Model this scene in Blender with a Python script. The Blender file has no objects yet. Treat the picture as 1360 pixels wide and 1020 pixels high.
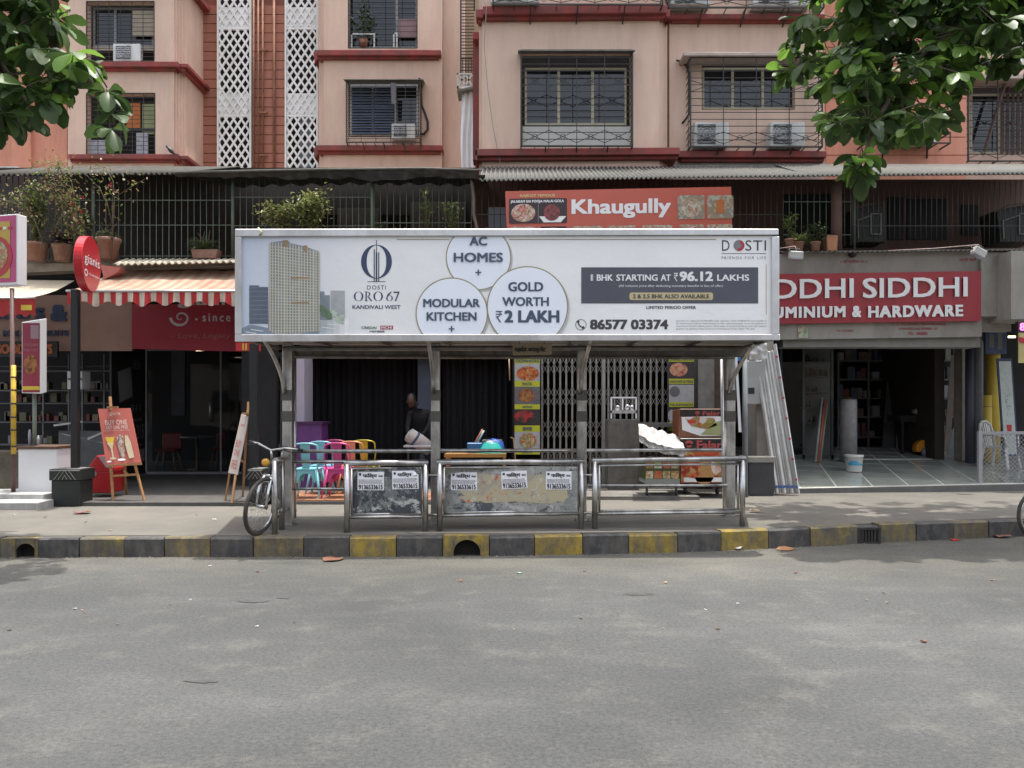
import bpy, bmesh, math, random
from mathutils import Vector, Matrix
from math import radians, sin, cos, pi
random.seed(7)
S = bpy.context.scene
COL = S.collection
F = 1058.0      # focal length in photo pixels
HZ = 545.0      # horizon row in the photo
EYE = 1.6

# ---------------------------------------------------------------- camera, sky, sun, exposure
cd = bpy.data.cameras.new('camera'); cam = bpy.data.objects.new('camera', cd); COL.objects.link(cam)
cam.location = (0, 0, EYE); cam.rotation_euler = (radians(90), 0, 0)
cd.sensor_width = 36; cd.lens = 36 * F / 1360; cd.shift_y = (HZ - 510) / 1360
cd.clip_start = 0.1; cd.clip_end = 600
S.camera = cam
SUN = Vector((0.10, 0.075, 1)).normalized()
w = bpy.data.worlds.new('World'); S.world = w; w.use_nodes = True
wn = w.node_tree; wn.nodes.clear()
sky = wn.nodes.new('ShaderNodeTexSky'); sky.sky_type = 'NISHITA'; sky.sun_disc = False
sky.sun_elevation = math.asin(SUN.z); sky.sun_rotation = math.atan2(SUN.x, SUN.y)
sky.air_density = 1.0; sky.dust_density = 5.0; sky.ozone_density = 1.0
hs = wn.nodes.new('ShaderNodeHueSaturation'); hs.inputs['Saturation'].default_value = 0.45
bg = wn.nodes.new('ShaderNodeBackground'); bg.inputs['Strength'].default_value = 0.15
wo = wn.nodes.new('ShaderNodeOutputWorld')
wn.links.new(sky.outputs[0], hs.inputs['Color']); wn.links.new(hs.outputs[0], bg.inputs[0]); wn.links.new(bg.outputs[0], wo.inputs[0])
sl = bpy.data.lights.new('sun', 'SUN'); sl.energy = 2.0; sl.angle = radians(0.6); sl.color = (1, 0.965, 0.90)
so = bpy.data.objects.new('sun', sl); COL.objects.link(so); so.location = (0, 0, 30)
so.rotation_euler = (-SUN).to_track_quat('-Z', 'Y').to_euler()
S.view_settings.view_transform = 'Standard'; S.view_settings.look = 'None'
S.view_settings.gamma = 1; S.view_settings.use_curve_mapping = False
S.view_settings.exposure = 1.42
S.cycles.max_bounces = 6; S.cycles.diffuse_bounces = 3; S.cycles.glossy_bounces = 3
S.cycles.transmission_bounces = 4; S.cycles.transparent_max_bounces = 8
S.cycles.sample_clamp_indirect = 4.0

# ---------------------------------------------------------------- helpers
def P(px, py, D):
    return Vector(((px - 680) * D / F, D, EYE + (HZ - py) * D / F))
def G(px, py, z=0.0):
    D = (EYE - z) * F / (py - HZ)
    return P(px, py, D)
def X(px, D): return (px - 680) * D / F
def Z(py, D): return EYE + (HZ - py) * D / F

MATS = {}
def M(name, col=None, rough=0.65, metal=0.0, n=0.18, ns=2.5, bump=0.0, bs=60.0, dirt=None, dn=0.5, ds=1.5, dz=.45, spec=0.5, emit=0.0, alpha=1.0):
    if name in MATS: return MATS[name]
    m = bpy.data.materials.new(name); m.use_nodes = True; t = m.node_tree; N = t.nodes; L = t.links
    b = N['Principled BSDF']; b.inputs['Roughness'].default_value = rough; b.inputs['Metallic'].default_value = metal
    b.inputs['Specular IOR Level'].default_value = spec
    tc = N.new('ShaderNodeTexCoord')
    cur = None
    if n > 0:
        no = N.new('ShaderNodeTexNoise'); no.inputs['Scale'].default_value = ns; no.inputs['Detail'].default_value = 8; no.inputs['Roughness'].default_value = .65
        L.new(tc.outputs['Object'], no.inputs['Vector'])
        r = N.new('ShaderNodeValToRGB'); r.color_ramp.elements[0].position = .3; r.color_ramp.elements[1].position = .7
        a = [c * (1 - n) for c in col]; c2 = [min(1, c * (1 + n * .8)) for c in col]
        r.color_ramp.elements[0].color = (*a, 1); r.color_ramp.elements[1].color = (*c2, 1)
        L.new(no.outputs['Fac'], r.inputs[0]); cur = r.outputs[0]
    if dirt is not None:
        d = N.new('ShaderNodeTexNoise'); d.inputs['Scale'].default_value = ds; d.inputs['Detail'].default_value = 10; d.inputs['Roughness'].default_value = .7
        mp = N.new('ShaderNodeMapping'); mp.inputs['Scale'].default_value = (1, 1, dz); mp.inputs['Location'].default_value = (3.1, 1.7, .4)
        L.new(tc.outputs['Object'], mp.inputs[0]); L.new(mp.outputs[0], d.inputs['Vector'])
        rr = N.new('ShaderNodeValToRGB'); rr.color_ramp.elements[0].position = max(0, 1 - dn - .12) ; rr.color_ramp.elements[1].position = min(1, 1 - dn + .12)
        L.new(d.outputs['Fac'], rr.inputs[0])
        mx = N.new('ShaderNodeMix'); mx.data_type = 'RGBA'; L.new(rr.outputs[0], mx.inputs[0])
        if cur: L.new(cur, mx.inputs[6])
        else: mx.inputs[6].default_value = (*col, 1)
        mx.inputs[7].default_value = (*dirt, 1); cur = mx.outputs[2]
    if cur: L.new(cur, b.inputs['Base Color'])
    else: b.inputs['Base Color'].default_value = (*col, 1)
    if bump > 0:
        nb = N.new('ShaderNodeTexNoise'); nb.inputs['Scale'].default_value = bs; nb.inputs['Detail'].default_value = 4
        L.new(tc.outputs['Object'], nb.inputs['Vector'])
        bp = N.new('ShaderNodeBump'); bp.inputs['Strength'].default_value = bump; bp.inputs['Distance'].default_value = .01
        L.new(nb.outputs['Fac'], bp.inputs['Height']); L.new(bp.outputs[0], b.inputs['Normal'])
    if emit > 0:
        b.inputs['Emission Color'].default_value = (*col, 1); b.inputs['Emission Strength'].default_value = emit
    if alpha < 1: b.inputs['Alpha'].default_value = alpha
    MATS[name] = m; return m

def food(name, pal, scale=22):
    """flat printed picture of food: irregular patches of the given colours"""
    if name in MATS: return MATS[name]
    m = bpy.data.materials.new(name); m.use_nodes = True; t = m.node_tree; N = t.nodes; L = t.links
    b = N['Principled BSDF']; b.inputs['Roughness'].default_value = .35
    tc = N.new('ShaderNodeTexCoord'); no = N.new('ShaderNodeTexNoise'); no.inputs['Scale'].default_value = scale * .6; no.inputs['Detail'].default_value = 3
    L.new(tc.outputs['Object'], no.inputs['Vector'])
    vm = N.new('ShaderNodeVectorMath'); vm.operation = 'MULTIPLY_ADD'; vm.inputs[1].default_value = (.12,) * 3
    L.new(no.outputs['Color'], vm.inputs[0]); L.new(tc.outputs['Object'], vm.inputs[2])
    v = N.new('ShaderNodeTexVoronoi'); v.inputs['Scale'].default_value = scale; L.new(vm.outputs[0], v.inputs['Vector'])
    sp = N.new('ShaderNodeSeparateColor'); L.new(v.outputs['Color'], sp.inputs[0])
    r = N.new('ShaderNodeValToRGB'); r.color_ramp.interpolation = 'EASE'
    e = r.color_ramp.elements
    while len(e) < len(pal): e.new(.5)
    for i, c in enumerate(pal): e[i].position = i / max(1, len(pal) - 1) ; e[i].color = (*c, 1)
    L.new(sp.outputs[0], r.inputs[0]); L.new(r.outputs[0], b.inputs['Base Color'])
    MATS[name] = m; return m

def worn(name, paint, under, amt=.5, sc=6, rough=.7, bump=.3, grime=(.05, .045, .04)):
    """old paint scuffed down to what is under it, with a layer of street grime"""
    if name in MATS: return MATS[name]
    m = M(name, paint, rough, n=.2, ns=sc * .5, dirt=under, dn=amt, ds=sc, bump=bump, bs=40)
    t = m.node_tree; N = t.nodes; L = t.links; b = N['Principled BSDF']
    src = b.inputs['Base Color'].links[0].from_socket
    tc = N.new('ShaderNodeTexCoord'); g = N.new('ShaderNodeTexNoise'); g.inputs['Scale'].default_value = sc * .35; g.inputs['Detail'].default_value = 12; g.inputs['Roughness'].default_value = .8
    L.new(tc.outputs['Object'], g.inputs['Vector'])
    r = N.new('ShaderNodeValToRGB'); r.color_ramp.elements[0].position = .42; r.color_ramp.elements[1].position = .66; r.color_ramp.elements[1].color = (.8, .8, .8, 1)
    L.new(g.outputs['Fac'], r.inputs[0])
    mx = N.new('ShaderNodeMix'); mx.data_type = 'RGBA'; L.new(r.outputs[0], mx.inputs[0]); L.new(src, mx.inputs[6]); mx.inputs[7].default_value = (*grime, 1)
    L.new(mx.outputs[2], b.inputs['Base Color'])
    return m

def glass(name, tint=(.02, .025, .03), alpha=.35, rough=.02):
    if name in MATS: return MATS[name]
    m = bpy.data.materials.new(name); m.use_nodes = True; t = m.node_tree; N = t.nodes; L = t.links
    b = N['Principled BSDF']; b.inputs['Base Color'].default_value = (*tint, 1); b.inputs['Roughness'].default_value = rough
    b.inputs['IOR'].default_value = 1.6; b.inputs['Alpha'].default_value = alpha
    MATS[name] = m; return m

class MB:
    def __init__(s): s.v = []; s.f = []; s.m = []; s.sm = []
    def add(s, vs, fs, mi=0, sm=False):
        o = len(s.v); s.v += [Vector(a) for a in vs]
        for f in fs: s.f.append([i + o for i in f]); s.m.append(mi); s.sm.append(sm)
        return s
    def hexa(s, a, b, mi=0):
        """a, b: two quads, front and back, same winding"""
        return s.add(list(a) + list(b), [(0, 1, 2, 3), (7, 6, 5, 4), (0, 4, 5, 1), (1, 5, 6, 2), (2, 6, 7, 3), (3, 7, 4, 0)], mi)
    def box(s, x0, x1, y0, y1, z0, z1, mi=0):
        return s.hexa([(x0, y0, z0), (x1, y0, z0), (x1, y0, z1), (x0, y0, z1)], [(x0, y1, z0), (x1, y1, z0), (x1, y1, z1), (x0, y1, z1)], mi)
    def pbox(s, x0, y0, x1, y1, D, dp, mi=0):
        """box whose front face covers the photo rectangle at distance D"""
        return s.box(X(x0, D), X(x1, D), D, D + dp, Z(y1, D), Z(y0, D), mi)
    def pq(s, pts, dp, mi=0):
        """prism from (px,py,D) points pushed back by dp"""
        q = [P(*p) for p in pts]; return s.prism(q, (0, dp, 0), mi)
    def prism(s, q, vec, mi=0, sm=False):
        n = len(q); vec = Vector(vec); q = [Vector(a) for a in q]
        fs = [tuple(range(n)), tuple(range(2 * n - 1, n - 1, -1))] + [(i, i + n, (i + 1) % n + n, (i + 1) % n) for i in range(n)]
        return s.add(q + [a + vec for a in q], fs, mi, sm)
    def poly(s, q, mi=0): return s.add(q, [tuple(range(len(q)))], mi)
    def obox(s, c, size, mat=None, mi=0):
        h = [d / 2 for d in size]; vs = []
        R = mat or Matrix.Identity(3)
        for y in (-1, 1):
            for x, z in ((-1, -1), (1, -1), (1, 1), (-1, 1)): vs.append(Vector(c) + R @ Vector((x * h[0], y * h[1], z * h[2])))
        return s.hexa(vs[:4], vs[4:], mi)
    def bar(s, a, b, w=.02, d=None, mi=0):
        a = Vector(a); b = Vector(b); d = d or w; ax = (b - a); L_ = ax.length
        if L_ < 1e-6: return s
        R = ax.to_track_quat('Z', 'Y').to_matrix()
        return s.obox((a + b) / 2, (w, d, L_), R, mi)
    def tube(s, pts, r, n=8, mi=0, closed=False):
        pts = [Vector(p) for p in pts]; rs = r if isinstance(r, (list, tuple)) else [r] * len(pts)
        vs = []; fs = []; k = len(pts); up = None
        for i, p in enumerate(pts):
            if closed: d = pts[(i + 1) % k] - pts[i - 1]
            else: d = pts[min(i + 1, k - 1)] - pts[max(i - 1, 0)]
            d.normalize()
            if up is None:
                up = Vector((0, 0, 1)) if abs(d.z) < .9 else Vector((1, 0, 0))
            sd = d.cross(up)
            if sd.length < 1e-4: sd = d.orthogonal()
            sd.normalize(); up = sd.cross(d).normalized()
            for j in range(n):
                a = 2 * pi * j / n; vs.append(p + (sd * cos(a) + up * sin(a)) * rs[i])
        for i in range(k if closed else k - 1):
            for j in range(n):
                a = i * n + j; b = i * n + (j + 1) % n; c = ((i + 1) % k) * n + (j + 1) % n; d_ = ((i + 1) % k) * n + j
                fs.append((a, b, c, d_))
        s.add(vs, fs, mi, True)
        if not closed:
            o = len(s.v) - k * n
            s.f.append([o + j for j in range(n)][::-1]); s.m.append(mi); s.sm.append(False)
            s.f.append([o + (k - 1) * n + j for j in range(n)]); s.m.append(mi); s.sm.append(False)
        return s
    def lathe(s, c, prof, n=16, mi=0, sx=1, sy=1, R=None, sm=True):
        c = Vector(c); vs = []; fs = []
        for (r, z) in prof:
            for j in range(n):
                a = 2 * pi * j / n; q = Vector((r * cos(a) * sx, r * sin(a) * sy, z)); vs.append(c + (R @ q if R else q))
        for i in range(len(prof) - 1):
            for j in range(n): fs.append((i * n + j, i * n + (j + 1) % n, (i + 1) * n + (j + 1) % n, (i + 1) * n + j))
        s.add(vs, fs, mi, sm); o = len(s.v) - len(vs)
        s.f.append([o + j for j in range(n)][::-1]); s.m.append(mi); s.sm.append(False)
        s.f.append([o + (len(prof) - 1) * n + j for j in range(n)]); s.m.append(mi); s.sm.append(False)
        return s
    def build(s, name, mats, parent=None, label=None, bevel=0, kind=None, cat=None, group=None, solid=0, seg=1):
        if not isinstance(mats, (list, tuple)): mats = [mats]
        me = bpy.data.meshes.new(name); o = origin(parent)
        me.from_pydata([tuple(a - o) for a in s.v], [], s.f)
        for m in mats: me.materials.append(m)
        me.polygons.foreach_set('material_index', s.m); me.polygons.foreach_set('use_smooth', s.sm)
        me.update()
        bm = bmesh.new(); bm.from_mesh(me); bmesh.ops.recalc_face_normals(bm, faces=bm.faces) if len(s.f) < 20000 else None; bm.to_mesh(me); bm.free()
        ob = bpy.data.objects.new(name, me); COL.objects.link(ob); ob.parent = parent
        if bevel:
            bv = ob.modifiers.new('bevel', 'BEVEL'); bv.width = bevel; bv.segments = seg; bv.limit_method = 'ANGLE'
        tag(ob, label, cat, group, kind)
        return ob

def origin(p):
    o = Vector((0, 0, 0))
    while p: o += p.location; p = p.parent
    return o
def tag(o, label=None, cat=None, group=None, kind=None):
    if label: o['label'] = label
    if cat: o['category'] = cat
    if group: o['group'] = group
    if kind: o['kind'] = kind
    return o
def thing(name, label, cat, loc=(0, 0, 0), group=None):
    o = bpy.data.objects.new(name, None); COL.objects.link(o); o.location = loc; o.empty_display_size = .2
    return tag(o, label, cat, group)
def struct(mb, name, mats, **k): return mb.build(name, mats, kind='structure', **k)
def inst(src, parent, loc, rot=None, scale=None):
    c = src.copy(); COL.objects.link(c); c.parent = parent; c.location = loc
    if rot is not None: c.rotation_euler = rot
    if scale is not None: c.scale = scale
    return c
def kids(o): return [c for c in bpy.data.objects if c.parent == o]
def copy_tree(o, parent=None):
    c = o.copy(); COL.objects.link(c); c.parent = parent
    for ch in KID[o.name]: copy_tree2(ch, c)
    return c
def copy_tree2(o, parent):
    c = o.copy(); COL.objects.link(c); c.parent = parent
    for ch in KID.get(o.name, []): copy_tree2(ch, c)
    return c
KID = {}
def reg(o):
    KID[o.name] = [c for c in bpy.data.objects if c.parent == o]
    for c in KID[o.name]: reg(c)

_tc = {}
def textmesh(s, bold=0.0, spacing=1.0):
    k = (s, bold, spacing)
    if k in _tc: return _tc[k]
    cu = bpy.data.curves.new('text', 'FONT'); cu.body = s; cu.size = 1; cu.offset = bold; cu.space_character = spacing
    cu.resolution_u = 3; cu.fill_mode = 'FRONT'
    ob = bpy.data.objects.new('text', cu); COL.objects.link(ob)
    dg = bpy.context.evaluated_depsgraph_get()
    me = bpy.data.meshes.new_from_object(ob.evaluated_get(dg))
    vs = [(v.co.x, v.co.y) for v in me.vertices]; fs = [tuple(p.vertices) for p in me.polygons]
    bpy.data.objects.remove(ob); bpy.data.curves.remove(cu); bpy.data.meshes.remove(me)
    _tc[k] = (vs, fs); return _tc[k]
def ptext(mb, s, x0, y0, x1, y1, fn, mi=0, bold=0.0, spacing=1.0, th=0.0, slant=0.0):
    """lettering fitted to the rectangle x0..x1, y0..y1 (y down); fn maps (x,y,lift) to the surface"""
    vs, fs = textmesh(s, 0.0, spacing)
    if not vs: return
    ax = min(v[0] for v in vs); bx = max(v[0] for v in vs); ay = min(v[1] for v in vs); by = max(v[1] for v in vs)
    hh = abs(y1 - y0); bo = max(0, bold) * hh * 1.35
    e = {}
    for f in fs:
        for i in range(len(f)): e[(f[i], f[(i + 1) % len(f)])] = 1
    ed = [(a, b) for (a, b) in e if (b, a) not in e]; n = len(vs)
    sh = [(0, 0)] if bo < .06 else [(-bo, -bo * .6), (bo, -bo * .6), (-bo, bo * .6), (bo, bo * .6), (0, 0)]
    for k, (dx, dy) in enumerate(sh):
        def mp(v, l):
            u = (v[0] - ax) / (bx - ax); t = (v[1] - ay) / (by - ay)
            return fn(x0 + bo + u * (x1 - x0 - 2 * bo) + dx + slant * t * hh, y1 - bo * .6 + t * (y0 - y1 + 1.2 * bo) + dy, l) + Vector((0, -.0002 * k, 0))
        mb.add([mp(v, 0) for v in vs], fs, mi)
        if th: mb.add([mp(v, 0) for v in vs] + [mp(v, th) for v in vs], [(a, b, b + n, a + n) for a, b in ed], mi)
def flat(D, lift=.004):
    return lambda x, y, l=0: P(x, y, D) + Vector((0, -lift - l, 0))
def ring(mb, cx, cy, rx, ry, wd, fn, mi=0, n=48, a0=0, a1=2 * pi, wfun=None):
    for i in range(n):
        t0 = a0 + (a1 - a0) * i / n; t1 = a0 + (a1 - a0) * (i + 1) / n
        w0 = wd * (wfun(t0) if wfun else 1); w1 = wd * (wfun(t1) if wfun else 1)
        mb.poly([fn(cx + (rx - w0) * cos(t0), cy + (ry - w0) * sin(t0)), fn(cx + rx * cos(t0), cy + ry * sin(t0)), fn(cx + rx * cos(t1), cy + ry * sin(t1)), fn(cx + (rx - w1) * cos(t1), cy + (ry - w1) * sin(t1))], mi)
def disc(mb, cx, cy, rx, ry, fn, mi=0, n=32):
    mb.poly([fn(cx + rx * cos(2 * pi * i / n), cy + ry * sin(2 * pi * i / n)) for i in range(n)], mi)
def rect(mb, x0, y0, x1, y1, fn, mi=0): mb.poly([fn(x0, y1), fn(x1, y1), fn(x1, y0), fn(x0, y0)], mi)
def rrect(mb, x0, y0, x1, y1, r, fn, mi=0):
    q = []
    for cx, cy, a in ((x1 - r, y0 + r, -90), (x1 - r, y1 - r, 0), (x0 + r, y1 - r, 90), (x0 + r, y0 + r, 180)):
        for k in range(5): t = radians(a + k * 22.5); q.append(fn(cx + r * cos(t), cy + r * sin(t)))
    mb.poly(q, mi)
def rot(ax, deg): return Matrix.Rotation(radians(deg), 3, ax)

# ---------------------------------------------------------------- materials
asphalt = None
conc = M('concrete', (.24, .225, .20), .85, n=.22, ns=1.2, bump=.35, bs=90, dirt=(.13, .12, .105), dn=.47, ds=1.1)
conc_dk = M('dark concrete', (.13, .125, .12), .85, n=.25, ns=2, bump=.3, bs=70)
pink = M('pink plaster', (.66, .475, .375), .85, n=.07, ns=1.2, bump=.12, bs=60, dirt=(.55, .395, .31), dn=.43, ds=2.6, dz=.14)
pink2 = M('pink plaster in the recess', (.67, .48, .375), .85, n=.08, ns=1.2, bump=.12, bs=60, dirt=(.55, .39, .305), dn=.43, ds=2.2, dz=.14)
coral = M('coral plaster', (.60, .26, .175), .85, n=.1, ns=1.5, bump=.08, bs=120, dirt=(.43, .19, .125), dn=.43, ds=2.2, dz=.14)
rust = M('rust red plaster', (.37, .15, .10), .85, n=.12, ns=1.5, bump=.1, bs=120)
red = M('dark red ledge paint', (.27, .045, .04), .7, n=.2, ns=2, dirt=(.12, .05, .04), dn=.46, ds=2.6)
white = M('white paint', (.62, .62, .60), .6, n=.1, ns=3, dirt=(.42, .41, .38), dn=.42, ds=2)
wclean = M('clean white', (.75, .75, .76), .5, n=.04)
black = M('black', (.012, .012, .013), .5, n=.2)
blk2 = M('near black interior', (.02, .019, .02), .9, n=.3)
iron = M('dark iron', (.045, .043, .04), .6, metal=.3, n=.3, ns=8)
greeniron = M('green grey iron', (.10, .12, .09), .6, n=.3, ns=8)
steel = M('brushed stainless steel', (.60, .595, .58), .34, metal=1, n=.12, ns=9, bump=.05, bs=150, dirt=(.26, .25, .235), dn=.45, ds=5)
alum = M('aluminium', (.60, .60, .60), .4, metal=.8, n=.08, ns=4, dirt=(.42, .41, .39), dn=.42, ds=2)
wood = M('honey wood', (.36, .19, .08), .5, n=.25, ns=14)
brown = M('brown wood', (.12, .065, .04), .6, n=.3, ns=8)
beige = M('beige frame', (.42, .38, .27), .6, n=.1)
pane = glass('dark window glass', (.012, .014, .018), 1.0, .03)
clear = glass('clear shop glass', (.01, .012, .012), .22, .01)
shopred = M('shop red', (.28, .012, .03), .5, n=.06)
redpl = M('red plastic', (.42, .02, .025), .35, n=.06)
yellow = M('yellow vinyl', (.62, .47, .05), .5, n=.1)
navy = M('navy print', (.035, .055, .11), .6, n=0)
M('menu black', (.03, .025, .025), .5)
# ================================================================ ROAD, PAVEMENT, KERB
def road_mat():
    m = bpy.data.materials.new('worn asphalt'); m.use_nodes = True; t = m.node_tree; N = t.nodes; L = t.links
    b = N['Principled BSDF']; b.inputs['Roughness'].default_value = .88; b.inputs['Specular IOR Level'].default_value = .3
    tc = N.new('ShaderNodeTexCoord')
    def noise(sc, det, ro, stretch=(1, 1, 1), loc=(0, 0, 0), dist=0):
        mp = N.new('ShaderNodeMapping'); mp.inputs['Scale'].default_value = stretch; mp.inputs['Location'].default_value = loc
        n = N.new('ShaderNodeTexNoise'); n.inputs['Scale'].default_value = sc; n.inputs['Detail'].default_value = det; n.inputs['Roughness'].default_value = ro; n.inputs['Distortion'].default_value = dist
        L.new(tc.outputs['Object'], mp.inputs[0]); L.new(mp.outputs[0], n.inputs['Vector']); return n.outputs['Fac']
    def ramp(f, p0, p1, c0, c1):
        r = N.new('ShaderNodeValToRGB'); e = r.color_ramp.elements; e[0].position = p0; e[1].position = p1; e[0].color = (*c0, 1); e[1].color = (*c1, 1); L.new(f, r.inputs[0]); return r.outputs[0]
    def mix(f, a, c, bl='MIX'):
        x = N.new('ShaderNodeMix'); x.data_type = 'RGBA'; x.blend_type = bl
        if isinstance(f, float): x.inputs[0].default_value = f
        else: L.new(f, x.inputs[0])
        for s_, v in ((6, a), (7, c)):
            if isinstance(v, tuple): x.inputs[s_].default_value = (*v, 1)
            else: L.new(v, x.inputs[s_])
        return x.outputs[2]
    base = ramp(noise(.55, 8, .6), .3, .72, (.055, .057, .056), (.075, .077, .075))
    streak = ramp(noise(1.0, 8, .7, (.6, 1.3, 1), (5, 2, 0)), .5, .72, (0, 0, 0), (.38, .38, .38))
    c = mix(streak, base, (.14, .14, .134))
    st2 = ramp(noise(.9, 9, .7, (1.3, .35, 1), (15, 2, 0), .6), .54, .7, (0, 0, 0), (.35, .35, .35))
    c = mix(st2, c, (.085, .084, .083))
    dust = ramp(noise(2.2, 10, .75, (1, 1, 1), (3, 9, 0)), .53, .72, (0, 0, 0), (.55, .55, .55))
    c = mix(dust, c, (.150, .142, .122))
    # dust gathered along the kerb
    sx = N.new('ShaderNodeSeparateXYZ'); L.new(tc.outputs['Object'], sx.inputs[0])
    mr = N.new('ShaderNodeMapRange'); mr.inputs[1].default_value = 6.9; mr.inputs[2].default_value = 8.9; mr.inputs[3].default_value = 0; mr.inputs[4].default_value = .8; L.new(sx.outputs['Y'], mr.inputs[0])
    gn = noise(1.6, 8, .7, (.5, 1, 1), (1, 1, 1)); mu = N.new('ShaderNodeMath'); mu.operation = 'MULTIPLY'; L.new(mr.outputs[0], mu.inputs[0])
    g2 = ramp(gn, .35, .65, (.35,) * 3, (1,) * 3); L.new(g2, mu.inputs[1])
    c = mix(mu.outputs[0], c, (.160, .15, .124))
    fine = ramp(noise(190, 3, .7), .32, .68, (.5,) * 3, (1.5,) * 3); c = mix(1.0, c, fine, 'MULTIPLY')
    med = ramp(noise(38, 5, .7, loc=(7, 1, 0)), .33, .67, (.7,) * 3, (1.3,) * 3); c = mix(1.0, c, med, 'MULTIPLY')
    v = N.new('ShaderNodeTexVoronoi'); v.inputs['Scale'].default_value = 55; L.new(tc.outputs['Object'], v.inputs['Vector'])
    spk = ramp(v.outputs['Distance'], .05, .13, (1, 1, 1), (0, 0, 0))
    sp2 = ramp(noise(9, 4, .6, loc=(2, 2, 2)), .44, .62, (.05, .05, .05), (.6, .6, .6))
    mm = N.new('ShaderNodeMath'); mm.operation = 'MULTIPLY'; L.new(spk, mm.inputs[0]); L.new(sp2, mm.inputs[1])
    c = mix(mm.outputs[0], c, (.30, .29, .26))
    # hairline cracks
    vc = N.new('ShaderNodeTexVoronoi'); vc.feature = 'DISTANCE_TO_EDGE'; vc.inputs['Scale'].default_value = .42
    wn_ = N.new('ShaderNodeTexNoise'); wn_.inputs['Scale'].default_value = 2.5; wn_.inputs['Detail'].default_value = 8; L.new(tc.outputs['Object'], wn_.inputs['Vector'])
    va = N.new('ShaderNodeVectorMath'); va.operation = 'MULTIPLY_ADD'; va.inputs[1].default_value = (.7, .7, .7); L.new(wn_.outputs['Color'], va.inputs[0]); L.new(tc.outputs['Object'], va.inputs[2]); L.new(va.outputs[0], vc.inputs['Vector'])
    ck = ramp(vc.outputs['Distance'], .001, .004, (.16,) * 3, (0,) * 3); c = mix(ck, c, (.055, .053, .05))
    big = ramp(noise(.22, 4, .55, loc=(4, 8, 0), dist=.8), .36, .64, (.84,) * 3, (1.10,) * 3); c = mix(1.0, c, big, 'MULTIPLY')
    L.new(c, b.inputs['Base Color'])
    bp = N.new('ShaderNodeBump'); bp.inputs['Strength'].default_value = .55; bp.inputs['Distance'].default_value = .012; L.new(noise(120, 4, .7), bp.inputs['Height']); L.new(bp.outputs[0], b.inputs['Normal'])
    return m
asphalt = road_mat()
mb = MB(); mb.poly([(-150, -150, 0), (150, -150, 0), (150, 150, 0), (-150, 150, 0)]); struct(mb, 'road', asphalt)
# shallow oil patches and a joint scar on the road
mb = MB()
for cx, cy, rx, ry in ((335, 799, 22, 2.0), (268, 905, 24, 3), (848, 789, 20, 2.2), (376, 794, 9, 1.4)):
    q = []
    for k in range(18):
        a = 2 * pi * k / 18; f = random.uniform(.7, 1.2); g = G(cx + rx * f * cos(a), cy + ry * f * sin(a)); g.z = .004; q.append(g)
    mb.poly(q)
struct(mb, 'oil_stain', M('oil stained asphalt', (.055, .055, .053), .8, n=.4, ns=6, bump=.5, bs=120))

KB = [(-500, 744), (0, 741), (150, 740), (440, 740), (640, 739), (900, 734), (1020, 729), (1140, 722), (1270, 716), (1360, 712), (1560, 706)]
def kerb_y(px):
    for (a, ya), (b, yb) in zip(KB, KB[1:]):
        if px <= b: return ya + (yb - ya) * (px - a) / (b - a)
    return KB[-1][1]
PT = .22
mb = MB(); front = [G(p, y, 0) for p, y in KB]; front = [Vector((a.x, a.y + .14, .2)) for a in front]
top = [Vector((a.x, a.y, PT - .004)) for a in front] + [Vector((14, 24, PT - .004)), Vector((-14, 24, PT - .004))]
mb.prism(top[::-1], (0, 0, -.25)); struct(mb, 'pavement', M('pavement concrete', (.142, .131, .110), .88, n=.16, ns=1.6, bump=.4, bs=70, dirt=(.105, .098, .085), dn=.44, ds=.9))
kerb = thing('kerb', None, None); kerb['kind'] = 'structure'
ky = worn('kerb yellow paint', (.36, .25, .03), (.13, .115, .08), .47, 9)
kd = worn('faded kerb yellow paint', (.27, .20, .05), (.11, .10, .085), .55, 9)
kk = worn('kerb black paint', (.040, .040, .043), (.12, .113, .10), .42, 11, grime=(.10, .092, .078))
edges = [-170, -112, -54, 0, 51, 105, 165, 218, 279, 336, 403, 464, 526, 588, 650, 710, 774, 835, 900, 958, 1021, 1076, 1138, 1168, 1217, 1267, 1313, 1360, 1410, 1460]
kinds = 'kdkdkdkdkdk' + 'ykykykyky' + 'kdkdkdkdk'
holes = {3: (33, 735, 13), 13: (620, 735, 18)}
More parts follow.
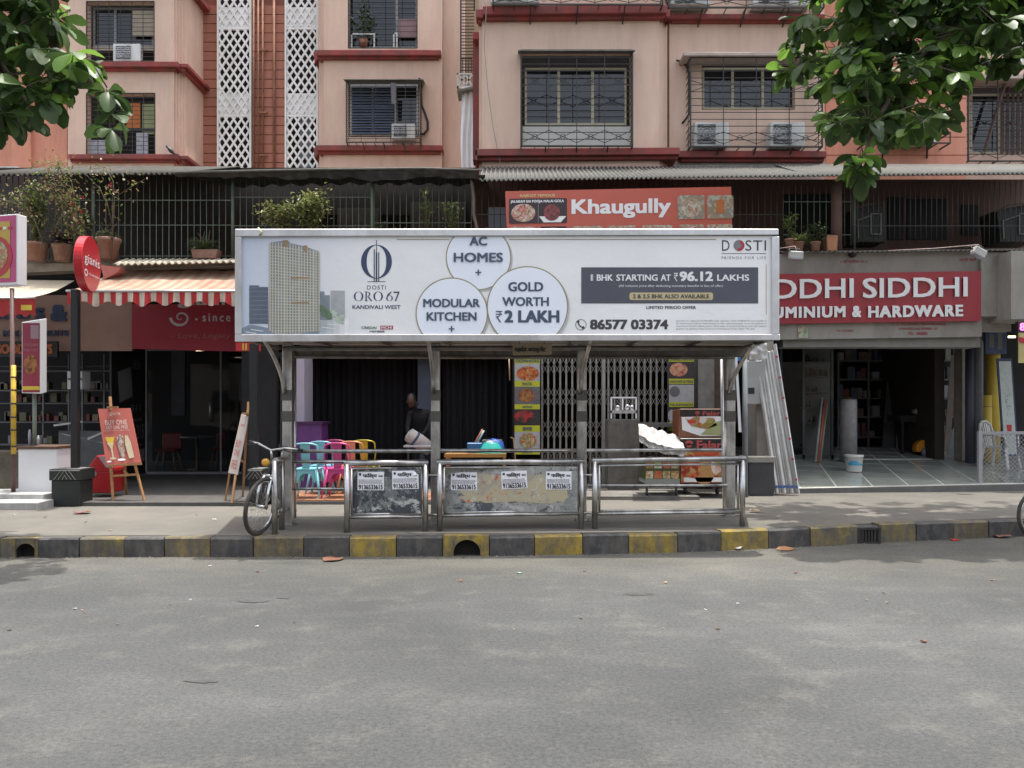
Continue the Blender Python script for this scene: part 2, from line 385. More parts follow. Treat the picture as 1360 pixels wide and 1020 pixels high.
for i, (a, b) in enumerate(zip(edges, edges[1:])):
    A = G(a, kerb_y(a)); B = G(b, kerb_y(b)); d = (B - A).normalized(); nrm = Vector((-d.y, d.x, 0)); gap = .005
    A += d * gap; B -= d * gap; jz = random.uniform(-.011, .009); jy = random.uniform(-.012, .012)
    A += nrm * jy; B += nrm * jy
    h = PT + jz; bt = .018; L_ = (B - A).length; dpt = .15
    mb = MB(); kind = {'k': kk, 'y': ky, 'd': kd}[kinds[i]]
    if i == 22: h = .2; kind = kk
    if i in holes:
        hx, hy, hr = holes[i]; D = A.y; hxw = X(hx, D); r = hr * D / F; cz = Z(hy, D)
        a0 = -math.asin(min(1, cz / r)); arc = []
        for k in range(17):
            t = pi - a0 * 1 + (a0 * 2 - pi) * k / 16 if False else (pi - a0) - (pi - 2 * a0) * k / 16
            arc.append((hxw + r * cos(t), max(0, cz + r * sin(t))))
        pol = [(A.x, 0)] + [(arc[0][0], 0)] + arc + [(arc[-1][0], 0)] + [(B.x, 0), (B.x, h), (A.x, h)]
        # front strip faces fan, split in quads to the top edge
        vs = []; fs = []
        def V(x, z, y): vs.append((x, A.y + (B.y - A.y) * (x - A.x) / (B.x - A.x) + y, z)); return len(vs) - 1
        pts = arc; prev = None
        V0 = [V(A.x, 0, 0), V(pts[0][0], 0, 0), V(pts[0][0], pts[0][1], 0), V(pts[0][0], h, 0), V(A.x, h, 0)]
        fs.append(tuple(V0))
        for (x1, z1), (x2, z2) in zip(pts, pts[1:]):
            q = [V(x1, z1, 0), V(x2, z2, 0), V(x2, h, 0), V(x1, h, 0)]; fs.append(tuple(q))
            q = [V(x1, z1, 0), V(x2, z2, 0), V(x2, z2, .5), V(x1, z1, .5)]; fs.append(tuple(q))
        q = [V(pts[-1][0], 0, 0), V(B.x, 0, 0), V(B.x, h, 0), V(pts[-1][0], h, 0), V(pts[-1][0], pts[-1][1], 0)]; fs.append(tuple(q))
        q = [V(A.x, h, 0), V(B.x, h, 0), V(B.x, h, dpt), V(A.x, h, dpt)]; fs.append(tuple(q))
        for xx in (A.x, B.x): fs.append((V(xx, 0, 0), V(xx, 0, dpt), V(xx, h, dpt), V(xx, h, 0)))
        mb.add(vs, fs)
        st = mb.build('kerb_stone', kind, kerb)
        m2 = MB(); cz0 = []
        for k in range(20):
            t = 2 * pi * k / 20; cz0.append(Vector((hxw + r * .98 * cos(t), A.y + .012, cz + r * .98 * sin(t))))
        n0 = len(cz0); m2.add(cz0 + [c + Vector((0, .115, 0)) for c in cz0], [(k, (k + 1) % n0, (k + 1) % n0 + n0, k + n0) for k in range(n0)] + [tuple(range(n0, 2 * n0))])
        m2.build('drain_pipe', M('drain hole dark', (.018, .016, .013), .9, n=.4), kerb)  # near-black colour stands in for the shade inside the shallow hole
    else:
        f0 = [A, B, B + Vector((0, 0, h - bt)), A + Vector((0, 0, h - bt))]
        up = nrm * bt
        prof = [(0, 0), (0, h - bt), (bt, h), (dpt, h), (dpt, 0)]
        vs = [A + nrm * y + Vector((0, 0, z)) for y, z in prof] + [B + nrm * y + Vector((0, 0, z)) for y, z in prof]
        n_ = 5; fs = [tuple(range(n_)), tuple(range(2 * n_ - 1, n_ - 1, -1))] + [(k, k + n_, (k + 1) % n_ + n_, (k + 1) % n_) for k in range(n_)]
        mb.add(vs, fs); mb.build('kerb_stone', kind, kerb)
# the broken gully at the right of the stop
t = thing('drain_grate', 'black broken drain gully with debris set in the kerb below the tile floor', 'drain', G(1154, kerb_y(1154)))
mb = MB(); D = G(1154, kerb_y(1154)).y
for k in range(7): mb.pbox(1141 + k * 4, 703, 1143 + k * 4, 722, D - .03, .02)
mb.build('bar', iron, t); mb = MB(); mb.pbox(1139, 701, 1169, 704, D - .04, .09); mb.pbox(1139, 720, 1169, 723, D - .04, .03); mb.pbox(1138, 701, 1141, 723, D - .045, .04); mb.pbox(1167, 701, 1170, 723, D - .045, .04); mb.build('frame', iron, t)

# floors of the shops
FL = .27
def FR(y): return .30 + (y - 13.3) * .095      # the forecourt slopes up to the hardware shop
tile_dk = M('dark polished floor', (.07, .066, .062), .35, n=.3, ns=4)
mb = MB(); mb.box(-8.5, -3.72, 11.5, 21, PT - .1, FL); struct(mb, 'cafe_floor', M('dark stone floor', (.085, .08, .075), .6, n=.3, ns=5, bump=.1))
mb = MB(); mb.box(-14, -8.52, 11.9, 21, PT - .1, FL - .01); struct(mb, 'left_shop_floor', conc_dk)
t = thing('tiled_platform', None, None); t['kind'] = 'structure'
mb = MB(); mb.box(-3.70, -.2, 11.7, 21, PT - .1, FL - .006); mb.build('floor_slab', conc_dk, t)
tm = MB(); tm.box(-.148, .148, -.148, .148, 0, .02); t0 = tm.build('floor_tile', M('terracotta tile', (.33, .15, .08), .5, n=.25, ns=3), t); t0.location = (-3.54, 11.87, FL - .006); tile_src = t0
for ix in range(11):
    for iy in range(4):
        if ix + iy: inst(t0, t, (-3.54 + ix * .305, 11.87 + iy * .305, FL - .006 + random.uniform(-.001, .001)))
mb = MB(); mb.box(-.18, 2.9, 12.3, 21, PT - .1, FL); struct(mb, 'snack_bar_floor', conc)
# right-hand tile floor, tiles laid at 15 degrees to the street
t = thing('tiled_forecourt', None, None); t['kind'] = 'structure'
ra, rb = G(1045, 655, PT), G(1300, 650, PT)
poly = [(ra.x, ra.y), (rb.x + 3.6, rb.y + .15), (rb.x + 3.6, 18.2), (ra.x - .15, 18.2)]
mb = MB(); mb.prism([Vector((x, y, FR(y))) for x, y in poly][::-1], (0, 0, -.25)); mb.build('floor_slab', M('pale grout', (.55, .55, .50), .7, n=.2, ns=8), t)
mb = MB(); mb.prism([Vector((ra.x - .01, ra.y - .03, FR(ra.y) - .004)), Vector((rb.x + 3.6, rb.y + .12, FR(rb.y) - .004)), Vector((rb.x + 3.6, rb.y + .16, FR(rb.y) - .004)), Vector((ra.x - .01, ra.y + .01, FR(ra.y) - .004))], (0, 0, -.16)); mb.build('edge_stone', conc_dk, t)
def clip(sub, cl):
    def inside(p, a, b): return (b[0] - a[0]) * (p[1] - a[1]) - (b[1] - a[1]) * (p[0] - a[0]) >= 0
    def inter(p, q, a, b):
        d1 = (q[0] - p[0], q[1] - p[1]); d2 = (b[0] - a[0], b[1] - a[1]); den = d1[0] * d2[1] - d1[1] * d2[0]
        tt = ((a[0] - p[0]) * d2[1] - (a[1] - p[1]) * d2[0]) / den; return (p[0] + tt * d1[0], p[1] + tt * d1[1])
    out = sub
    for i in range(len(cl)):
        a, b = cl[i], cl[(i + 1) % len(cl)]; inp = out; out = []
        for j in range(len(inp)):
            p, q = inp[j - 1], inp[j]
            if inside(q, a, b):
                if not inside(p, a, b): out.append(inter(p, q, a, b))
                out.append(q)
            elif inside(p, a, b): out.append(inter(p, q, a, b))
        if not out: return []
    return out
inner = [(poly[0][0] + .03, poly[0][1] + .05), (poly[1][0], poly[1][1] + .05), (poly[2][0], poly[2][1]), (poly[3][0] + .03, poly[3][1])]
tmat = M('green grey polished tile', (.35, .38, .34), .14, n=.2, ns=1.4, dirt=(.40, .41, .37), dn=.45, ds=1.2)
th_ = radians(15); sz = .60
for i in range(-14, 22):
    for j in range(-12, 16):
        c0 = []
        for dx, dy in ((0, 0), (1, 0), (1, 1), (0, 1)):
            u = (i + dx) * sz + (-.017 if dx else .017); v = (j + dy) * sz * .95 + (-.017 if dy else .017)
            c0.append((5 + u * cos(th_) + v * sin(th_) , 14 - u * sin(th_) + v * cos(th_)))
        q = clip(c0, inner)
        if len(q) < 3: continue
        m2 = MB(); m2.prism([Vector((x, y, FR(y) + .006)) for x, y in q][::-1], (0, 0, -.005)); m2.build('floor_tile', tmat, t)

# ================================================================ UPPER BUILDINGS
def wall_open(mb, x0, x1, z0, z1, y, th, ops, mi=0):
    xs = sorted({x0, x1, *[o[0] for o in ops], *[o[1] for o in ops]}); zs = sorted({z0, z1, *[o[2] for o in ops], *[o[3] for o in ops]})
    xs = [a for a in xs if x0 <= a <= x1]; zs = [a for a in zs if z0 <= a <= z1]
    for a, b in zip(xs, xs[1:]):
        run = None
        for c, d in zip(zs, zs[1:]):
            cx, cz = (a + b) / 2, (c + d) / 2
            hole = any(o[0] < cx < o[1] and o[2] < cz < o[3] for o in ops)
            if hole:
                if run: mb.box(a, b, y, y + th, run[0], run[1], mi); run = None
            else: run = [run[0] if run else c, d]
        if run: mb.box(a, b, y, y + th, run[0], run[1], mi)
def po(x0, y0, x1, y1, D): return (X(x0, D), X(x1, D), Z(y1, D), Z(y0, D))
def ledge(mb, x0, x1, yt, yb, D, out=.16, depth=.5, mi=0, tilt=0):
    """stepped red ledge: wide upper fillet over a smaller one"""
    ym = yt + (yb - yt) * .6
    mb.pq([(x0, yt, D - out), (x1, yt + tilt, D - out), (x1, ym + tilt, D - out), (x0, ym, D - out)], depth, mi)
    mb.pq([(x0 + 3, ym, D - out * .55), (x1 - 3, ym + tilt, D - out * .55), (x1 - 3, yb + tilt, D - out * .55), (x0 + 3, yb, D - out * .55)], depth, mi)
curt = M('dim curtain', (.22, .18, .13), .9, n=.3, ns=5)
def window(parent, x0, y0, x1, y1, D, cols, fm, rec=.12, shade=None, sill=None, fw=2.2, mull=None):
    f = MB(); d = D + rec
    f.pbox(x0, y0, x1, y0 + fw, d, .06); f.pbox(x0, y1 - fw, x1, y1, d, .06)
    f.pbox(x0, y0 + fw, x0 + fw, y1 - fw, d, .06); f.pbox(x1 - fw, y0 + fw, x1, y1 - fw, d, .06)
    ms = mull or [x0 + (x1 - x0) * k / cols for k in range(1, cols)]
    for mx_ in ms: f.pbox(mx_ - fw * .7, y0 + fw, mx_ + fw * .7, y1 - fw, d + .002, .055)
    w_ = f.build('window', fm, parent)
    xs = [x0] + list(ms) + [x1]
    for k, (a, b) in enumerate(zip(xs, xs[1:])):
        p_ = MB(); p_.pbox(a + 1, y0 + 1, b - 1, y1 - 1, d + .025 + .01 * (k % 2), .008); p_.build('pane', pane, w_)
    return w_
def grille(parent, x0, y0, x1, y1, D, out=.35, sp=8, vs=3, roof=True, mat=None, floor=True, scroll=True, bars='h'):
    """welded box grille standing out from the wall round a window"""
    g = MB(); d = D - out; r = .007; mat = mat or iron
    A = lambda px, py, dd=d: P(px, py, dd)
    for (a, b) in (((x0, y0), (x1, y0)), ((x0, y1), (x1, y1)), ((x0, y0), (x0, y1)), ((x1, y0), (x1, y1))): g.bar(A(*a), A(*b), .028)
    n = int((y1 - y0) / sp)
    for k in range(1, n):
        yy = y0 + (y1 - y0) * k / n; g.bar(A(x0, yy), A(x1, yy), .012)
        for xx in (x0, x1):
            q = A(xx, yy); g.bar(q, q + Vector((0, out, 0)), .012)
    m = vs
    for k in range(1, m): xx = x0 + (x1 - x0) * k / m; g.bar(A(xx, y0), A(xx, y1), .014)
    for xx in (x0, x1):
        for yy in (y0, y1): q = A(xx, yy); g.bar(q, q + Vector((0, out, 0)), .025)
        q = A(xx, y0); g.bar(q + Vector((0, out * .5, 0)), A(xx, y1) + Vector((0, out * .5, 0)), .012)
    if floor:
        for k in range(9):
            q = A(x0 + (x1 - x0) * k / 8, y1); g.bar(q, q + Vector((0, out, 0)), .014)
    if scroll:
        for yy in (y0 + (y1 - y0) * .32, y0 + (y1 - y0) * .9):
            for k in range(m):
                xa = x0 + (x1 - x0) * k / m; xb = x0 + (x1 - x0) * (k + 1) / m; hh = (y1 - y0) * .065
                g.bar(A(xa, yy - hh), A(xb, yy + hh), .011); g.bar(A(xa, yy + hh), A(xb, yy - hh), .011)
                c = A((xa + xb) / 2, yy); rr = .05
                g.tube([c + Vector((rr * cos(t_ * pi / 4), 0, rr * sin(t_ * pi / 4))) for t_ in range(8)], .006, 4, closed=True)
    for k in (.22, .5, .78):
        q = A(x0 + (x1 - x0) * k, y1); g.bar(q, q + Vector((0, out, -.18)), .022)
    gg = g.build('window_grille', mat, parent)
    if roof:
        rb_ = MB(); q0 = A(x0 - 4, y0 - 1, d - .05); q1 = A(x1 + 4, y0 - 1, d - .05); up = Vector((0, out + .04, .10)); th = Vector((0, 0, -.02))
        rb_.hexa([q0 + th, q1 + th, q1, q0], [q0 + th + up, q1 + th + up, q1 + up, q0 + up]); rb_.build('grille_roof', M('grimy sheet', (.16, .16, .14), .8, n=.35, ns=5), gg)
    return gg
def cond(x0, y0, x1, y1, D, label, dp=.3, split=.62, group=None, tilt=0):
    """outdoor air conditioner unit with a louvred or round fan grille"""
    t = thing('air_conditioner', label, 'air conditioner', P((x0 + x1) / 2, y1, D + dp / 2), group)
    mb = MB(); mb.pbox(x0, y0, x1, y1, D, dp); mb.build('casing', white, t, bevel=.012)
    g = MB(); fx1 = x0 + (x1 - x0) * split; fx0 = x0 + (x1 - x0) * .1
    g.pbox(fx0, y0 + 3, fx1, y1 - 3, D - .012, .012); pn = g.build('fan_panel', M('fan grille grey', (.09, .095, .10), .6, n=.2), t)
    s_ = MB(); n = max(4, int((y1 - y0) / 3))
    for k in range(1, n): yy = y0 + 3 + (y1 - y0 - 6) * k / n; s_.pbox(fx0, yy - .3, fx1, yy + .3, D - .02, .01)
    cx = (fx0 + fx1) / 2; cy = (y0 + y1) / 2; rr = min(fx1 - fx0, y1 - y0 - 6) / 2
    for q in (.35, .7, 1): s_.tube([P(cx + rr * q * cos(a * pi / 10), cy + rr * q * sin(a * pi / 10), D - .024) for a in range(20)], .005, 4, closed=True)
    s_.build('fan_guard', alum, pn)
    return t

# --- near projecting block (right half of the picture)
DB = 15.6
blk = thing('apartment_block', 'pink apartment block with dark red ledges projecting over the right half of the shops', 'apartment building', (2.5, DB, 0))
zt = 13.5
mb = MB(); wall_open(mb, X(640, DB), X(876, DB), 4.3, zt, DB, .2, [po(693, 68, 838, 193, DB), po(655, -70, 870, -2, DB)])
for k, (xa, xb, dd) in enumerate(((636, 640, .08), (876, 880.5, .06), (880.5, 884.5, .14), (884.5, 889, .22))): mb.box(X(xa, DB), X(xb, DB), DB + dd, DB + .6, 4.3, zt)
mb.box(X(640, DB) , X(640, DB) + .2, DB + .21, 24, 4.3, zt)
mb.build('wall', pink, blk)
D2 = 15.95
mb = MB(); wall_open(mb, X(889, D2) + .0, X(1095, D2), 4.3, zt, D2, .2, [po(932, 76, 1056, 146, D2), po(900, -80, 1080, -12, D2)])
mb.box(X(1095, D2) - .2, X(1095, D2), D2 + .2, 16.9, 4.3, zt)
mb.build('wall', pink, blk)
mb = MB(); D3 = 16.5
wall_open(mb, X(1092, D3), X(1283, D3), 4.3, zt, D3, .2, [])
mb.box(X(1283, D3) - .2, X(1283, D3), D3 + .2, 18.2, 4.3, zt)
mb.build('wall', coral, blk)
mb = MB()   # plaster courses standing proud, with grooves between
for a, b in ((40, 62), (64, 84), (86, 106), (108, 130), (132, 158), (160, 181.5), (183, 205.5), (207, 226)):
    mb = MB(); mb.pbox(1097, a, 1283.5, b, D3 - .02, .02); mb.build('plaster_course', coral, blk)
D4 = 17.2
mb = MB(); wall_open(mb, X(1280, D4), X(1560, D4), 4.3, zt, D4, .2, [po(1288, 106, 1440, 205, D4)]); mb.build('wall', pink, blk)
# ledges
mb = MB(); ledge(mb, 631, 903, 197.5, 213, DB, .2, .5, tilt=-2)
mb.pq([(631, 197.5, DB - .2), (634, 197.5, DB - .2), (634, 213, DB - .2), (631, 213, DB - .2)], 3)
mb.build('ledge', red, blk, bevel=.01)
mb = MB(); ledge(mb, 901, 1098, 200, 214.5, D2, .2, .3); mb.build('ledge', red, blk, bevel=.01)
mb = MB(); ledge(mb, 641, 886, 8, 26, DB, .2, .5, tilt=-2); ledge(mb, 884, 890, 12, 29, DB + .1, .2, .3); ledge(mb, 632, 642, 12, 30, DB + .05, .2, .3); ledge(mb, 628, 635, 42, 58, DB + 1.1, .2, .5); mb.build('ledge', red, blk, bevel=.01)
mb = MB(); ledge(mb, 889, 1096, 18, 29, D2, .18, .3); mb.build('ledge', red, blk, bevel=.01)
mb = MB(); mb.box(X(628, 16.7), X(636, 16.7), 16.7, 17.1, Z(212, 16.7), Z(43, 16.7)); mb.build('corner_pier', red, blk)
# patches of raw cement under the ledges
mb = MB(); mb.pq([(893, 217, D2), (1097, 216, D2), (1097, 224, D2), (1040, 223, D2), (960, 222, D2), (893, 226, D2)], .02)
for k in range(3): pass
mb.v = [v + Vector((0, -.012, 0)) for v in mb.v]
mb.build('cement_patch', M('raw cement', (.40, .39, .36), .9, n=.3, ns=6, bump=.3), blk)
# interior behind the windows
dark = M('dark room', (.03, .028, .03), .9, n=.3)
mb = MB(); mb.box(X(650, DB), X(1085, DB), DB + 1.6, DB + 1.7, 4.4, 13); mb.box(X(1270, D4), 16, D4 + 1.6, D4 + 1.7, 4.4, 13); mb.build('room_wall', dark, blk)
window(blk, 697, 90, 832, 166, DB, 3, beige, .14, fw=2.6)
mb = MB(); mb.pbox(694, 168, 838, 193, DB + .06, .05); mb.build('window_apron', M('pale board', (.50, .50, .46), .7, n=.15), blk)
grille(blk, 692, 67, 840, 194, DB, .32, 8.5, 4)
window(blk, 933, 90, 1055, 145, D2, 3, beige, .12, fw=2.4, mull=[973, 1013])
mb = MB()
for k in range(6): mb.pq([(1018 + k * 6, 94, D2 + .3), (1021 + k * 6, 94, D2 + .26), (1022 + k * 6.4, 142, D2 + .26), (1018 + k * 6.4, 142, D2 + .3)], .02)
mb.build('curtain', M('cream curtain', (.42, .36, .28), .9, n=.2), blk)
mb = MB(); mb.pbox(908, 69, 1092, 74, D2 - .45, .45); mb.build('sunshade_slab', M('weathered slab', (.42, .35, .31), .85, n=.2, ns=4), blk, bevel=.01)
grille(blk, 917, 76, 1092, 195, D2, .38, 9, 4, roof=False)
grille(blk, 655, -70, 880, 6, DB, .4, 10, 5, roof=False); grille(blk, 888, -70, 1094, 10, D2, .42, 10, 4, roof=False)
cond(922, 162, 968, 194, D2 - .32, 'pale air conditioner unit at the left end of the caged window under the slab', .3)
cond(1023, 162, 1069, 194, D2 - .32, 'pale air conditioner unit at the right end of the caged window beside the tree leaves', .3)
cond(891, -22, 944, 6, D2 - .34, 'air conditioner unit cut off by the top edge of the photo above the small window', .3)
cond(1000, -20, 1078, 7, D2 - .34, 'air conditioner unit at the top edge of the photo next to the tree', .3)
cond(652, -12, 716, 3, DB - .33, 'pale green unit in the cage at the top edge above the large barred window', .3)
cond(1180, 150, 1246, 189, D3 - .36, 'pale air conditioner unit on a bracket against the coral wall, half behind leaves', .3)
t = thing('air_conditioner_bracket', 'black iron bracket cage holding the unit on the coral wall', 'bracket', P(1210, 195, D3))
mb = MB()
for yy, dd in ((190, 0), (176, 0)):
    mb.bar(P(1150, yy, D3 - .42), P(1262, yy, D3 - .42), .025); 
    for xx in (1150, 1262): q = P(xx, yy, D3 - .42); mb.bar(q, q + Vector((0, .42, 0)), .025)
for xx in (1150, 1178, 1206, 1234, 1262): mb.bar(P(xx, 176, D3 - .42), P(xx, 190, D3 - .42), .02)
for k in range(8): q = P(1150 + 16 * k, 190, D3 - .42); mb.bar(q, q + Vector((0, .42, 0)), .018)
mb.build('frame', iron, t)
for xx in (1172, 1231): mb = MB(); mb.bar(P(xx, 190, D3 - .4), P(xx, 210, D3 - .01), .03); mb.bar(P(xx, 190, D3 - .01), P(xx, 208, D3 - .01), .03); mb.build('brace', iron, t)
window(blk, 1289, 125, 1440, 204, D4, 4, beige, .12, fw=2.5)
grille(blk, 1286, 106, 1442, 214, D4, .35, 9, 4, roof=False)
mb = MB(); mb.pbox(1281, 99, 1450, 104, D4 - .5, .5); mb.build('sunshade_slab', MATS['weathered slab'], blk)
mb = MB()
for k in range(5): mb.pq([(1330 + k * 7, 108, D4 - .02), (1334 + k * 7, 108, D4 - .06), (1333 + k * 7, 204, D4 - .06), (1329 + k * 7, 204, D4 - .02)], .02)
mb.build('curtain', M('brown curtain', (.13, .09, .075), .9, n=.3), blk)
mb = MB(); mb.bar(P(1308, 200, D4 - .2), P(1334, 112, D4 - .2), .1, .03); mb.build('leaning_board', MATS['brown curtain'], blk)
# loose cables and drain hose
t = thing('wall_cable', 'thin grey cable hanging down the left corner of the projecting block', 'cable', P(645, 20, DB))
mb = MB(); mb.tube([P(x, y, DB - .22 if y < 200 else DB - .1) for x, y in ((640, -6), (646, 10), (645, 28), (643, 60), (648, 120), (655, 170), (664, 215), (672, 252))], .008, 6); mb.build('cable', M('grey cable', (.25, .25, .24), .6), t)
t = thing('drain_hose', 'black kinked hose curling out of the wall beside the smaller caged window', 'hose', P(900, 80, D2))
mb = MB(); mb.tube([P(x, y, D2 - .06) for x, y in ((898, 80), (906, 82), (912, 88), (915, 98), (916, 120), (916, 150), (911, 158), (906, 164))], .02, 8); mb.build('hose', black, t)

# --- middle rear block
DM = 23.3
mid = thing('rear_apartment_block', 'pink apartment block set back in the middle, behind the tarpaulin roof', 'apartment building', (X(510, DM), DM, 0))
mb = MB(); wall_open(mb, X(430, DM), X(587, DM), 4.3, 17, DM, .25, [po(462, -60, 554, 64, DM), po(463, 108, 556, 182, DM)])
for k in range(4): mb.box(X(420 + k * 2.5, DM), X(422.5 + k * 2.5, DM), DM + .32 - k * .08, DM + 1.2, 4.3, 17)
mb.box(X(587, DM), X(616, DM), DM + .35, DM + .6, 4.3, 17)
mb.build('wall', pink2, mid)
mb = MB(); ledge(mb, 420, 585.5, 66, 78, DM, .22, .5, tilt=0); mb.pq([(416, 70, DM + .2), (422, 66, DM + .2), (423, 78, DM + .2), (418, 84, DM + .2)], .6); mb.build('ledge', red, mid, bevel=.012)
mb = MB(); ledge(mb, 420, 587.5, 192.5, 204, DM, .22, .5); mb.pq([(416, 197, DM + .2), (422, 193, DM + .2), (423, 205, DM + .2), (418, 211, DM + .2)], .6); mb.build('ledge', red, mid, bevel=.012)
mb = MB(); mb.box(X(450, DM), X(570, DM), DM + 1.2, DM + 1.3, 8, 17); mb.build('room_wall', dark, mid)
window(mid, 463, -50, 554, 64, DM, 2, M('grey frame', (.25, .25, .25), .6), .25, mull=[527])
for a, b, c, d in ((466, 44, 498, 63), (522, 43, 528, 63)): mb = MB(); mb.pbox(a, b, c, b + 2, DM + .1, .02); mb.pbox(a, b, a + 2, d, DM + .1, .02); mb.pbox(c - 2, b, c, d, DM + .102, .02); mb.build('shelf_frame', white, mid)
mb = MB(); mb.pbox(529, 25, 553, 50, DM + .18, .02); mb.build('pink_cloth', M('dusty pink cloth', (.30, .20, .20), .9, n=.2), mid)
grille(mid, 463, -60, 554, 64, DM + .05, .04, 7, 4, roof=False, floor=False, scroll=False)
window(mid, 465, 112, 555, 180, DM, 3, white, .1, mull=[495, 525], fw=1.8)
mb = MB()
bl = M('blue grey louvre glass', (.10, .13, .19), .25, n=.15)
for k in range(18): mb.pq([(467, 114 + k * 3.6, DM + .05), (524, 114 + k * 3.6, DM + .05), (524, 116.4 + k * 3.6, DM + .02), (467, 116.4 + k * 3.6, DM + .02)], .01)
mb.build('louvre', bl, mid, kind='stuff')
grille(mid, 460, 106, 558, 189, DM, .5, 5, 5, scroll=False)
cond(520, 164, 551, 184, DM - .3, 'small cream air conditioner with round fan in the cage of the set back block', .28, .65)
t = thing('drain_hose', 'dark hose curling on the pink wall right of the blue louvred window', 'hose', P(566, 160, DM)); mb = MB()
mb.tube([P(x, y, DM - .08) for x, y in ((557, 104), (559, 125), (560, 140), (564, 150), (568, 162), (568, 172), (563, 178), (558, 178))], .035, 8); mb.build('hose', black, t)
t = thing('hanging_shirt', 'small grey shirt hanging on the grille of the louvred window', 'shirt', P(522, 120, DM)); mb = MB()
mb.pq([(519, 110, DM - .55), (526, 110, DM - .55), (525, 138, DM - .55), (520, 138, DM - .55)], .03); mb.build('cloth', M('grey shirt', (.14, .13, .16), .9), t)
t = thing('potted_plant', 'small potted plant behind the top window of the set back block', 'plant', P(483, 62, DM))
mb = MB(); mb.lathe(P(483, 62, DM + .15), [(.1, 0), (.14, .2)], 10); mb.build('pot', M('terracotta', (.30, .12, .07), .8, n=.25), t)
mb = MB()
for k in range(90):
    c = P(483 + random.gauss(0, 7), 34 + random.gauss(0, 12), DM + .12); a = Vector((random.uniform(-1, 1), random.uniform(-.3, .3), random.uniform(-1, 1))).normalized() * .1; b_ = a.orthogonal().normalized() * .035
    mb.poly([c - a, c - b_, c + a, c + b_])
mb.build('foliage', M('dusty leaf', (.04, .07, .025), .6), t)
# stair shaft between the blocks: ladder rails, jali piece and a hanging white sheet
st = thing('stair_shaft', 'open stair shaft with railings between the two pink blocks', 'stairwell', P(622, 200, 20))
mb = MB(); mb.box(X(600, 24.5), X(645, 24.5), 24.6, 24.7, 4.3, 17); mb.build('wall', M('ochre wall', (.40, .29, .19), .85, n=.15), st)
mb = MB()
for k in range(26): mb.pbox(612, -8 + k * 4.2, 630, -7.1 + k * 4.2, 22.5, .02)
mb.pbox(611, -10, 613, 104, 22.5, .03); mb.pbox(629, -10, 631, 14, 22.5, .03); mb.pbox(612, 76, 627, 78, 22.4, .03)
for k in range(4): mb.pbox(614 + k * 4, 76, 615 + k * 4, 104, 22.4, .03)
mb.build('railing', iron, st)
mb = MB(); D = 20.5; mb.pbox(607, 97, 627, 99, D, .06); mb.pbox(607, 114, 627, 117, D, .06); mb.pbox(607, 97, 609, 117, D, .06)
for k in range(2): mb.bar(P(609 + k * 9, 99, D + .03), P(618 + k * 9, 114, D + .03), .05); mb.bar(P(618 + k * 9, 99, D + .03), P(609 + k * 9, 114, D + .03), .05)
mb.build('jali_piece', white, st)
t = thing('white_sheet', 'long white plastic sheet hanging down the stair shaft over the roof', 'sheet', P(622, 222, 19)); mb = MB(); D = 19.5
cols = [612.5 + k * 1.6 for k in range(12)]
vs = []; fs = []
for j in range(9):
    for i_, cx in enumerate(cols): vs.append(P(cx + .8 * sin(j * .9), 116 + j * 13.5, D + .04 * sin(i_ * 1.5 + j * .4)))
for j in range(8):
    for i_ in range(11): a = j * 12 + i_; fs.append((a, a + 1, a + 13, a + 12))
mb.add(vs, fs, 0, True); mb.build('sheet', wclean, t)
t = thing('small_canopy', 'short dark sloping sheet above the hanging white plastic', 'canopy', P(620, 116, 19)); mb = MB()
mb.pq([(607, 119, 19.3), (635, 113, 19.3), (635, 115, 19.3), (607, 122, 19.3)], .6); mb.build('sheet', MATS['grimy sheet'], t)

# --- left block and the two lattice stair towers
DL = 22.9; DR = 24.5
lef = thing('left_apartment_block', 'pink apartment block with lattice screens and rust red walls at the left', 'apartment building', (X(165, DL), DL, 0))
mb = MB(); wall_open(mb, X(90, DL), X(231, DL), 4.3, 17, DL, .25, [po(115, 2, 205, 82, DL), po(115, 124, 206, 205, DL)])
for k in range(4): mb.box(X(231 + k * 2.5, DL), X(233.5 + k * 2.5, DL), DL + .07 * (k + 1), DL + 1, 4.3, 17)
xc = X(241, DL); xw = xc + .006; mb.hexa([(xc - .1, DL + .30, 4.3), (xw, DL + .30, 4.3), (xw, DL + .30, 17), (xc - .1, DL + .30, 17)], [(xc - .1, DR, 4.3), (xw, DR, 4.3), (xw, DR, 17), (xc - .1, DR, 17)])
mb.build('wall', pink2, lef)
for yt, yb in ((81.5, 93), (204.5, 215)):
    mb = MB(); ledge(mb, 90, 236, yt, yb, DL, .22, .5)
    z1 = Z(yt, DL - .22); z0 = Z(yb, DL - .12); zm = z0 + (z1 - z0) * .45
    mb.box(xc, xc + .22, DL - .1, DR - .02, zm, z1); mb.box(xc, xc + .11, DL - .05, DR - .02, z0, zm)
    mb.build('ledge', red, lef, bevel=.012)
zt_ = Z(-33, DL - .22); mb = MB(); ledge(mb, 90, 236, -36, -25, DL, .22, .5); mb.box(xc, xc + .22, DL - .1, DR - .02, zt_ - .15, zt_); mb.build('ledge', red, lef, bevel=.012)
mb = MB(); mb.box(X(105, DL), X(215, DL), DL + 1.3, DL + 1.4, 6, 17); mb.build('room_wall', dark, lef)
window(lef, 124, 10, 204, 62, DL, 2, MATS['grey frame'], .3, mull=[153])
mb = MB(); mb.pbox(176, 14, 204, 48, DL + .22, .02); mb.pbox(123, 62, 204, 67, DL + .2, .04); mb.build('blind', MATS['cream curtain'], lef)
grille(lef, 115, 2, 205, 81, DL + .05, .04, 5.5, 6, roof=False, floor=False, scroll=False)
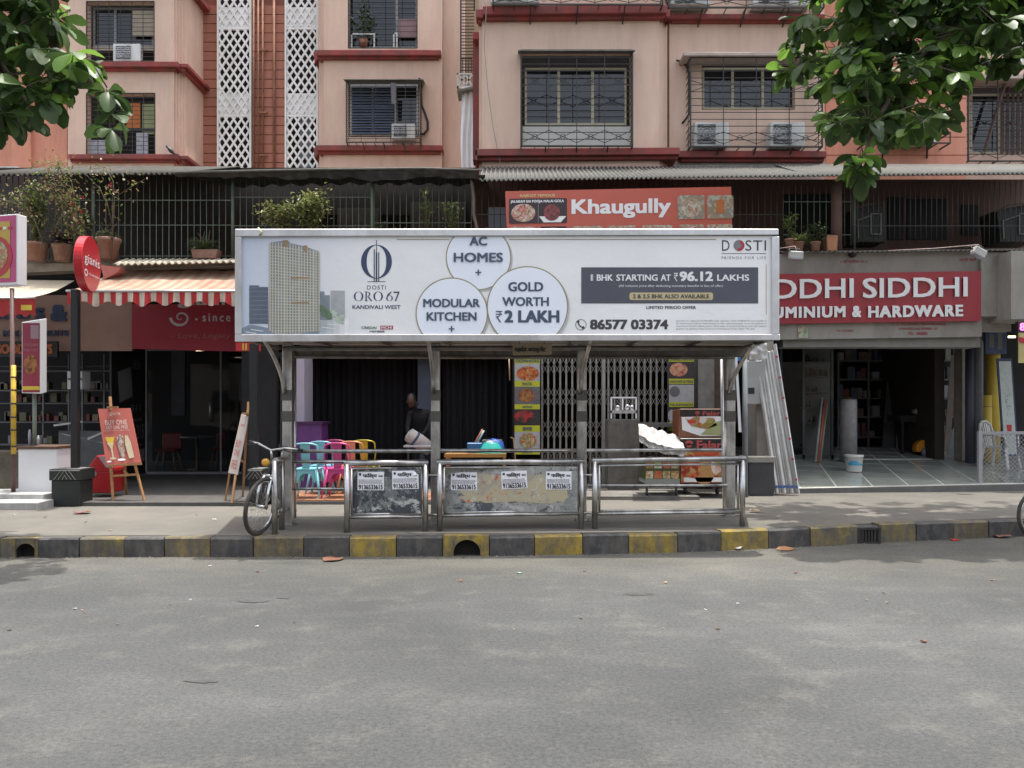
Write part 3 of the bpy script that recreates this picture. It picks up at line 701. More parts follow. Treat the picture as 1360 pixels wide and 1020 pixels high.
mb = MB(); mb.pbox(168, 137, 186, 170, DL + .2, .03); mb.build('orange_curtain', M('orange curtain', (.50, .16, .05), .9, n=.2), lef)
mb = MB(); mb.pbox(189, 138, 205, 178, DL + .2, .03); mb.build('green_curtain', M('pale green curtain', (.28, .30, .16), .9, n=.2), lef)
mb = MB(); mb.pbox(116, 171, 205, 174, DL + .18, .05); mb.build('shelf', iron, lef)
mb = MB(); mb.pbox(181, 176, 196, 204, DL + .15, .05); mb.build('laundry', M('pale cloth', (.42, .42, .46), .9, n=.3, ns=8), lef); mb = MB(); mb.pbox(118, 186, 140, 204, DL + .15, .05); mb.build('laundry', M('pale cloth'), lef)
grille(lef, 115, 124, 206, 205, DL + .05, .04, 5.5, 6, roof=False, floor=False, scroll=False)
cond(150, 58, 186, 81, DL - .06, 'dark fronted air conditioner in the upper window of the left block', .2, .65)
mb = MB(); D = 23.0; mb.box(X(-200, D), X(90, D) - .02, D, D + .2, 4.3, 17); mb.build('wall', coral, lef)
mb = MB(); mb.box(X(-70, D), X(44, D), D - .12, D, 4.3, 17); mb.build('pilaster', MATS['coral plaster'], lef)
mb = MB(); mb.box(X(-10, 22), X(24, 22), 22, 22.1, Z(232, 22), Z(221, 22))
mb.build('ventilator', white, lef)
# rust wall in plaster courses
def courses(x0, x1, D, ys, step=12.3):
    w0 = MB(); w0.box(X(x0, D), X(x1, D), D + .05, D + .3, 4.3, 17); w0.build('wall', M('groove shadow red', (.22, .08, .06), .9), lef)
    hh = step * D / F; m_ = MB(); m_.box(0, X(x1, D) - X(x0, D), 0, .05, 0, hh - .022)
    src = None; z = Z(ys, D)
    while z < 14:
        if src is None:
            src = m_.build('plaster_course', rust, None); src.parent = lef; src.location = Vector((X(x0, D), D, z)) - lef.location
        else: inst(src, lef, Vector((X(x0, D), D, z)) - lef.location)
        z += hh
courses(266, 288, DR, 240); courses(333, 378.5, DR, 240)
def lattice(x0, x1, D, w_=.035):
    """white jali screen: alternate open diamond panels and solid diamond-embossed panels"""
    bands = [(-44, -8, 0), (-8, 9.5, 0), (9.5, 36, 1), (36, 39, 2), (39, 124, 0), (124, 152, 1), (152, 155, 2), (155, 262, 0)]
    nx = 4; dx = (x1 - x0) / nx; dy = dx * 1.52
    fr = MB(); fr.pbox(x0 - 2, -44, x0, 262, D - .06, .2); fr.pbox(x1, -44, x1 + 2, 262, D - .06, .2); fr.build('screen_frame', white, lef)
    for a, b, k in bands:
        m_ = MB()
        if k == 1: m_.pbox(x0, a, x1, b, D + .02, .08)
        if k == 2: m_.pbox(x0, a, x1, b, D - .02, .1); m_.build('screen_panel', white, lef); continue
        c0 = -200
        # diagonal bars y = +-dy/dx*(x-x0)+c clipped to the band
        sl_ = dy / dx; c = a - (x1 - x0) * sl_
        c = math.floor((c + 44) / dy) * dy - 44
        while c < b + (x1 - x0) * sl_:
            for sg in (1, -1):
                pts = []
                xa, xb = x0, x1
                # y = c + sg*sl*(x-x0)
                f = lambda x: c + sg * sl_ * (x - x0)
                g_ = lambda y: x0 + (y - c) / (sg * sl_)
                lo, hi = sorted((g_(a), g_(b))); xa = max(x0, lo); xb = min(x1, hi)
                if xb - xa > .5: m_.bar(P(xa, f(xa), D + (.0 if sg > 0 else .006)), P(xb, f(xb), D + (.0 if sg > 0 else .006)), .034, .06)
            c += dy
        m_.build('screen_panel', white, lef)
white = M('screen white', (.78, .78, .76), .6, n=.06, ns=3, dirt=(.58, .57, .54), dn=.40, ds=2.4)
lattice(290, 331, DR - .1); lattice(380, 420, DR - .1)
mb = MB(); mb.box(X(285, DR), X(425, DR), DR + .9, DR + 1, 4.3, 17); mb.box(-24, 6, 26.6, 26.8, 0, 17); mb.build('dark_backing', blk2, lef)  # dark wall behind the screens, plus an added wide backing that blocks the sky
mb = MB(); mb.pbox(398, 155, 402, 226, DR + .4, .05); mb.pbox(407, 158, 411, 226, DR + .4, .05); mb.build('stair_window', M('pale blue frame', (.25, .33, .42), .6), lef)
mb = MB()
for xx in (337, 343, 349, 364): mb.tube([P(xx, -20, DR - .08), P(xx, 226, DR - .08)], .03 if xx != 364 else .04, 6)
for yy in (65, 148, 205): mb.pbox(344, yy, 355, yy + 2, DR - .14, .08)
mb.build('downpipe', M('rusty pipe', (.26, .115, .065), .7, n=.35, ns=5), lef)
# bird
t = thing('bird', 'small dark bird perched on the red ledge of the left block', 'bird', P(227, 203, DL - .3))
mb = MB(); c = P(227, 200, DL - .3); Rb = rot('Y', -40)
mb.lathe(c, [(.004, -.16), (.03, -.1), (.06, -.02), (.055, .06), (.03, .11), (.035, .14), (.03, .17), (.006, .2)], 10, R=rot('Y', -45)); mb.build('body', black, t)
mb = MB(); mb.bar(c + Vector((.08, 0, -.07)), c + Vector((.24, 0, -.13)), .035, .012); mb.build('tail', black, t)
mb = MB(); mb.bar(c + Vector((0, .01, -.02)), c + Vector((.01, .01, -.09)), .01); mb.bar(c + Vector((.03, .01, -.02)), c + Vector((.04, .01, -.09)), .01); mb.build('leg', black, t)
# ================================================================ SHOP ARCADE (podium with caged balcony)
YF = 14.2
arc = thing('shop_arcade', 'long single storey shop arcade with a caged balcony under corrugated sheets', 'arcade', (0, YF, 0))
shade = M('dark interior wall', (.035, .026, .022), .9, n=.25, ns=2)  # brown wall, colour darkened to give the interior its deep shade
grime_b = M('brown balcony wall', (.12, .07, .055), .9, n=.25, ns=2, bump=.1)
cream = M('dingy cream wall', (.33, .31, .28), .8, n=.12, ns=2, dirt=(.22, .2, .18), dn=.42)
mb = MB(); mb.box(-14, 14, YF + .05, 24, 4.17, 4.30); mb.build('balcony_slab', M('stained slab edge', (.26, .22, .17), .9, n=.3, ns=4), arc)
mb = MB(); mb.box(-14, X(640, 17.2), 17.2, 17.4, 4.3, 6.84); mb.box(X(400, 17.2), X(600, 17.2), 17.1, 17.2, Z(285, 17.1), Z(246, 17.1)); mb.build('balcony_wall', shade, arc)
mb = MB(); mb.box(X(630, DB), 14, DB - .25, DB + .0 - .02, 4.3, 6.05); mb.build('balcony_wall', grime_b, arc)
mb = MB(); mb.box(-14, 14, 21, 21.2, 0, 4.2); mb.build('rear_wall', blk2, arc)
# balcony grille: bars in bays between the posts
def bay(x0, x1, D, y0, y1, n, hs, foot=True, mat=greeniron, w_=.011):
    g = MB()
    for k in range(n + 1):
        xx = x0 + (x1 - x0) * k / n; j = random.uniform(-.4, .4)
        g.tube([P(xx + j, y0, D), P(xx, y1 - 3, D)] + ([P(xx + .5, y1 + 4, D - .10)] if foot else []), w_ / 2 + .002, 5)
    for h in hs: g.bar(P(x0, h, D), P(x1, h, D), .014)
    g.build('grille_bar', mat, arc, kind='stuff')
bay(-40, 122, YF, 232, 343, 20, (266, 299, 340)); bay(124, 308, YF, 232, 343, 22, (266, 299, 340)); bay(311, 493, YF, 236, 343, 22, (262, 300))
bay(497, 626, YF, 236, 343, 15, (296,)); bay(632, 1040, YF, 238, 340, 50, (285,), False, iron); bay(1040, 1130, YF, 246, 330, 11, (312, 268), False, greeniron); bay(1132, 1370, YF - .12, 240, 328, 34, (300,), False, iron)
for xx, y0, D, mt, r in ((124, 238, YF - .02, greeniron, .028), (309, 236, YF - .02, greeniron, .028), (494, 238, YF - .02, M('green pole', (.10, .15, .09), .6, n=.2), .028), (1111, 242, YF, grime_b, .1), (1135, 245, YF, greeniron, .02)):
    mb = MB(); mb.tube([P(xx, y0, D), P(xx, 343, D)], r, 8); mb.build('post', mt, arc)
t = thing('crooked_branch_pole', 'crooked weathered wooden pole propping the roof sheet at the middle of the arcade', 'pole', P(632, 343, YF - .1))
mb = MB(); mb.tube([P(626, 238, YF - .1), P(629, 262, YF - .1), P(629, 285, YF - .08), P(634, 305, YF - .1), P(634, 343, YF - .1)], .03, 8); mb.build('stem', M('weathered wood', (.16, .12, .09), .9, n=.3, ns=8), t)
# roof sheets
def corr(x0, x1, ya, yb, D0, yback, D1, per=7.0, amp=.022, name='roof_sheet', mat=None, parent=None):
    n = int((x1 - x0) / per * 8); vs = []; fs = []
    for r_ in range(2):
        for i in range(n + 1):
            px = x0 + (x1 - x0) * i / n
            if r_ == 0: p = P(px, ya + (yb - ya) * i / n, D0)
            else: p = P(px, 0, D0); p = Vector((p.x, D1, Z(yback, D1)))
            p = p + Vector((0, 0, amp * sin(2 * pi * i / 8))); vs.append(p)
    for i in range(n): fs.append((i, i + 1, i + n + 2, i + n + 1))
    m_ = MB(); m_.add(vs, fs, 0, True); o = m_.build(name, mat, parent or arc); s_ = o.modifiers.new('solid', 'SOLIDIFY'); s_.thickness = .012; return o
asb = M('weathered cement sheet', (.125, .122, .11), .8, n=.12, ns=2, dirt=(.11, .105, .095), dn=.47, ds=1.4, bump=.1)
asd = M('mossy dark sheet', (.055, .052, .042), .9, n=.3, ns=3, dirt=(.03, .028, .024), dn=.5, ds=2)
corr(-60, 236, 232, 230, YF - .25, 222, 17.2, 7, mat=asd)
corr(636, 1075, 239, 233, YF - .35, 222, DB - .02, 6.3, mat=asb); 
corr(1072, 1440, 233, 229, YF - .35, 219, DB + .0, 6.3, mat=asb)
# sagging tarpaulin over the middle
mb = MB(); vs = []; fs = []; nx, ny = 90, 10
for j in range(ny):
    for i in range(nx):
        u = i / (nx - 1); px = 232 + (644 - 232) * u
        sag = (math.sin(u * 23) * 1.2 + math.sin(u * 51 + 1) * .9 + math.sin(u * 110) * .5)
        ytop = 228 - 4.5 * sin(u * pi * .9) + (5 if u > .97 else 0) + sag * .3
        ylow = 233 + 5 * abs(sin(u * 11)) ** .7 * (1 if u > .15 else .3) + sag * 1.0 + (2 if .5 < u < .75 else 0)
        v = j / (ny - 1)
        if v < .6: yy = ylow + (ytop - ylow) * (v / .6); p = P(px, yy, YF - .20 - .10 * (v / .6) + .012 * sin(px * .23 + j))
        else: q = (v - .6) / .4; p = P(px, ytop, YF - .30); p = p + Vector((0, 2.9 * q, .55 * q + .03 * sin(px * .2 + j * 2)))
        vs.append(p)
for j in range(ny - 1):
    for i in range(nx - 1): a = j * nx + i; fs.append((a, a + 1, a + nx + 1, a + nx))
mb.add(vs, fs, 0, True)
t = thing('tarpaulin', 'sagging dirty black tarpaulin stretched over the middle of the balcony roof', 'tarpaulin', P(440, 230, YF))
mb.build('sheet', M('dirty tarpaulin', (.018, .017, .016), .6, n=.3, ns=4, dirt=(.09, .085, .075), dn=.38, ds=3.0, bump=.4, bs=12), t)
mb = MB(); mb.tube([P(232, 229, YF - .3), P(420, 225, YF - .3), P(560, 223.5, YF - .3), P(640, 226, YF - .3)], .02, 8); mb.build('edge_roll', M('grey roll', (.11, .105, .09), .8, n=.3, ns=6), t)
# balcony windows and far objects behind the bars
for x0, y0, x1, y1, f_ in ((448, 276, 503, 304, .10), (545, 268, 618, 304, .08)):
    mb = MB(); mb.pbox(x0, y0, x1, y1, 17.05, .1); mb.build('balcony_window', M('dim window', (.10, .085, .075), .7, n=.3, ns=5), arc)
mb = MB(); mb.pbox(648, 275, 673, 304, YF + .4, .05); mb.build('air_vent', M('grey vent', (.16, .17, .19), .6), arc)
for x0, y0, x1, y1 in ((1040, 258, 1122, 318), (1180, 262, 1200, 318), (1205, 264, 1258, 318), (1278, 272, 1300, 312)):
    mb = MB(); mb.pbox(x0, y0, x1, y1, DB - .29, .04); mb.build('balcony_window', M('black opening', (.016, .015, .018), .8), arc)
def cage(x0, x1, y0, y1, label):
    D = YF + .12; t = thing('window_cage', label, 'window cage', P((x0 + x1) / 2, y1, D + .2)); o = .55
    mb = MB(); mb.hexa([P(x0 - 8, y0 - 2, D), P(x1 + 4, y0 - 12, D), P(x1 + 4, y1, D), P(x0 - 3, y1, D)], [P(x0 - 8, y0 - 2, D) + Vector((0, o, 0)), P(x1 + 4, y0 - 12, D) + Vector((0, o, 0)), P(x1 + 4, y1, D) + Vector((0, o, 0)), P(x0 - 3, y1, D) + Vector((0, o, 0))]); mb.build('casing', M('dark cage sheet', (.022, .021, .02), .7, n=.3), t)
    mb = MB(); w2 = x0 + (x1 - x0) * .52
    pale = M('pale dotted frame', (.13, .13, .12), .6, n=.2)
    for a, b in (((x0, y0 + 12), (x0 + 1, y1 - 4)), ((w2, y0 + 3), (w2, y1 - 10)), ((x1 - 3, y0 + 3), (x1 - 3, y1 - 10))): mb.bar(P(*a, D - .02), P(*b, D - .02), .022)
    for a, b in (((w2, y0 + 3), (x1 - 3, y0 + 3)), ((w2, y1 - 10), (x1 - 3, y1 - 10)), ((x0, y0 + 12), (w2, y0 + 5))): mb.bar(P(*a, D - .02), P(*b, D - .02), .02)
    mb.build('frame', pale, t)
    mb = MB(); mb.hexa([P(x0 - 10, y0 - 1, D - .1), P(x0 + 8, y0 - 10, D - .1), P(x0 + 8, y0 - 8, D - .1), P(x0 - 10, y0 + 1, D - .1)], [P(x0 - 10, y0 - 1, D + .5), P(x0 + 8, y0 - 10, D + .5), P(x0 + 8, y0 - 8, D + .5), P(x0 - 10, y0 + 1, D + .5)])
    mb.hexa([P(x0 + 8, y0 - 10, D - .1), P(x1 + 5, y0 - 13, D - .1), P(x1 + 5, y0 - 11, D - .1), P(x0 + 8, y0 - 8, D - .1)], [P(x0 + 8, y0 - 10, D + .5), P(x1 + 5, y0 - 13, D + .5), P(x1 + 5, y0 - 11, D + .5), P(x0 + 8, y0 - 8, D + .5)]); mb.build('rain_hood', asd, t)
cage(1139, 1173, 281, 321, 'dark window cage with pale double frame on the balcony above the red shop sign')
cage(1332, 1374, 281, 321, 'dark window cage with pale frame on the balcony cut by the right edge')

# ---- right shop front
t = thing('shop_sign', 'red hardware shop sign with raised white capital letters on a pale board', 'shop sign', P(1170, 395, 14))
Ds = 13.95
mb = MB(); mb.pq([(960, 338, Ds + .12), (1304, 334, Ds + .12), (1304, 447, Ds + .12), (960, 452, Ds + .12)], .1); mb.build('backing_board', cream, t)
mb = MB(); mb.pq([(960, 365, Ds), (1303, 360, Ds), (1303, 426, Ds), (960, 431, Ds)], .1); mb.build('red_panel', M('sign red', (.30, .022, .03), .45, n=.05), t)
sl2 = lambda D, x0=1035, k=-.0155: (lambda x, y, l=0: P(x, y + (x - x0) * k, D) + Vector((0, -.03 - l, 0)))
mb = MB(); fn = lambda x, y, l=0: P(x, y + (x - 1303) * -.0145, Ds) + Vector((0, -.03 - l, 0))
ptext(mb, 'RIDDHI', 990, 367.5, 1133, 393, fn, 0, .02, th=-.026); ptext(mb, 'SIDDHI', 1145, 367.5, 1284, 394, fn, 0, .02, th=-.026)
ptext(mb, 'ALUMINIUM', 998, 404, 1122, 419, fn, 0, .045, 1.15, th=-.02); ptext(mb, '&', 1131, 404, 1143, 419, fn, 0, .045, th=-.02); ptext(mb, 'HARDWARE', 1152, 404.5, 1278, 420, fn, 0, .045, 1.15, th=-.02)
mb.build('lettering', wclean, t)
fb = lambda x, y, l=0: P(x, y, Ds + .12) + Vector((0, -.004, 0))
mb = MB(); ptext(mb, '11, 12, RAJ ARCADE, MAHAVIRNAGAR,', 1184, 429, 1257, 433, fb, 0, .02); ptext(mb, 'KANDIVALI (W), MUMBAI - 67.', 1194, 435, 1246, 439, fb, 0, .02); ptext(mb, 'TEL : 2868805', 1206, 441, 1232, 445, fb, 0, .02)
ptext(mb, '।। श्री महावीराय नमः ।।', 1116, 344.5, 1152, 350.5, fb, 0, .015); ptext(mb, 'जय श्री नाथजी', 1274, 342.5, 1296, 348, fb, 0, .015); ptext(mb, 'Mob: 9320788805', 1111, 437.5, 1133, 441, fb, 0, .01)
mb.build('small_lettering', MATS['sign red'], t)
mb = MB(); mb.pbox(1060, 432, 1073, 449, Ds + .1, .01); mb.build('sticker', food('sticker print', [(.2, .3, .15), (.5, .5, .4), (.25, .1, .08)], 14), t)
mb = MB(); mb.pbox(1303, 335, 1345, 420, 14.0, .3); mb.pbox(1343, 333, 1480, 424, 13.6, .7); mb.build('shop_pier_wall', cream, arc)
mb = MB(); mb.pbox(1303, 418, 1343, 440, 14.25, .2); mb.build('shop_pier_wall', cream, arc)
corr(1040, 1440, 335, 330, Ds - .05, 334, 14.5, 6.5, .014, 'small_roof_strip', asb)
# header beam above openings, shutter box
mb = MB(); mb.pbox(1040, 448, 1302, 461, Ds + .25, .4); mb.build('shutter_box', M('shutter grey', (.22, .21, .19), .7, n=.2), arc)
mb = MB(); mb.pbox(1278, 440, 1290, 612, 16, .3); mb.build('shop_pillar', M('pale pillar', (.30, .26, .22), .7, n=.25, ns=6), arc)
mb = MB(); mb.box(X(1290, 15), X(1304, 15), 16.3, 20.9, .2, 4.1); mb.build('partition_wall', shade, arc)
# central shops
mb = MB(); mb.box(X(345, 14.4), X(1000, 14.4), 14.4, 14.6, Z(474, 14.4), 4.17); mb.build('header_wall', M('dark header', (.06, .045, .04), .8, n=.3), arc)
lil = M('lilac wall', (.40, .36, .43), .7, n=.08)
mb = MB(); mb.box(X(389, 13.9), X(404, 13.9), 13.9, 14.5, FL, Z(470, 13.9)); mb.build('shop_pillar', lil, arc)
mb = MB(); mb.box(X(553, 14.6), X(577, 14.6), 14.8, 15.0, FL, 3.2); mb.build('shop_pillar', M('blue grey wall', (.07, .08, .11), .8, n=.2), arc)
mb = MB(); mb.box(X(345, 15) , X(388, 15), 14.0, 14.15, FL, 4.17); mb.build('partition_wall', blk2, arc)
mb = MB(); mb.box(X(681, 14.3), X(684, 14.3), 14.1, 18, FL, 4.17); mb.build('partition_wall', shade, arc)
mb = MB(); mb.box(X(922, 14.3), X(943, 14.3), 14.0, 14.4, FL, 4.17); mb.build('shop_pillar', M('grey pillar', (.20, .19, .17), .8, n=.3, ns=5), arc)
mb = MB(); mb.box(X(943, 14.5), X(960, 14.5), 14.3, 14.6, FL, 4.17); mb.build('shop_pillar', M('tan pillar', (.20, .15, .11), .8, n=.3, ns=5), arc)
mb = MB(); mb.box(X(1004, 13.4), X(1026, 13.4), 13.35, 14.2, PT, Z(452, 13.4)); mb.build('shop_pillar', M('stained pale pillar', (.33, .30, .27), .85, n=.25, ns=3), arc)
mb = MB(); mb.box(X(995, 12.9), X(1028, 12.9), 12.9, 13.3, PT, Z(614, 12.9)); mb.build('plinth', M('dark plinth stone', (.05, .05, .055), .5, n=.3), arc)
mb = MB(); mb.box(X(993, 12.9), X(1030, 12.9), 12.87, 13.35, Z(614, 12.9), Z(607, 12.9)); mb.build('plinth_cap', M('pale stone', (.27, .26, .23), .8, n=.2), arc)
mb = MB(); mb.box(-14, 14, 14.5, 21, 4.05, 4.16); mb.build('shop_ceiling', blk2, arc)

# ---- black curtains
def curtain(x0, x1, D, y0, y1, label):
    t = thing('black_curtain', label, 'curtain', P((x0 + x1) / 2, y1, D)); mb = MB(); n = int((x1 - x0) * .8); vs = []; fs = []
    for j in (0, 1):
        for i in range(n + 1):
            px = x0 + (x1 - x0) * i / n; vs.append(P(px, (y0, y1)[j], D) + Vector((0, .05 * sin(i * .9) + .03 * sin(i * .37), 0)))
    for i in range(n): fs.append((i, i + 1, i + n + 2, i + n + 1))
    mb.add(vs, fs, 0, True); mb.build('cloth', M('black cloth', (.008, .007, .009), .95, n=.2), t)
curtain(405, 556, 15.2, 470, 650, 'wide black curtain hanging across the shop behind the coloured metal chairs')
curtain(588, 683, 14.9, 470, 650, 'narrow black curtain hanging across the shop right of the middle post')

# ---- collapsible gate
t = thing('collapsible_gate', 'grey folding lattice gate closed across the snack bar', 'gate', P(800, 655, 14.3))
gm = M('grey gate paint', (.30, .28, .25), .5, metal=.2, n=.2, ns=6)
Dg = 14.25; u0 = None; nU = 21; xs = [720 + (888 - 720) * k / nU for k in range(nU + 1)]
ub = MB(); ub.box(-.016, .016, -.015, .015, 0, Z(472, Dg) - FL); 
for k, xx in enumerate(xs):
    if u0 is None: u0 = ub.build('upright', gm, None); u0.parent = t; u0.location = Vector((X(xx, Dg), Dg, FL)) - t.location
    else: inst(u0, t, Vector((X(xx, Dg), Dg + .002 * (k % 2), FL)) - t.location)
mb = MB()
for k in range(nU):
    a, b = xs[k], xs[k + 1]
    for yc, hh in ((484, 13), (527, 13), (570, 13), (612, 13), (648, 9)):
        # each lattice link crosses one bay, handing on at the uprights
        mb.bar(P(a, yc - hh, Dg - .02), P(b, yc + 1, Dg - .02), .018, .006); mb.bar(P(b, yc - hh, Dg - .026), P(a, yc + 1, Dg - .026), .018, .006)
        mb.bar(P(a, yc - 1, Dg - .02), P(b, yc + hh, Dg - .02), .018, .006); mb.bar(P(b, yc - 1, Dg - .026), P(a, yc + hh, Dg - .026), .018, .006)
mb.build('lattice_link', gm, t, kind='stuff')
mb = MB(); mb.pbox(716, 469, 892, 474, Dg - .03, .06); mb.pbox(800, 472, 804, 655, Dg - .04, .05); mb.build('gate_frame', gm, t)
for x0, y0, x1, y1, D in ((812, 528, 846, 600, 13.3),):
    c = thing('snack_counter', 'dark snack counter with a small glass case top in front of the lattice gate', 'counter', P(829, 655, D))
    mb = MB(); mb.pbox(808, 557, 849, 655, D, .5); mb.build('body', M('dark counter panel', (.12, .11, .10), .6, n=.4, ns=6), c, bevel=.01)
    mb = MB(); mb.pbox(811, 545, 846, 549, D, .4); mb.build('shelf', alum, c)
    mb = MB()
    for a in ((811, 528, 813, 556), (844, 528, 846, 556), (826, 528, 828, 547), (811, 527, 846, 529)): mb.pbox(*a, D, .02)
    for xx in (811, 844): mb.pbox(xx, 528, xx + 2, 556, D + .38, .02)
    mb.build('frame', wclean, c)
    for k, (xx, yy) in enumerate(((820, 541), (833, 540), (839, 541))):
        mb = MB(); mb.lathe(P(xx, yy + 4, D + .15), [(.04, 0), (.045, .06), (.03, .09)], 10); mb.build('cup', M('steel cup', (.6, .6, .6), .2, metal=1, n=0), c)
    mb = MB(); mb.pbox(845, 562, 899, 567, D + .3, .5); mb.build('worktop', M('grey worktop', (.16, .15, .14), .4), c)

# ---- menu boards
foodA = [(.30, .05, .02), (.50, .14, .03), (.10, .03, .02), (.55, .28, .12)]
def menu(x0, x1, y0, y1, D, items, label):
    t = thing('menu_board', label, 'menu board', P((x0 + x1) / 2, y1, D)); mb = MB(); mb.pbox(x0, y0, x1, y1, D, .03); mb.build('board', M('menu black', (.03, .025, .025), .5), t, bevel=.004)
    ym = MB(); tx = MB(); fn = flat(D, .006); f2 = flat(D, .011)
    for it in items:
        if it[0] == 'y':
            ym = MB(); rect(ym, x0 + .5, it[1], x1 - .5, it[2], fn); ym.build('yellow_band', M('lime yellow', (.42, .42, .02), .5, n=.05), t); ptext(tx, it[3], x0 + (4 if len(it[3]) < 9 else 1.5) + (x1 - x0) * (.2 if len(it[3]) < 9 else 0), it[1] + 2, x1 - (4 if len(it[3]) < 9 else 1.5) - (x1 - x0) * (.2 if len(it[3]) < 9 else 0), it[2] - 1.5, f2, 0, .02)
        else:
            _, ya, yb, bgm, fm, cx, cy, rx, ry = it
            a = MB(); rect(a, x0 + .5, ya, x1 - .5, yb, fn); disc(a, cx, cy, rx, ry, f2, 1, 20); a.build('picture', [bgm, fm], t)
    tx.build('lettering', navy, t)
fA = food('noodle print', foodA, 28); fB = food('pasta print', [(.2, .07, .03), (.36, .16, .05), (.12, .04, .02)], 26); fC = food('salad bowl print', [(.4, .36, .2), (.16, .22, .08), (.45, .1, .04), (.5, .45, .3)], 30)
fbg = M('grey print', (.12, .11, .12), .5, n=.3, ns=10); fwh = M('pale print', (.35, .35, .36), .5, n=.15, ns=10)
menu(683, 717.5, 473, 604, 13.9, [('y', 475, 483, 'SCHEZWAN NOODLES'), ('p', 483, 506, fwh, fA, 701, 496, 15, 9.5), ('y', 506, 513.5, 'PASTA'), ('p', 513.5, 537, fbg, fB, 699, 525, 11, 9), ('y', 537, 543.5, 'NOODLES'),
     ('p', 543.5, 564, MATS['menu black'], food('red jar print', [(.02, .02, .02), (.35, .03, .03), (.05, .05, .05)], 14), 697, 553, 14, 8), ('y', 565, 573.5, 'GRUNTER'), ('p', 573.5, 597, fwh, fC, 701, 585, 11.5, 10), ('y', 597, 603.5, 'SALADS')], 'tall menu board with lime yellow bands and noodle pictures left of the lattice gate')
menu(888, 922, 471, 602, 13.95, [('y', 473, 480.5, 'CHINESE STARTERS'), ('p', 481, 503, MATS['menu black'], food('starter print', [(.45, .12, .05), (.5, .3, .2), (.3, .05, .02)], 26), 901, 491, 12, 9), ('y', 503, 510, 'NACHOS & FRIES'), ('p', 511, 534, fwh, fbg, 896, 520, 7, 7), ('y', 534, 540.5, 'MILKSHAKES'), ('p', 541, 560, MATS['menu black'], fwh, 892, 552, 5, 8), ('y', 560, 572, 'SHAKES')], 'tall menu board with lime yellow bands at the right end of the lattice gate')
# ================================================================ BUS SHELTER
def DX(px): return 8.95 + (px - 365) / 618 * .55        # front rail line, slightly turned from the picture plane
sh = thing('bus_shelter', 'stainless steel bus shelter with four posts behind the long white billboard', 'bus shelter', (0, 9.9, PT))
cols = ((381, 9.55, 13), (578, 9.7, 12), (773, 9.9, 12.5), (971, 10.35, 12))
ztop = 2.42
for px, D, wd in cols:
    x = X(px, D); hw = wd * D / F / 2
    mb = MB(); mb.box(x - hw, x + hw, D, D + hw * 2, PT - .01, ztop); mb.build('post', steel, sh, bevel=.012, seg=2)
    mb = MB(); mb.box(x - hw * 1.5, x + hw * 1.5, D - .03, D + hw * 2 + .03, PT - .005, PT + .012); mb.build('base_plate', steel, sh)
    # curved bracket running forward to the billboard
    mb = MB(); pts = []
    for k in range(9):
        a = k / 8; yy = D - .02 - .62 * (a ** 1.6) ; zz = Z(522, D) + (ztop + .0 - Z(522, D)) * (a ** .8); pts.append((x - hw * .4 + (px - 578) * .00035 * a, yy, zz))
    mb.tube(pts, .026, 8); mb.build('bracket', steel, sh)
    mb = MB()
    for yc in (525, 553): mb.box(x - hw - .004, x + hw + .004, D - .006, D + hw * 2 + .004, Z(yc + 7, D), Z(yc - 7, D))
    mb.build('collar', M('dark tape', (.10, .095, .085), .6, n=.3), sh)
for px, D in ((391.5, 10.25), (958, 10.8)):
    mb = MB(); mb.tube([P(px, 468, D), P(px + (3 if px > 900 else 0), 640, D), Vector((X(px + (4 if px > 900 else 0), D), D, PT))], .022, 8); mb.build('rear_pole', steel, sh)
dks = M('dull rear steel', (.22, .21, .195), .45, metal=.8, n=.2, ns=6, dirt=(.12, .10, .08), dn=.45, ds=4)
mb = MB(); mb.box(X(372, 9.6), X(990, 10.4) , 10.3, 10.36, Z(474, 10.3), Z(462, 10.3)); mb.build('rear_beam', dks, sh, bevel=.008)
mb = MB(); mb.tube([P(384, 474, 10.2), P(975, 475, 10.2)], .022, 8); mb.build('rear_beam', dks, sh)
mb = MB(); mb.tube([P(376, 463, 9.5), P(985, 462, 9.9)], .03, 8); mb.build('rear_beam', dks, sh)
mb = MB()
roofq = [(X(318, 9.0), 9.08, 2.44), (X(1030, 9.0), 9.4, 2.44), (X(1010, 10.7), 10.75, 2.47), (X(345, 10.7), 10.55, 2.47)]
mb.prism(roofq, (0, 0, .03)); mb.build('roof_sheet', M('roof underside', (.30, .28, .25), .6, n=.2, ns=4), sh)
for k in range(9):
    a = k / 8; x0 = roofq[0][0] + (roofq[1][0] - roofq[0][0]) * a; mb = MB(); mb.box(x0, x0 + .04, 9.3 + a * .1, 10.5, 2.40, 2.436); mb.build('roof_rib', dks, sh)
# rails behind the panels
def rail(parent, a, b, r, name='rail'):
    mb = MB(); mb.tube([a, b], r, 10); return mb.build(name, steel, parent)
rail(sh, P(388, 599.5, 9.62), P(958, 597.5, 10.3), .024); rail(sh, P(388, 613, 9.6), P(470, 613, 9.62), .022); rail(sh, P(388, 649, 9.6), P(470, 649.5, 9.62), .017); rail(sh, P(560, 631.5, 9.7), P(596, 631.5, 9.7), .017); rail(sh, P(760, 631, 9.9), P(796, 631, 9.9), .017)
rail(sh, P(560, 684, 9.4), P(596, 684, 9.4), .017); rail(sh, P(760, 681.5, 9.6), P(796, 681.5, 9.6), .017); rail(sh, P(780, 645.5, 10.0), P(966, 644.5, 10.3), .02)
rail(sh, P(390, 684, 9.7) , P(392, 600, 9.7), .014)
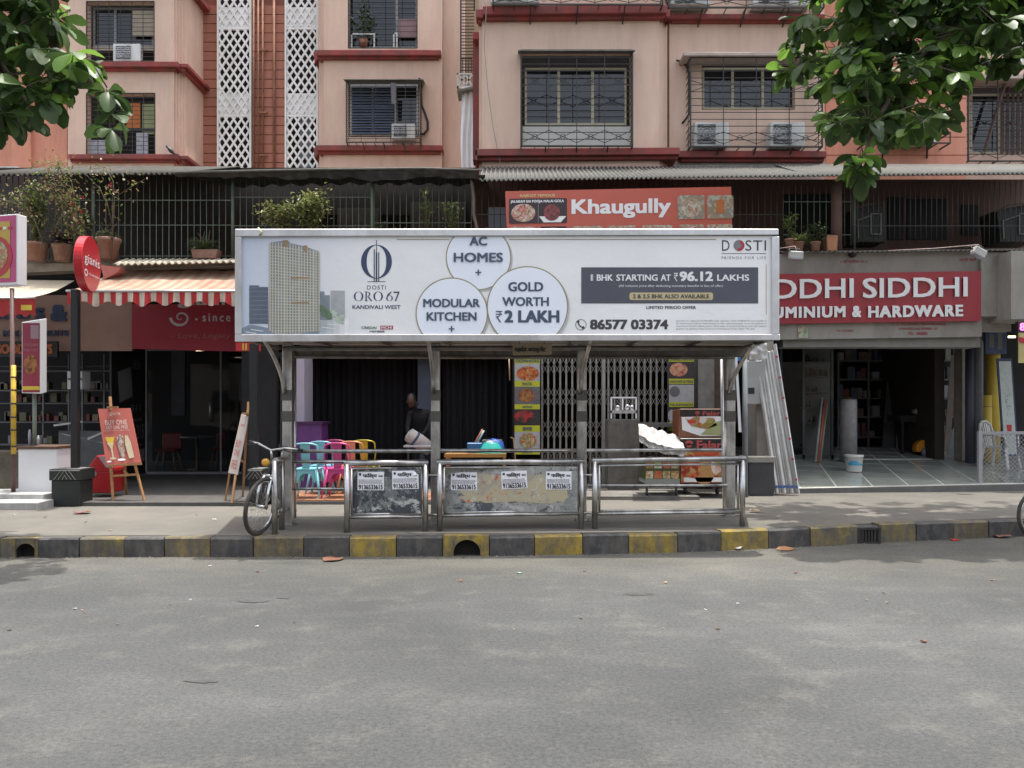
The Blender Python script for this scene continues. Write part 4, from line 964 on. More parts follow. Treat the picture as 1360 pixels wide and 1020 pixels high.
# hanging plate
t = thing('hanging_plate', 'small tan plate with hindi lettering hanging under the shelter roof', 'sign', P(707, 471, 9.3)); D = 9.3
mb = MB(); mb.pq([(681, 457, D), (733, 457, D), (733, 471, D), (681, 472, D)], .015); mb.build('plate', M('tan plate', (.26, .21, .14), .7, n=.15, ns=8), t)
mb = MB(); ptext(mb, 'महादेव अपार्टमेंट', 683, 460, 725, 469, flat(D), 0, .03); mb.build('lettering', black, t)
mb = MB(); 
for xx in (690, 723): mb.bar(P(xx, 450, D), P(xx, 458, D), .006)
mb.build('hook', iron, t)

# ---- barriers along the kerb side, each a framed panel
posterA = None
def poster_mat(name, cols, sc, seed):
    m = bpy.data.materials.new(name); m.use_nodes = True; t = m.node_tree; N = t.nodes; L = t.links; b = N['Principled BSDF']; b.inputs['Roughness'].default_value = .6
    tc = N.new('ShaderNodeTexCoord'); prev = None
    for i, (c, thr, s_) in enumerate(cols):
        n_ = N.new('ShaderNodeTexNoise'); n_.inputs['Scale'].default_value = s_; n_.inputs['Detail'].default_value = 9; n_.inputs['Roughness'].default_value = .75; n_.inputs['Distortion'].default_value = .4
        mp = N.new('ShaderNodeMapping'); mp.inputs['Location'].default_value = (seed + i * 3.7, i * 1.3, seed); mp.inputs['Scale'].default_value = (1, 1, .8 if i % 2 else 1.3); L.new(tc.outputs['Object'], mp.inputs[0]); L.new(mp.outputs[0], n_.inputs['Vector'])
        r = N.new('ShaderNodeValToRGB'); r.color_ramp.elements[0].position = thr; r.color_ramp.elements[1].position = thr + .02; L.new(n_.outputs['Fac'], r.inputs[0])
        x = N.new('ShaderNodeMix'); x.data_type = 'RGBA'; L.new(r.outputs[0], x.inputs[0])
        if prev is None: x.inputs[6].default_value = (*cols[0][0], 1)
        else: L.new(prev, x.inputs[6])
        x.inputs[7].default_value = (*c, 1); prev = x.outputs[2]
    L.new(prev, b.inputs['Base Color']); MATS[name] = m; return m
pmA = poster_mat('torn dark poster', [((.05, .055, .065), .5, 4), ((.16, .17, .165), .50, 3.2), ((.42, .43, .40), .56, 6), ((.03, .035, .04), .56, 7), ((.33, .34, .32), .60, 14)], 4, 2.2)
pmB = poster_mat('torn grey poster', [((.22, .23, .22), .5, 4), ((.31, .31, .29), .49, 3), ((.07, .08, .09), .54, 2.6), ((.42, .42, .39), .56, 7), ((.10, .11, .12), .59, 12)], 4, 9.1)
pmC = poster_mat('old buff paper', [((.42, .37, .25), .5, 4), ((.34, .31, .25), .53, 5), ((.48, .08, .05), .585, 5), ((.5, .48, .42), .57, 8), ((.20, .20, .18), .62, 12)], 4, 5.0)
paper = M('white paper', (.82, .82, .86), .6, n=.05); ink = M('ink', (.02, .02, .022), .6, n=0)
def flyer(parent, x0, y0, x1, y1, D, til=0, curl=0):
    fn0 = flat(D, .006); cx, cy = (x0 + x1) / 2, (y0 + y1) / 2; ca, sa = cos(radians(til)), sin(radians(til))
    fn = lambda x, y, l=0: fn0(cx + (x - cx) * ca - (y - cy) * sa, cy + (x - cx) * sa + (y - cy) * ca, l)
    mb = MB()
    q = [fn(x0, y1), fn(x1, y1), fn(x1, y0 + curl), fn(x1 - curl * 1.1, y0), fn(x0, y0)] if curl > 0 else ([fn(x0, y1), fn(x1, y1), fn(x1, y0), fn(x0 + 14, y0), fn(x0, y0 - curl * .5)] if curl < 0 else [fn(x0, y1), fn(x1, y1), fn(x1, y0), fn(x0, y0)])
    mb.prism(q, (0, .002, 0))
    if curl > 0: mb.poly([fn(x1, y0 + curl), fn(x1 - curl * 1.1, y0), fn(x1 - curl * 1.2, y0 + curl * 1.05) + Vector((0, -.02, 0))])
    fl = mb.build('flyer', paper, parent)
    g = lambda x, y, l=0: fn(x, y, .003)
    k = (x1 - x0) / 35; p = MB()
    ptext(p, 'फिल्म', x0 + 7 * k, y0 + 2, x0 + 26 * k, y0 + 9, g, 0, .03); ptext(p, 'नोकरी', x0 + 27.5 * k, y0 + 4, x0 + 33.5 * k, y0 + 7, g, 0, .02); rect(p, x0 + 2 * k, y0 + 2, x0 + 5 * k, y0 + 5, g)
    for r_, yy in enumerate((10.5, 12, 13.5, 15)):
        xx = x0 + 1.5 * k
        while xx < x1 - 3:
            ww = random.uniform(1.2, 4) * k; rect(p, xx, y0 + yy, min(xx + ww, x1 - 1.5), y0 + yy + .55, g); xx += ww + .6
    ptext(p, '9136533615', x0 + 1.5 * k, y1 - 7.5, x1 - 1.5 * k, y1 - 1, g, 0, .03); p.build('print', ink, fl)
    return fl
def barrier(x0, x1, yt0, yt1, yb0, yb1, label, poster=None, flyers=()):
    D0, D1 = DX(x0), DX(x1); t = thing('railing_panel', label, 'railing', (X((x0 + x1) / 2, (D0 + D1) / 2), (D0 + D1) / 2, PT), 'steel railing panels of the bus stop')
    r = .034
    a0 = P(x0 + 4, yt0 + 4, D0); a1 = P(x1 - 4, yt1 + 4, D1)
    mb = MB(); mb.tube([Vector((a0.x, a0.y, PT - .01)), a0 - Vector((0, 0, .01))], r, 12); mb.build('post', steel, t)
    mb = MB(); mb.tube([Vector((a1.x, a1.y, PT - .01)), a1 - Vector((0, 0, .01))], r, 12); mb.build('post', steel, t)
    mb = MB(); mb.tube([a0 - Vector((r, 0, 0)), a1 + Vector((r, 0, 0))], r, 12); mb.build('top_rail', steel, t)
    b0 = P(x0 + 4, yb0, D0); b1 = P(x1 - 4, yb1, D1); mb = MB(); mb.tube([b0, b1], .021, 10); mb.build('bottom_rail', steel, t)
    Dm = (D0 + D1) / 2
    mb = MB(); mb.tube([P(x0 + 9, yt0 + 11, D0 + .005), P(x1 - 9, yt1 + 11, D1 + .005)], .014, 8)
    mb.tube([P(x0 + 10, yt0 + 11, D0), P(x0 + 10, yb0 - 4, D0)], .014, 8); mb.tube([P(x1 - 10, yt1 + 11, D1), P(x1 - 10, yb1 - 4, D1)], .014, 8); mb.tube([P(x0 + 9, yb0 - 4, D0 + .005), P(x1 - 9, yb1 - 4, D1 + .005)], .012, 8)
    mb.build('inner_frame', steel, t)
    return t, D0, D1
t, D0, D1 = barrier(457, 569, 611, 610.5, 687, 686, 'railing panel with a torn dark poster and two white flyers, next to the bicycle side')
Dm = (D0 + D1) / 2
mb = MB(); mb.pbox(468, 621, 559, 682, Dm, .02); mb.build('poster_board', pmA, t)
flyer(t, 475, 626.5, 510, 651, Dm, 0); flyer(t, 521, 625, 556, 649.5, Dm, -1, 6)
t, D0, D1 = barrier(580, 776, 610, 609, 685, 682, 'wide railing panel with a torn grey poster and three white flyers'); Dm = (D0 + D1) / 2
mb = MB(); mb.pbox(590, 620, 767, 680, Dm, .02); mb.build('poster_board', pmB, t)
mb = MB(); f_ = flat(Dm, .003); q = []
random.seed(3)
for k in range(40):
    a = 2 * pi * k / 40; rx = 72 * (1 + random.uniform(-.08, .08)); ry = 19 * (1 + random.uniform(-.12, .1)); ca, sa = cos(a), sin(a); pw = .35
    q.append(f_(684 + rx * math.copysign(abs(ca) ** pw, ca), 649 + ry * math.copysign(abs(sa) ** pw, sa)))
mb.poly(q[::-1]); mb.build('buff_paper', pmC, t)
flyer(t, 599, 627, 633.5, 651, Dm, 0, -4); flyer(t, 666, 625.5, 700, 649, Dm, -2.5); flyer(t, 725, 626, 759, 650, Dm, 0)
t, D0, D1 = barrier(786, 990, 607.5, 605, 682.5, 680, 'open railing panel with no poster at the right end of the bus stop')
# side panel at the bicycle end, seen edge-on
t = thing('railing_panel', 'side railing panel seen edge-on with the bicycle leaning on it', 'railing', P(372, 705, 9.1), 'steel railing panels of the bus stop')
pa = G(365, 709, PT); pb = Vector((X(381, 9.5), 9.52, PT)); top = Z(612, pa.y)
for p_ in (pa, pa.lerp(pb, .55)):
    mb = MB(); mb.tube([p_, Vector((p_.x, p_.y, top))], .033, 12); mb.build('post', steel, t)
mb = MB(); mb.tube([Vector((pa.x, pa.y, top)), Vector((pb.x, pb.y, top))], .03, 10); mb.build('top_rail', steel, t)
mb = MB(); mb.tube([Vector((pa.x, pa.y, .42)), Vector((pb.x, pb.y, .42))], .02, 10); mb.build('bottom_rail', steel, t)
pm = pa.lerp(pb, .06); pn = pa.lerp(pb, .5); mb = MB(); o_ = Vector((.012, 0, 0)); mb.hexa([Vector((pm.x, pm.y, .48)) - o_, Vector((pn.x, pn.y, .48)) - o_, Vector((pn.x, pn.y, .97)) - o_, Vector((pm.x, pm.y, .97)) - o_], [Vector((pm.x, pm.y, .48)) + o_, Vector((pn.x, pn.y, .48)) + o_, Vector((pn.x, pn.y, .97)) + o_, Vector((pm.x, pm.y, .97)) + o_]); mb.build('poster_board', pmA, t)
q0 = pa.lerp(pb, .13); q1 = pa.lerp(pb, .42); o_ = Vector((-.018, -.018, 0)); mb = MB(); mb.poly([Vector((q0.x, q0.y, .66)) + o_, Vector((q1.x, q1.y, .66)) + o_, Vector((q1.x, q1.y, .9)) + o_, Vector((q0.x, q0.y, .9)) + o_]); mb.build('flyer', paper, t)

# ================================================================ BILLBOARD
def BD(x): return 8.78 + (x - 312) / 722 * .16
def fB_(x, y, l=0, lift=0): return P(x, y, BD(x) + .035 - lift) + Vector((0, -l, 0))
bb = thing('billboard', 'long white billboard advertising homes, framed in dull aluminium above the bus shelter', 'billboard', (0, 8.9, 2.35))
mb = MB(); Q = lambda x, y, o=0: P(x, y, BD(x) + o)
for a in ((312, 304, 1034, 314), (312, 444, 1036, 454)):
    mb.hexa([Q(a[0], a[3]), Q(a[2], a[3] - 2), Q(a[2], a[1]), Q(a[0], a[1])], [Q(a[0], a[3], .1) , Q(a[2], a[3] - 2, .1), Q(a[2], a[1], .1), Q(a[0], a[1], .1)])
for xa, xb in ((312, 321), (1025, 1035)):
    mb.hexa([Q(xa, 444), Q(xb, 444), Q(xb, 314), Q(xa, 314)], [Q(xa, 444, .098), Q(xb, 444, .098), Q(xb, 314, .098), Q(xa, 314, .098)])
mb.build('frame', alum, bb, bevel=.006)
mb = MB(); q = [Q(314, 451, .1), Q(1033, 451, .1), Q(1033, 306, .1), Q(314, 306, .1)]; mb.prism(q, (0, .22, 0)); mb.build('box_back', M('back sheet', (.2, .2, .2), .6), bb)
# printed sheet
def print_mat():
    m = bpy.data.materials.new('billboard print'); m.use_nodes = True; t = m.node_tree; N = t.nodes; L = t.links; b = N['Principled BSDF']; b.inputs['Roughness'].default_value = .38
    tc = N.new('ShaderNodeTexCoord'); s_ = N.new('ShaderNodeSeparateXYZ'); L.new(tc.outputs['Object'], s_.inputs[0])
    r = N.new('ShaderNodeValToRGB'); e = r.color_ramp.elements; e[0].color = (.50, .56, .66, 1); e[1].color = (.84, .84, .83, 1)
    mr = N.new('ShaderNodeMapRange'); mr.inputs[1].default_value = X(318, 8.8); mr.inputs[2].default_value = X(490, 8.8); L.new(s_.outputs['X'], mr.inputs[0])
    L.new(mr.outputs[0], r.inputs[0]); e[0].position = 0; e[1].position = 1; k = e.new(.45); k.color = (.68, .69, .74, 1)
    n_ = N.new('ShaderNodeTexNoise'); n_.inputs['Scale'].default_value = .9; L.new(tc.outputs['Object'], n_.inputs['Vector']); n_.inputs['Detail'].default_value = 6
    r2 = N.new('ShaderNodeValToRGB'); r2.color_ramp.elements[0].position = .3; r2.color_ramp.elements[0].color = (.90, .90, .90, 1); r2.color_ramp.elements[1].position = .7; L.new(n_.outputs['Fac'], r2.inputs[0])
    x = N.new('ShaderNodeMix'); x.data_type = 'RGBA'; x.blend_type = 'MULTIPLY'; x.inputs[0].default_value = 1; L.new(r.outputs[0], x.inputs[6]); L.new(r2.outputs[0], x.inputs[7]); L.new(x.outputs[2], b.inputs['Base Color'])
    wv = N.new('ShaderNodeTexNoise'); wv.inputs['Scale'].default_value = 3.5; wv.inputs['Detail'].default_value = 3; bp = N.new('ShaderNodeBump'); bp.inputs['Strength'].default_value = .35; bp.inputs['Distance'].default_value = .03; L.new(tc.outputs['Object'], wv.inputs['Vector']); L.new(wv.outputs['Fac'], bp.inputs['Height']); L.new(bp.outputs[0], b.inputs['Normal']); return m
mb = MB(); n_ = 12; 
for i in range(n_):
    xa = 321 + (1025 - 321) * i / n_; xb = 321 + (1025 - 321) * (i + 1) / n_
    mb.poly([fB_(xa, 445), fB_(xb, 445), fB_(xb, 313), fB_(xa, 313)])
sheet = mb.build('printed_sheet', print_mat(), bb)
L1 = lambda x, y, l=0: fB_(x, y, 0, .003); L2 = lambda x, y, l=0: fB_(x, y, 0, .005); L3 = lambda x, y, l=0: fB_(x, y, 0, .007)
L4 = lambda x, y, l=0: fB_(x, y, 0, .009)
# picture of the tower
sl_d = M('print slate', (.10, .12, .16), .5, n=.2, ns=8); sl_m = M('print grey', (.20, .23, .26), .5, n=.25, ns=10); gr_ = M('print green', (.12, .19, .11), .5, n=.4, ns=20); bei = M('print beige', (.50, .47, .37), .5, n=.05); bro = M('print amber', (.30, .20, .10), .5); blu = M('print dusk blue', (.22, .27, .33), .5, n=.3, ns=5); haz = M('print haze', (.36, .38, .38), .5, n=.2, ns=6)
mb = MB()
mb.poly([L1(321, 444.5), L1(321, 436), L1(332, 431), L1(345, 433), L1(360, 437), L1(424, 438), L1(424, 444.5)], 0)
for k, (a, b) in enumerate(((424, 434), (434, 443), (443, 451), (451, 458), (458, 464))): mb.poly([L1(a, 444.5), L1(b, 444.5), L1(b, 425 - k), L1(a, 426 - k)], 5 + k)
for a, b, y0 in ((326, 340, 440), (333, 350, 437), (427, 446, 434), (436, 456, 430)): mb.poly([L2(a, y0), L2(b, y0 + 2.5), L2(b, y0 + 3.3), L2(a, y0 + 1)], 9)
for a in ((331, 379, 344, 430), (344, 381, 356, 430)): rect(mb, *a, L1, 1)
for a in ((425, 387, 431, 425), (431, 392, 438, 425)): rect(mb, *a, L1, 2)
rect(mb, 439, 386, 458, 420, L1, 3)
random.seed(2)
for k in range(26): x_ = 425 + 32 * random.random() ** 1.3; disc(mb, x_, 409 + (x_ - 425) * .42 + random.uniform(-3, 8), random.uniform(2, 4), random.uniform(1.5, 3.2), (lambda q: (lambda x, y, l=0: fB_(x, y, 0, .005 + q * .00015)))(k), 4 if x_ < 441 else 10, 9)
for k in range(8): rect(mb, 331, 381 + k * 6, 356, 381.8 + k * 6, L2, 2)
mb.build('skyline_picture', [blu, sl_d, sl_m, haz, gr_] + [M('print fade %d' % k, c, .5, n=.08, ns=10) for k, c in enumerate(((.38, .42, .44), (.48, .51, .52), (.58, .60, .61), (.68, .69, .69), (.77, .77, .77)), 1)] + [M('print pale green', (.42, .50, .40), .5, n=.2, ns=20)], sheet)
mb = MB()
def tx_(u): return 356 + 68 * u
def top_(u): return 322 - 2 * u * 6 if u < .35 else 320 + (u - .35) * 20
mb.poly([L3(356, 439), L3(368, 446), L3(424, 437), L3(424, 334), L3(404, 327), L3(386, 323), L3(382, 319), L3(359, 322)], 0)
for k in range(18):
    x = 357.5 + k * 3.85; yt = 322 if k < 7 else 322 + (k - 6) * 1.1; yb = 440 + (k * 2.0 if k < 4 else 7 - (k - 4) * .6)
    rect(mb, x, yt, x + (1.5 if k % 5 else 2.2), min(yb, 445.5), L4, 1)
for j in range(29):
    y = 327 + j * 4.0
    mb.poly([L4(357, y + .9), L4(368, y + 1.3), L4(424, y + 1.2 + (8 - j * .3)), L4(424, y + .3 + (8 - j * .3)), L4(368, y + .2), L4(357, y)], 1)
for xa, ya, xb, yb in ((376, 319, 382, 328), (403, 326, 408, 334), (386, 368, 410, 370), (386, 401, 410, 403)): rect(mb, xa, ya, xb, yb, lambda x, y, l=0: fB_(x, y, 0, .011), 2)
mb.build('tower_picture', [sl_m, bei, bro], sheet)
# logo
mb = MB()
ring(mb, 500, 347.5, 20.5, 22.5, 7.5, L1, 0, 64, wfun=lambda t: .07 + .93 * abs(cos(t)) ** 1.3)
for x, yt, wd in ((500, 319, .9), (497, 331, 1.3), (503, 335, 1.3), (500, 335, 1.8)): rect(mb, x - wd / 2, yt, x + wd / 2, 374, L2)
rect(mb, 488, 373.6, 512, 374.4, L1)
ptext(mb, 'DOSTI', 487.5, 379, 512.5, 384.5, L1, 0, -.012, 1.2)
# ORO 67 with thick-and-thin strokes
hi = lambda t: .12 + .88 * abs(cos(t)) ** 1.4
for cx in (479, 498.6 - .0):
    pass
ring(mb, 476.2, 393.5, 6.4, 6.3, 2.3, L1, 0, 32, wfun=hi); ring(mb, 502.2, 393.5, 6.4, 6.3, 2.3, L1, 0, 32, wfun=hi)
rect(mb, 485.4, 387.3, 487.1, 399.7, L1); rect(mb, 484, 399.2, 488.6, 399.8, L1); rect(mb, 484, 387.2, 488.6, 387.8, L1)
ring(mb, 487.4, 390.4, 4.4, 3.2, 1.7, L2, 0, 16, -pi / 2, pi / 2, wfun=hi); mb.poly([L2(488, 393.6), L2(489.6, 393.6), L2(494.6, 399.8), L2(492.4, 399.8)])
ring(mb, 517.3, 396, 4.4, 3.8, 1.7, L1, 0, 24, wfun=hi); mb.poly([L2(513, 396.5), L2(514.8, 394.5), L2(520.5, 387.3), L2(519, 387.3), L2(514.5, 391)])
mb.poly([L1(522.5, 387.2), L1(530.5, 387.2), L1(530.5, 388), L1(526, 399.8), L1(524, 399.8), L1(528.5, 389), L1(522.5, 389)])
ptext(mb, 'KANDIVALI WEST', 468, 405.2, 532, 410.2, L1, 0, .02)
mb.build('logo_print', navy, sheet)
grn = M('print dark green', (.03, .13, .07), .5); rdp = M('print red', (.40, .03, .05), .5)
mb = MB(); ptext(mb, 'CREDAI', 480, 433.5, 500, 437, L1, 0, .03); rect(mb, 505, 432.5, 522, 437.5, L1, 1); ptext(mb, 'MCHI', 506.5, 433.5, 520.5, 436.7, L2, 2, .03); ptext(mb, 'MEMBER', 491, 439, 511, 441.5, L1, 3, .03); mb.build('member_print', [grn, rdp, wclean, ink], sheet)
# circles
gold = M('print gold', (.30, .26, .13), .5); pale = M('print pale blue', (.78, .82, .90), .4, n=.03); shd = M('print grey edge', (.45, .46, .46), .5)
def disc_clip(mb, cx, cy, r, ya, yb, fn, mi, n=64):
    q = []
    for k in range(n):
        a = 2 * pi * k / n; q.append((cx + r * cos(a), cy + r * sin(a)))
    def cl(q, f, g):
        o = []
        for i in range(len(q)):
            p, c = q[i - 1], q[i]
            if f(c) != f(p): o.append(g(p, c))
            if f(c): o.append(c)
        return o
    q = cl(q, lambda p: p[1] > ya, lambda p, c: (p[0] + (c[0] - p[0]) * (ya - p[1]) / (c[1] - p[1]), ya)); q = cl(q, lambda p: p[1] < yb, lambda p, c: (p[0] + (c[0] - p[0]) * (yb - p[1]) / (c[1] - p[1]), yb))
    mb.poly([fn(*p) for p in q], mi)
mb = MB(); lf = lambda k: (lambda x, y, l=0: fB_(x, y, 0, .002 + k * .0012))
for i, (cx, cy, r) in enumerate(((635.5, 342, 43.5), (600, 416.5, 48), (700.5, 407.5, 54))):
    disc_clip(mb, cx + 2, cy + 2.5, r, 314, 444, lf(i * 3), 2); disc_clip(mb, cx, cy, r, 314, 444, lf(i * 3 + 1), 0); disc_clip(mb, cx, cy, r - 1.5, 314, 444, lf(i * 3 + 2), 1)
rect(mb, 527, 317.6, 597, 318.5, L1, 0); rect(mb, 676, 317.6, 951, 318.5, L1, 0); rect(mb, 1017.3, 351, 1018, 418, L1, 0)
mb.build('circle_print', [gold, pale, shd], sheet)
LT = lambda x, y, l=0: fB_(x, y, 0, .016)
mb = MB()
for s_, a in (('AC', (623.5, 314.2, 647, 326)), ('HOMES', (602.5, 335.5, 668, 348)), ('+', (631.5, 358, 639, 365.5)), ('MODULAR', (562, 396.8, 637.5, 408)), ('KITCHEN', (566.5, 414.5, 633, 426)), ('+', (596, 433, 603.5, 440.5)), ('GOLD', (675, 374.5, 721.5, 387)), ('WORTH', (667, 394.5, 729, 406.5)), ('2 LAKH', (670, 412, 743, 428.3))):
    ptext(mb, s_, *a, LT, 0, .045 if s_ == '2 LAKH' else .032)
def rupee(mb, x0, y0, x1, y1, fn, mi=0, k=1.0):
    w_ = x1 - x0; h = y1 - y0; th = h * .10 * k
    rect(mb, x0, y0, x1, y0 + th, fn, mi); rect(mb, x0, y0 + h * .24, x1, y0 + h * .24 + th, fn, mi)
    ring(mb, x0 + w_ * .35, y0 + h * .26, w_ * .42, h * .26, w_ * .14 * k, lambda x, y, l=0: fn(x, y) + Vector((0, -.0005, 0)), mi, 12, -pi / 2, pi / 2)
    rect(mb, x0, y0 + h * .46, x0 + w_ * .42, y0 + h * .46 + th, fn, mi); f2 = lambda x, y: fn(x, y) + Vector((0, -.001, 0))
    mb.poly([f2(x0 + w_ * .05, y0 + h * .52), f2(x0 + w_ * .28, y0 + h * .52), f2(x0 + w_ * .85, y1), f2(x0 + w_ * .62, y1)], mi)
rupee(mb, 658.5, 413, 667, 428, LT)
mb.build('offer_lettering', M('print blue slate', (.055, .085, .13), .5), sheet)
mb = MB(); rect(mb, 772, 355, 1007, 403, L1); mb.build('dark_banner', M('print charcoal', (.075, .08, .10), .5, n=.1), sheet)
mb = MB(); rrect(mb, 836, 388.5, 947, 398.5, 3, L2); mb.build('tan_banner', M('print tan', (.50, .42, .24), .5, n=.05), sheet)
mb = MB()
ptext(mb, '1', 784.6, 364.5, 787.4, 373, L3, 0, .0); rect(mb, 786.1, 364.5, 787.7, 373, L3); ptext(mb, 'BHK', 792.5, 364.5, 814, 373, L3, 0, .03); ptext(mb, 'STARTING', 818.5, 364.5, 873.5, 373, L3, 0, .03); ptext(mb, 'AT', 877.5, 364.5, 891, 373, L3, 0, .03)
rupee(mb, 895, 362.5, 900.5, 373.5, L3); ptext(mb, '96.12', 902.5, 360.5, 947, 373.5, L3, 0, .05); ptext(mb, 'LAKHS', 952.5, 364.5, 995, 373, L3, 0, .03)
ptext(mb, '(All inclusive price after deducting monetary benefits in lieu of offer)', 822, 378, 960, 382, L3, 0, .01); mb.build('banner_lettering', wclean, sheet)
mb = MB(); ptext(mb, '2 & 2.5 BHK ALSO AVAILABLE', 840.5, 390.7, 942, 396.3, L3, 0, .03); ptext(mb, 'LIMITED PERIOD OFFER', 858.5, 406.3, 924.5, 410.3, L1, 0, .03)
ptext(mb, '86577 03374', 783.5, 424.3, 887.5, 437.5, L1, 0, .05); ring(mb, 771.5, 431.3, 7.3, 7.3, .7, L1, 0, 28)
ring(mb, 775.5, 427.5, 8.2, 8.2, 1.6, L2, 0, 10, 1.85, 2.9); rect(mb, 766.6, 425.5, 769.5, 429, L3); mb.poly([L3(772, 434), L3(775.5, 433), L3(776.5, 436), L3(773.5, 437)])
mb.build('phone_lettering', M('print dark grey', (.05, .052, .058), .5), sheet)
mb = MB()
for j, s_ in enumerate(('Dosti Oro 67 is registered with MahaRERA under registration number P51800014412 and is available on', 'the website https://maharera.mahaonline.gov.in under registered projects. Terms and conditions of', 'of premises in the Dosti offered projects shall be subject to and governed by the terms and conditions', 'agreement for sale/lease. Project funded by Dosti Enterprises Private Limited. T&C apply.')):
    ptext(mb, s_, 898, 425 + j * 3.5, 1018 if j < 3 else 1003, 427.6 + j * 3.5, L1, 0, .0)
mb.build('fine_print', M('print mid grey', (.20, .20, .21), .5), sheet)
mb = MB(); ptext(mb, 'D', 959, 319, 969, 333, L1, 0, -.01); ptext(mb, 'STI', 990, 319, 1017.5, 333, L1, 0, -.01, 1.1); rect(mb, 958.5, 336.3, 1017.5, 337, L1); ptext(mb, 'FRIENDS FOR LIFE', 958.5, 340.5, 1017.5, 344, L1, 1, -.01, 1.3)
disc(mb, 981.5, 326, 7.3, 7.3, L1, 2, 24)
ring(mb, 981.5, 326, 7.3, 7.3, 3.8, L2, 3, 20, -1.3, 1.9); mb.build('brand_lettering', [MATS['print dark grey'], MATS['print mid grey'], MATS['print mid grey'], rdp], sheet)
mb = MB(); mb.tube([Q(343, 303, .03), Q(347, 308, -.012), Q(345, 313, -.01)], .012, 6); mb.build('yellow_tape', M('faded tape', (.45, .42, .22), .6), bb)
# ================================================================ LEFT SHOPS
# caged balcony ledge, concrete edge and awning
mb = MB(); mb.pq([(-60, 352, YF - .12), (312, 346, YF - .12), (312, 350, YF - .12), (-60, 366, YF - .12)], .3); mb.build('slab_edge', MATS['stained slab edge'], arc)
corr(150, 318, 351, 347, YF - .55, 344, YF - .1, 9, .02, 'small_roof_strip', M('pale cement sheet', (.42, .38, .30), .85, n=.25, ns=4))
stripe = bpy.data.materials.new('striped awning'); stripe.use_nodes = True
def striped(name, c1, c2, x0p, D, per):
    m = bpy.data.materials.new(name); m.use_nodes = True; t = m.node_tree; N = t.nodes; L = t.links; b = N['Principled BSDF']; b.inputs['Roughness'].default_value = .8
    tc = N.new('ShaderNodeTexCoord'); s_ = N.new('ShaderNodeSeparateXYZ'); L.new(tc.outputs['Object'], s_.inputs[0])
    m1 = N.new('ShaderNodeMath'); m1.operation = 'MULTIPLY'; m1.inputs[1].default_value = 1 / (per * D / F); L.new(s_.outputs['X'], m1.inputs[0])
    m0 = N.new('ShaderNodeMath'); m0.operation = 'ADD'; m0.inputs[1].default_value = 50.0; L.new(m1.outputs[0], m0.inputs[0])
    m2 = N.new('ShaderNodeMath'); m2.operation = 'FRACT'; L.new(m0.outputs[0], m2.inputs[0])
    m3 = N.new('ShaderNodeMath'); m3.operation = 'GREATER_THAN'; m3.inputs[1].default_value = .5; L.new(m2.outputs[0], m3.inputs[0])
    x = N.new('ShaderNodeMix'); x.data_type = 'RGBA'; L.new(m3.outputs[0], x.inputs[0]); x.inputs[6].default_value = (*c1, 1); x.inputs[7].default_value = (*c2, 1)
    n_ = N.new('ShaderNodeTexNoise'); n_.inputs['Scale'].default_value = 2.2; n_.inputs['Detail'].default_value = 8; L.new(tc.outputs['Object'], n_.inputs['Vector'])
    r = N.new('ShaderNodeValToRGB'); r.color_ramp.elements[0].position = .35; r.color_ramp.elements[0].color = (.72, .66, .58, 1); r.color_ramp.elements[1].position = .65; L.new(n_.outputs['Fac'], r.inputs[0])
    y = N.new('ShaderNodeMix'); y.data_type = 'RGBA'; y.blend_type = 'MULTIPLY'; y.inputs[0].default_value = 1; L.new(x.outputs[2], y.inputs[6]); L.new(r.outputs[0], y.inputs[7]); L.new(y.outputs[2], b.inputs['Base Color'])
    MATS[name] = m; return m
Da = 12.75
valm = striped('awning stripes', (.62, .56, .47), (.50, .035, .04), 90, Da, 15.3)
topm = striped('faded awning top', (.34, .28, .20), (.34, .19, .145), 90, Da, 15.3)
aw = thing('striped_awning', 'faded red and white striped awning with a scalloped valance beside the billboard', 'awning', P(200, 388, Da))
mb = MB(); a_ = [P(88, 386.5, Da), P(345, 386.5, Da)]; b_ = [Vector((X(150, 14.1), 14.1, Z(359, 14.1))), Vector((X(345, 14.1) , 14.1, Z(359, 14.1)))]
vs = []; fs = []; nx, ny = 40, 8
for j in range(ny + 1):
    for i in range(nx + 1):
        u = i / nx; v = j / ny; p = a_[0].lerp(a_[1], u).lerp(b_[0].lerp(b_[1], u), v); p.z -= .05 * sin(pi * v) + .008 * sin(u * 40 + v * 3); vs.append(p)
for j in range(ny):
    for i in range(nx): k = j * (nx + 1) + i; fs.append((k, k + 1, k + nx + 2, k + nx + 1))
mb.add(vs, fs, 0, True); mb.build('canopy_cloth', topm, aw)
mb = MB(); vs = []; fs = []; nx = 136
for i in range(nx + 1):
    px = 89 + 256 * i / nx; ph = (px - 89) / 15.3 * 2 * pi / 2
    low = 403.5 + 3.2 * sin(ph * 1.0) ; w_ = .015 * sin(px * .35)
    vs += [P(px, 387, Da + w_ * .2), P(px, 396, Da + w_), P(px, low + .6 * sin(px * .11), Da + w_ * 2)]
for i in range(nx):
    k = i * 3; fs += [(k + 1, k + 4, k + 3, k), (k + 2, k + 5, k + 4, k + 1)]
mb.add(vs, fs, 0, True); mb.build('valance', valm, aw)
mb = MB(); mb.tube([P(88, 386.5, Da), P(345, 386.5, Da)], .022, 8); mb.build('front_bar', alum, aw)
for px in (150, 300):
    mb = MB(); mb.tube([P(px, 388, Da + .03), Vector((X(px, Da) - .1, 14.2, Z(405, 14.2)))], .015, 6); mb.build('awning_arm', iron, aw)
aw2 = thing('plain_awning', 'sun bleached cream awning with a red valance at the left edge', 'awning', P(10, 395, 12.6))
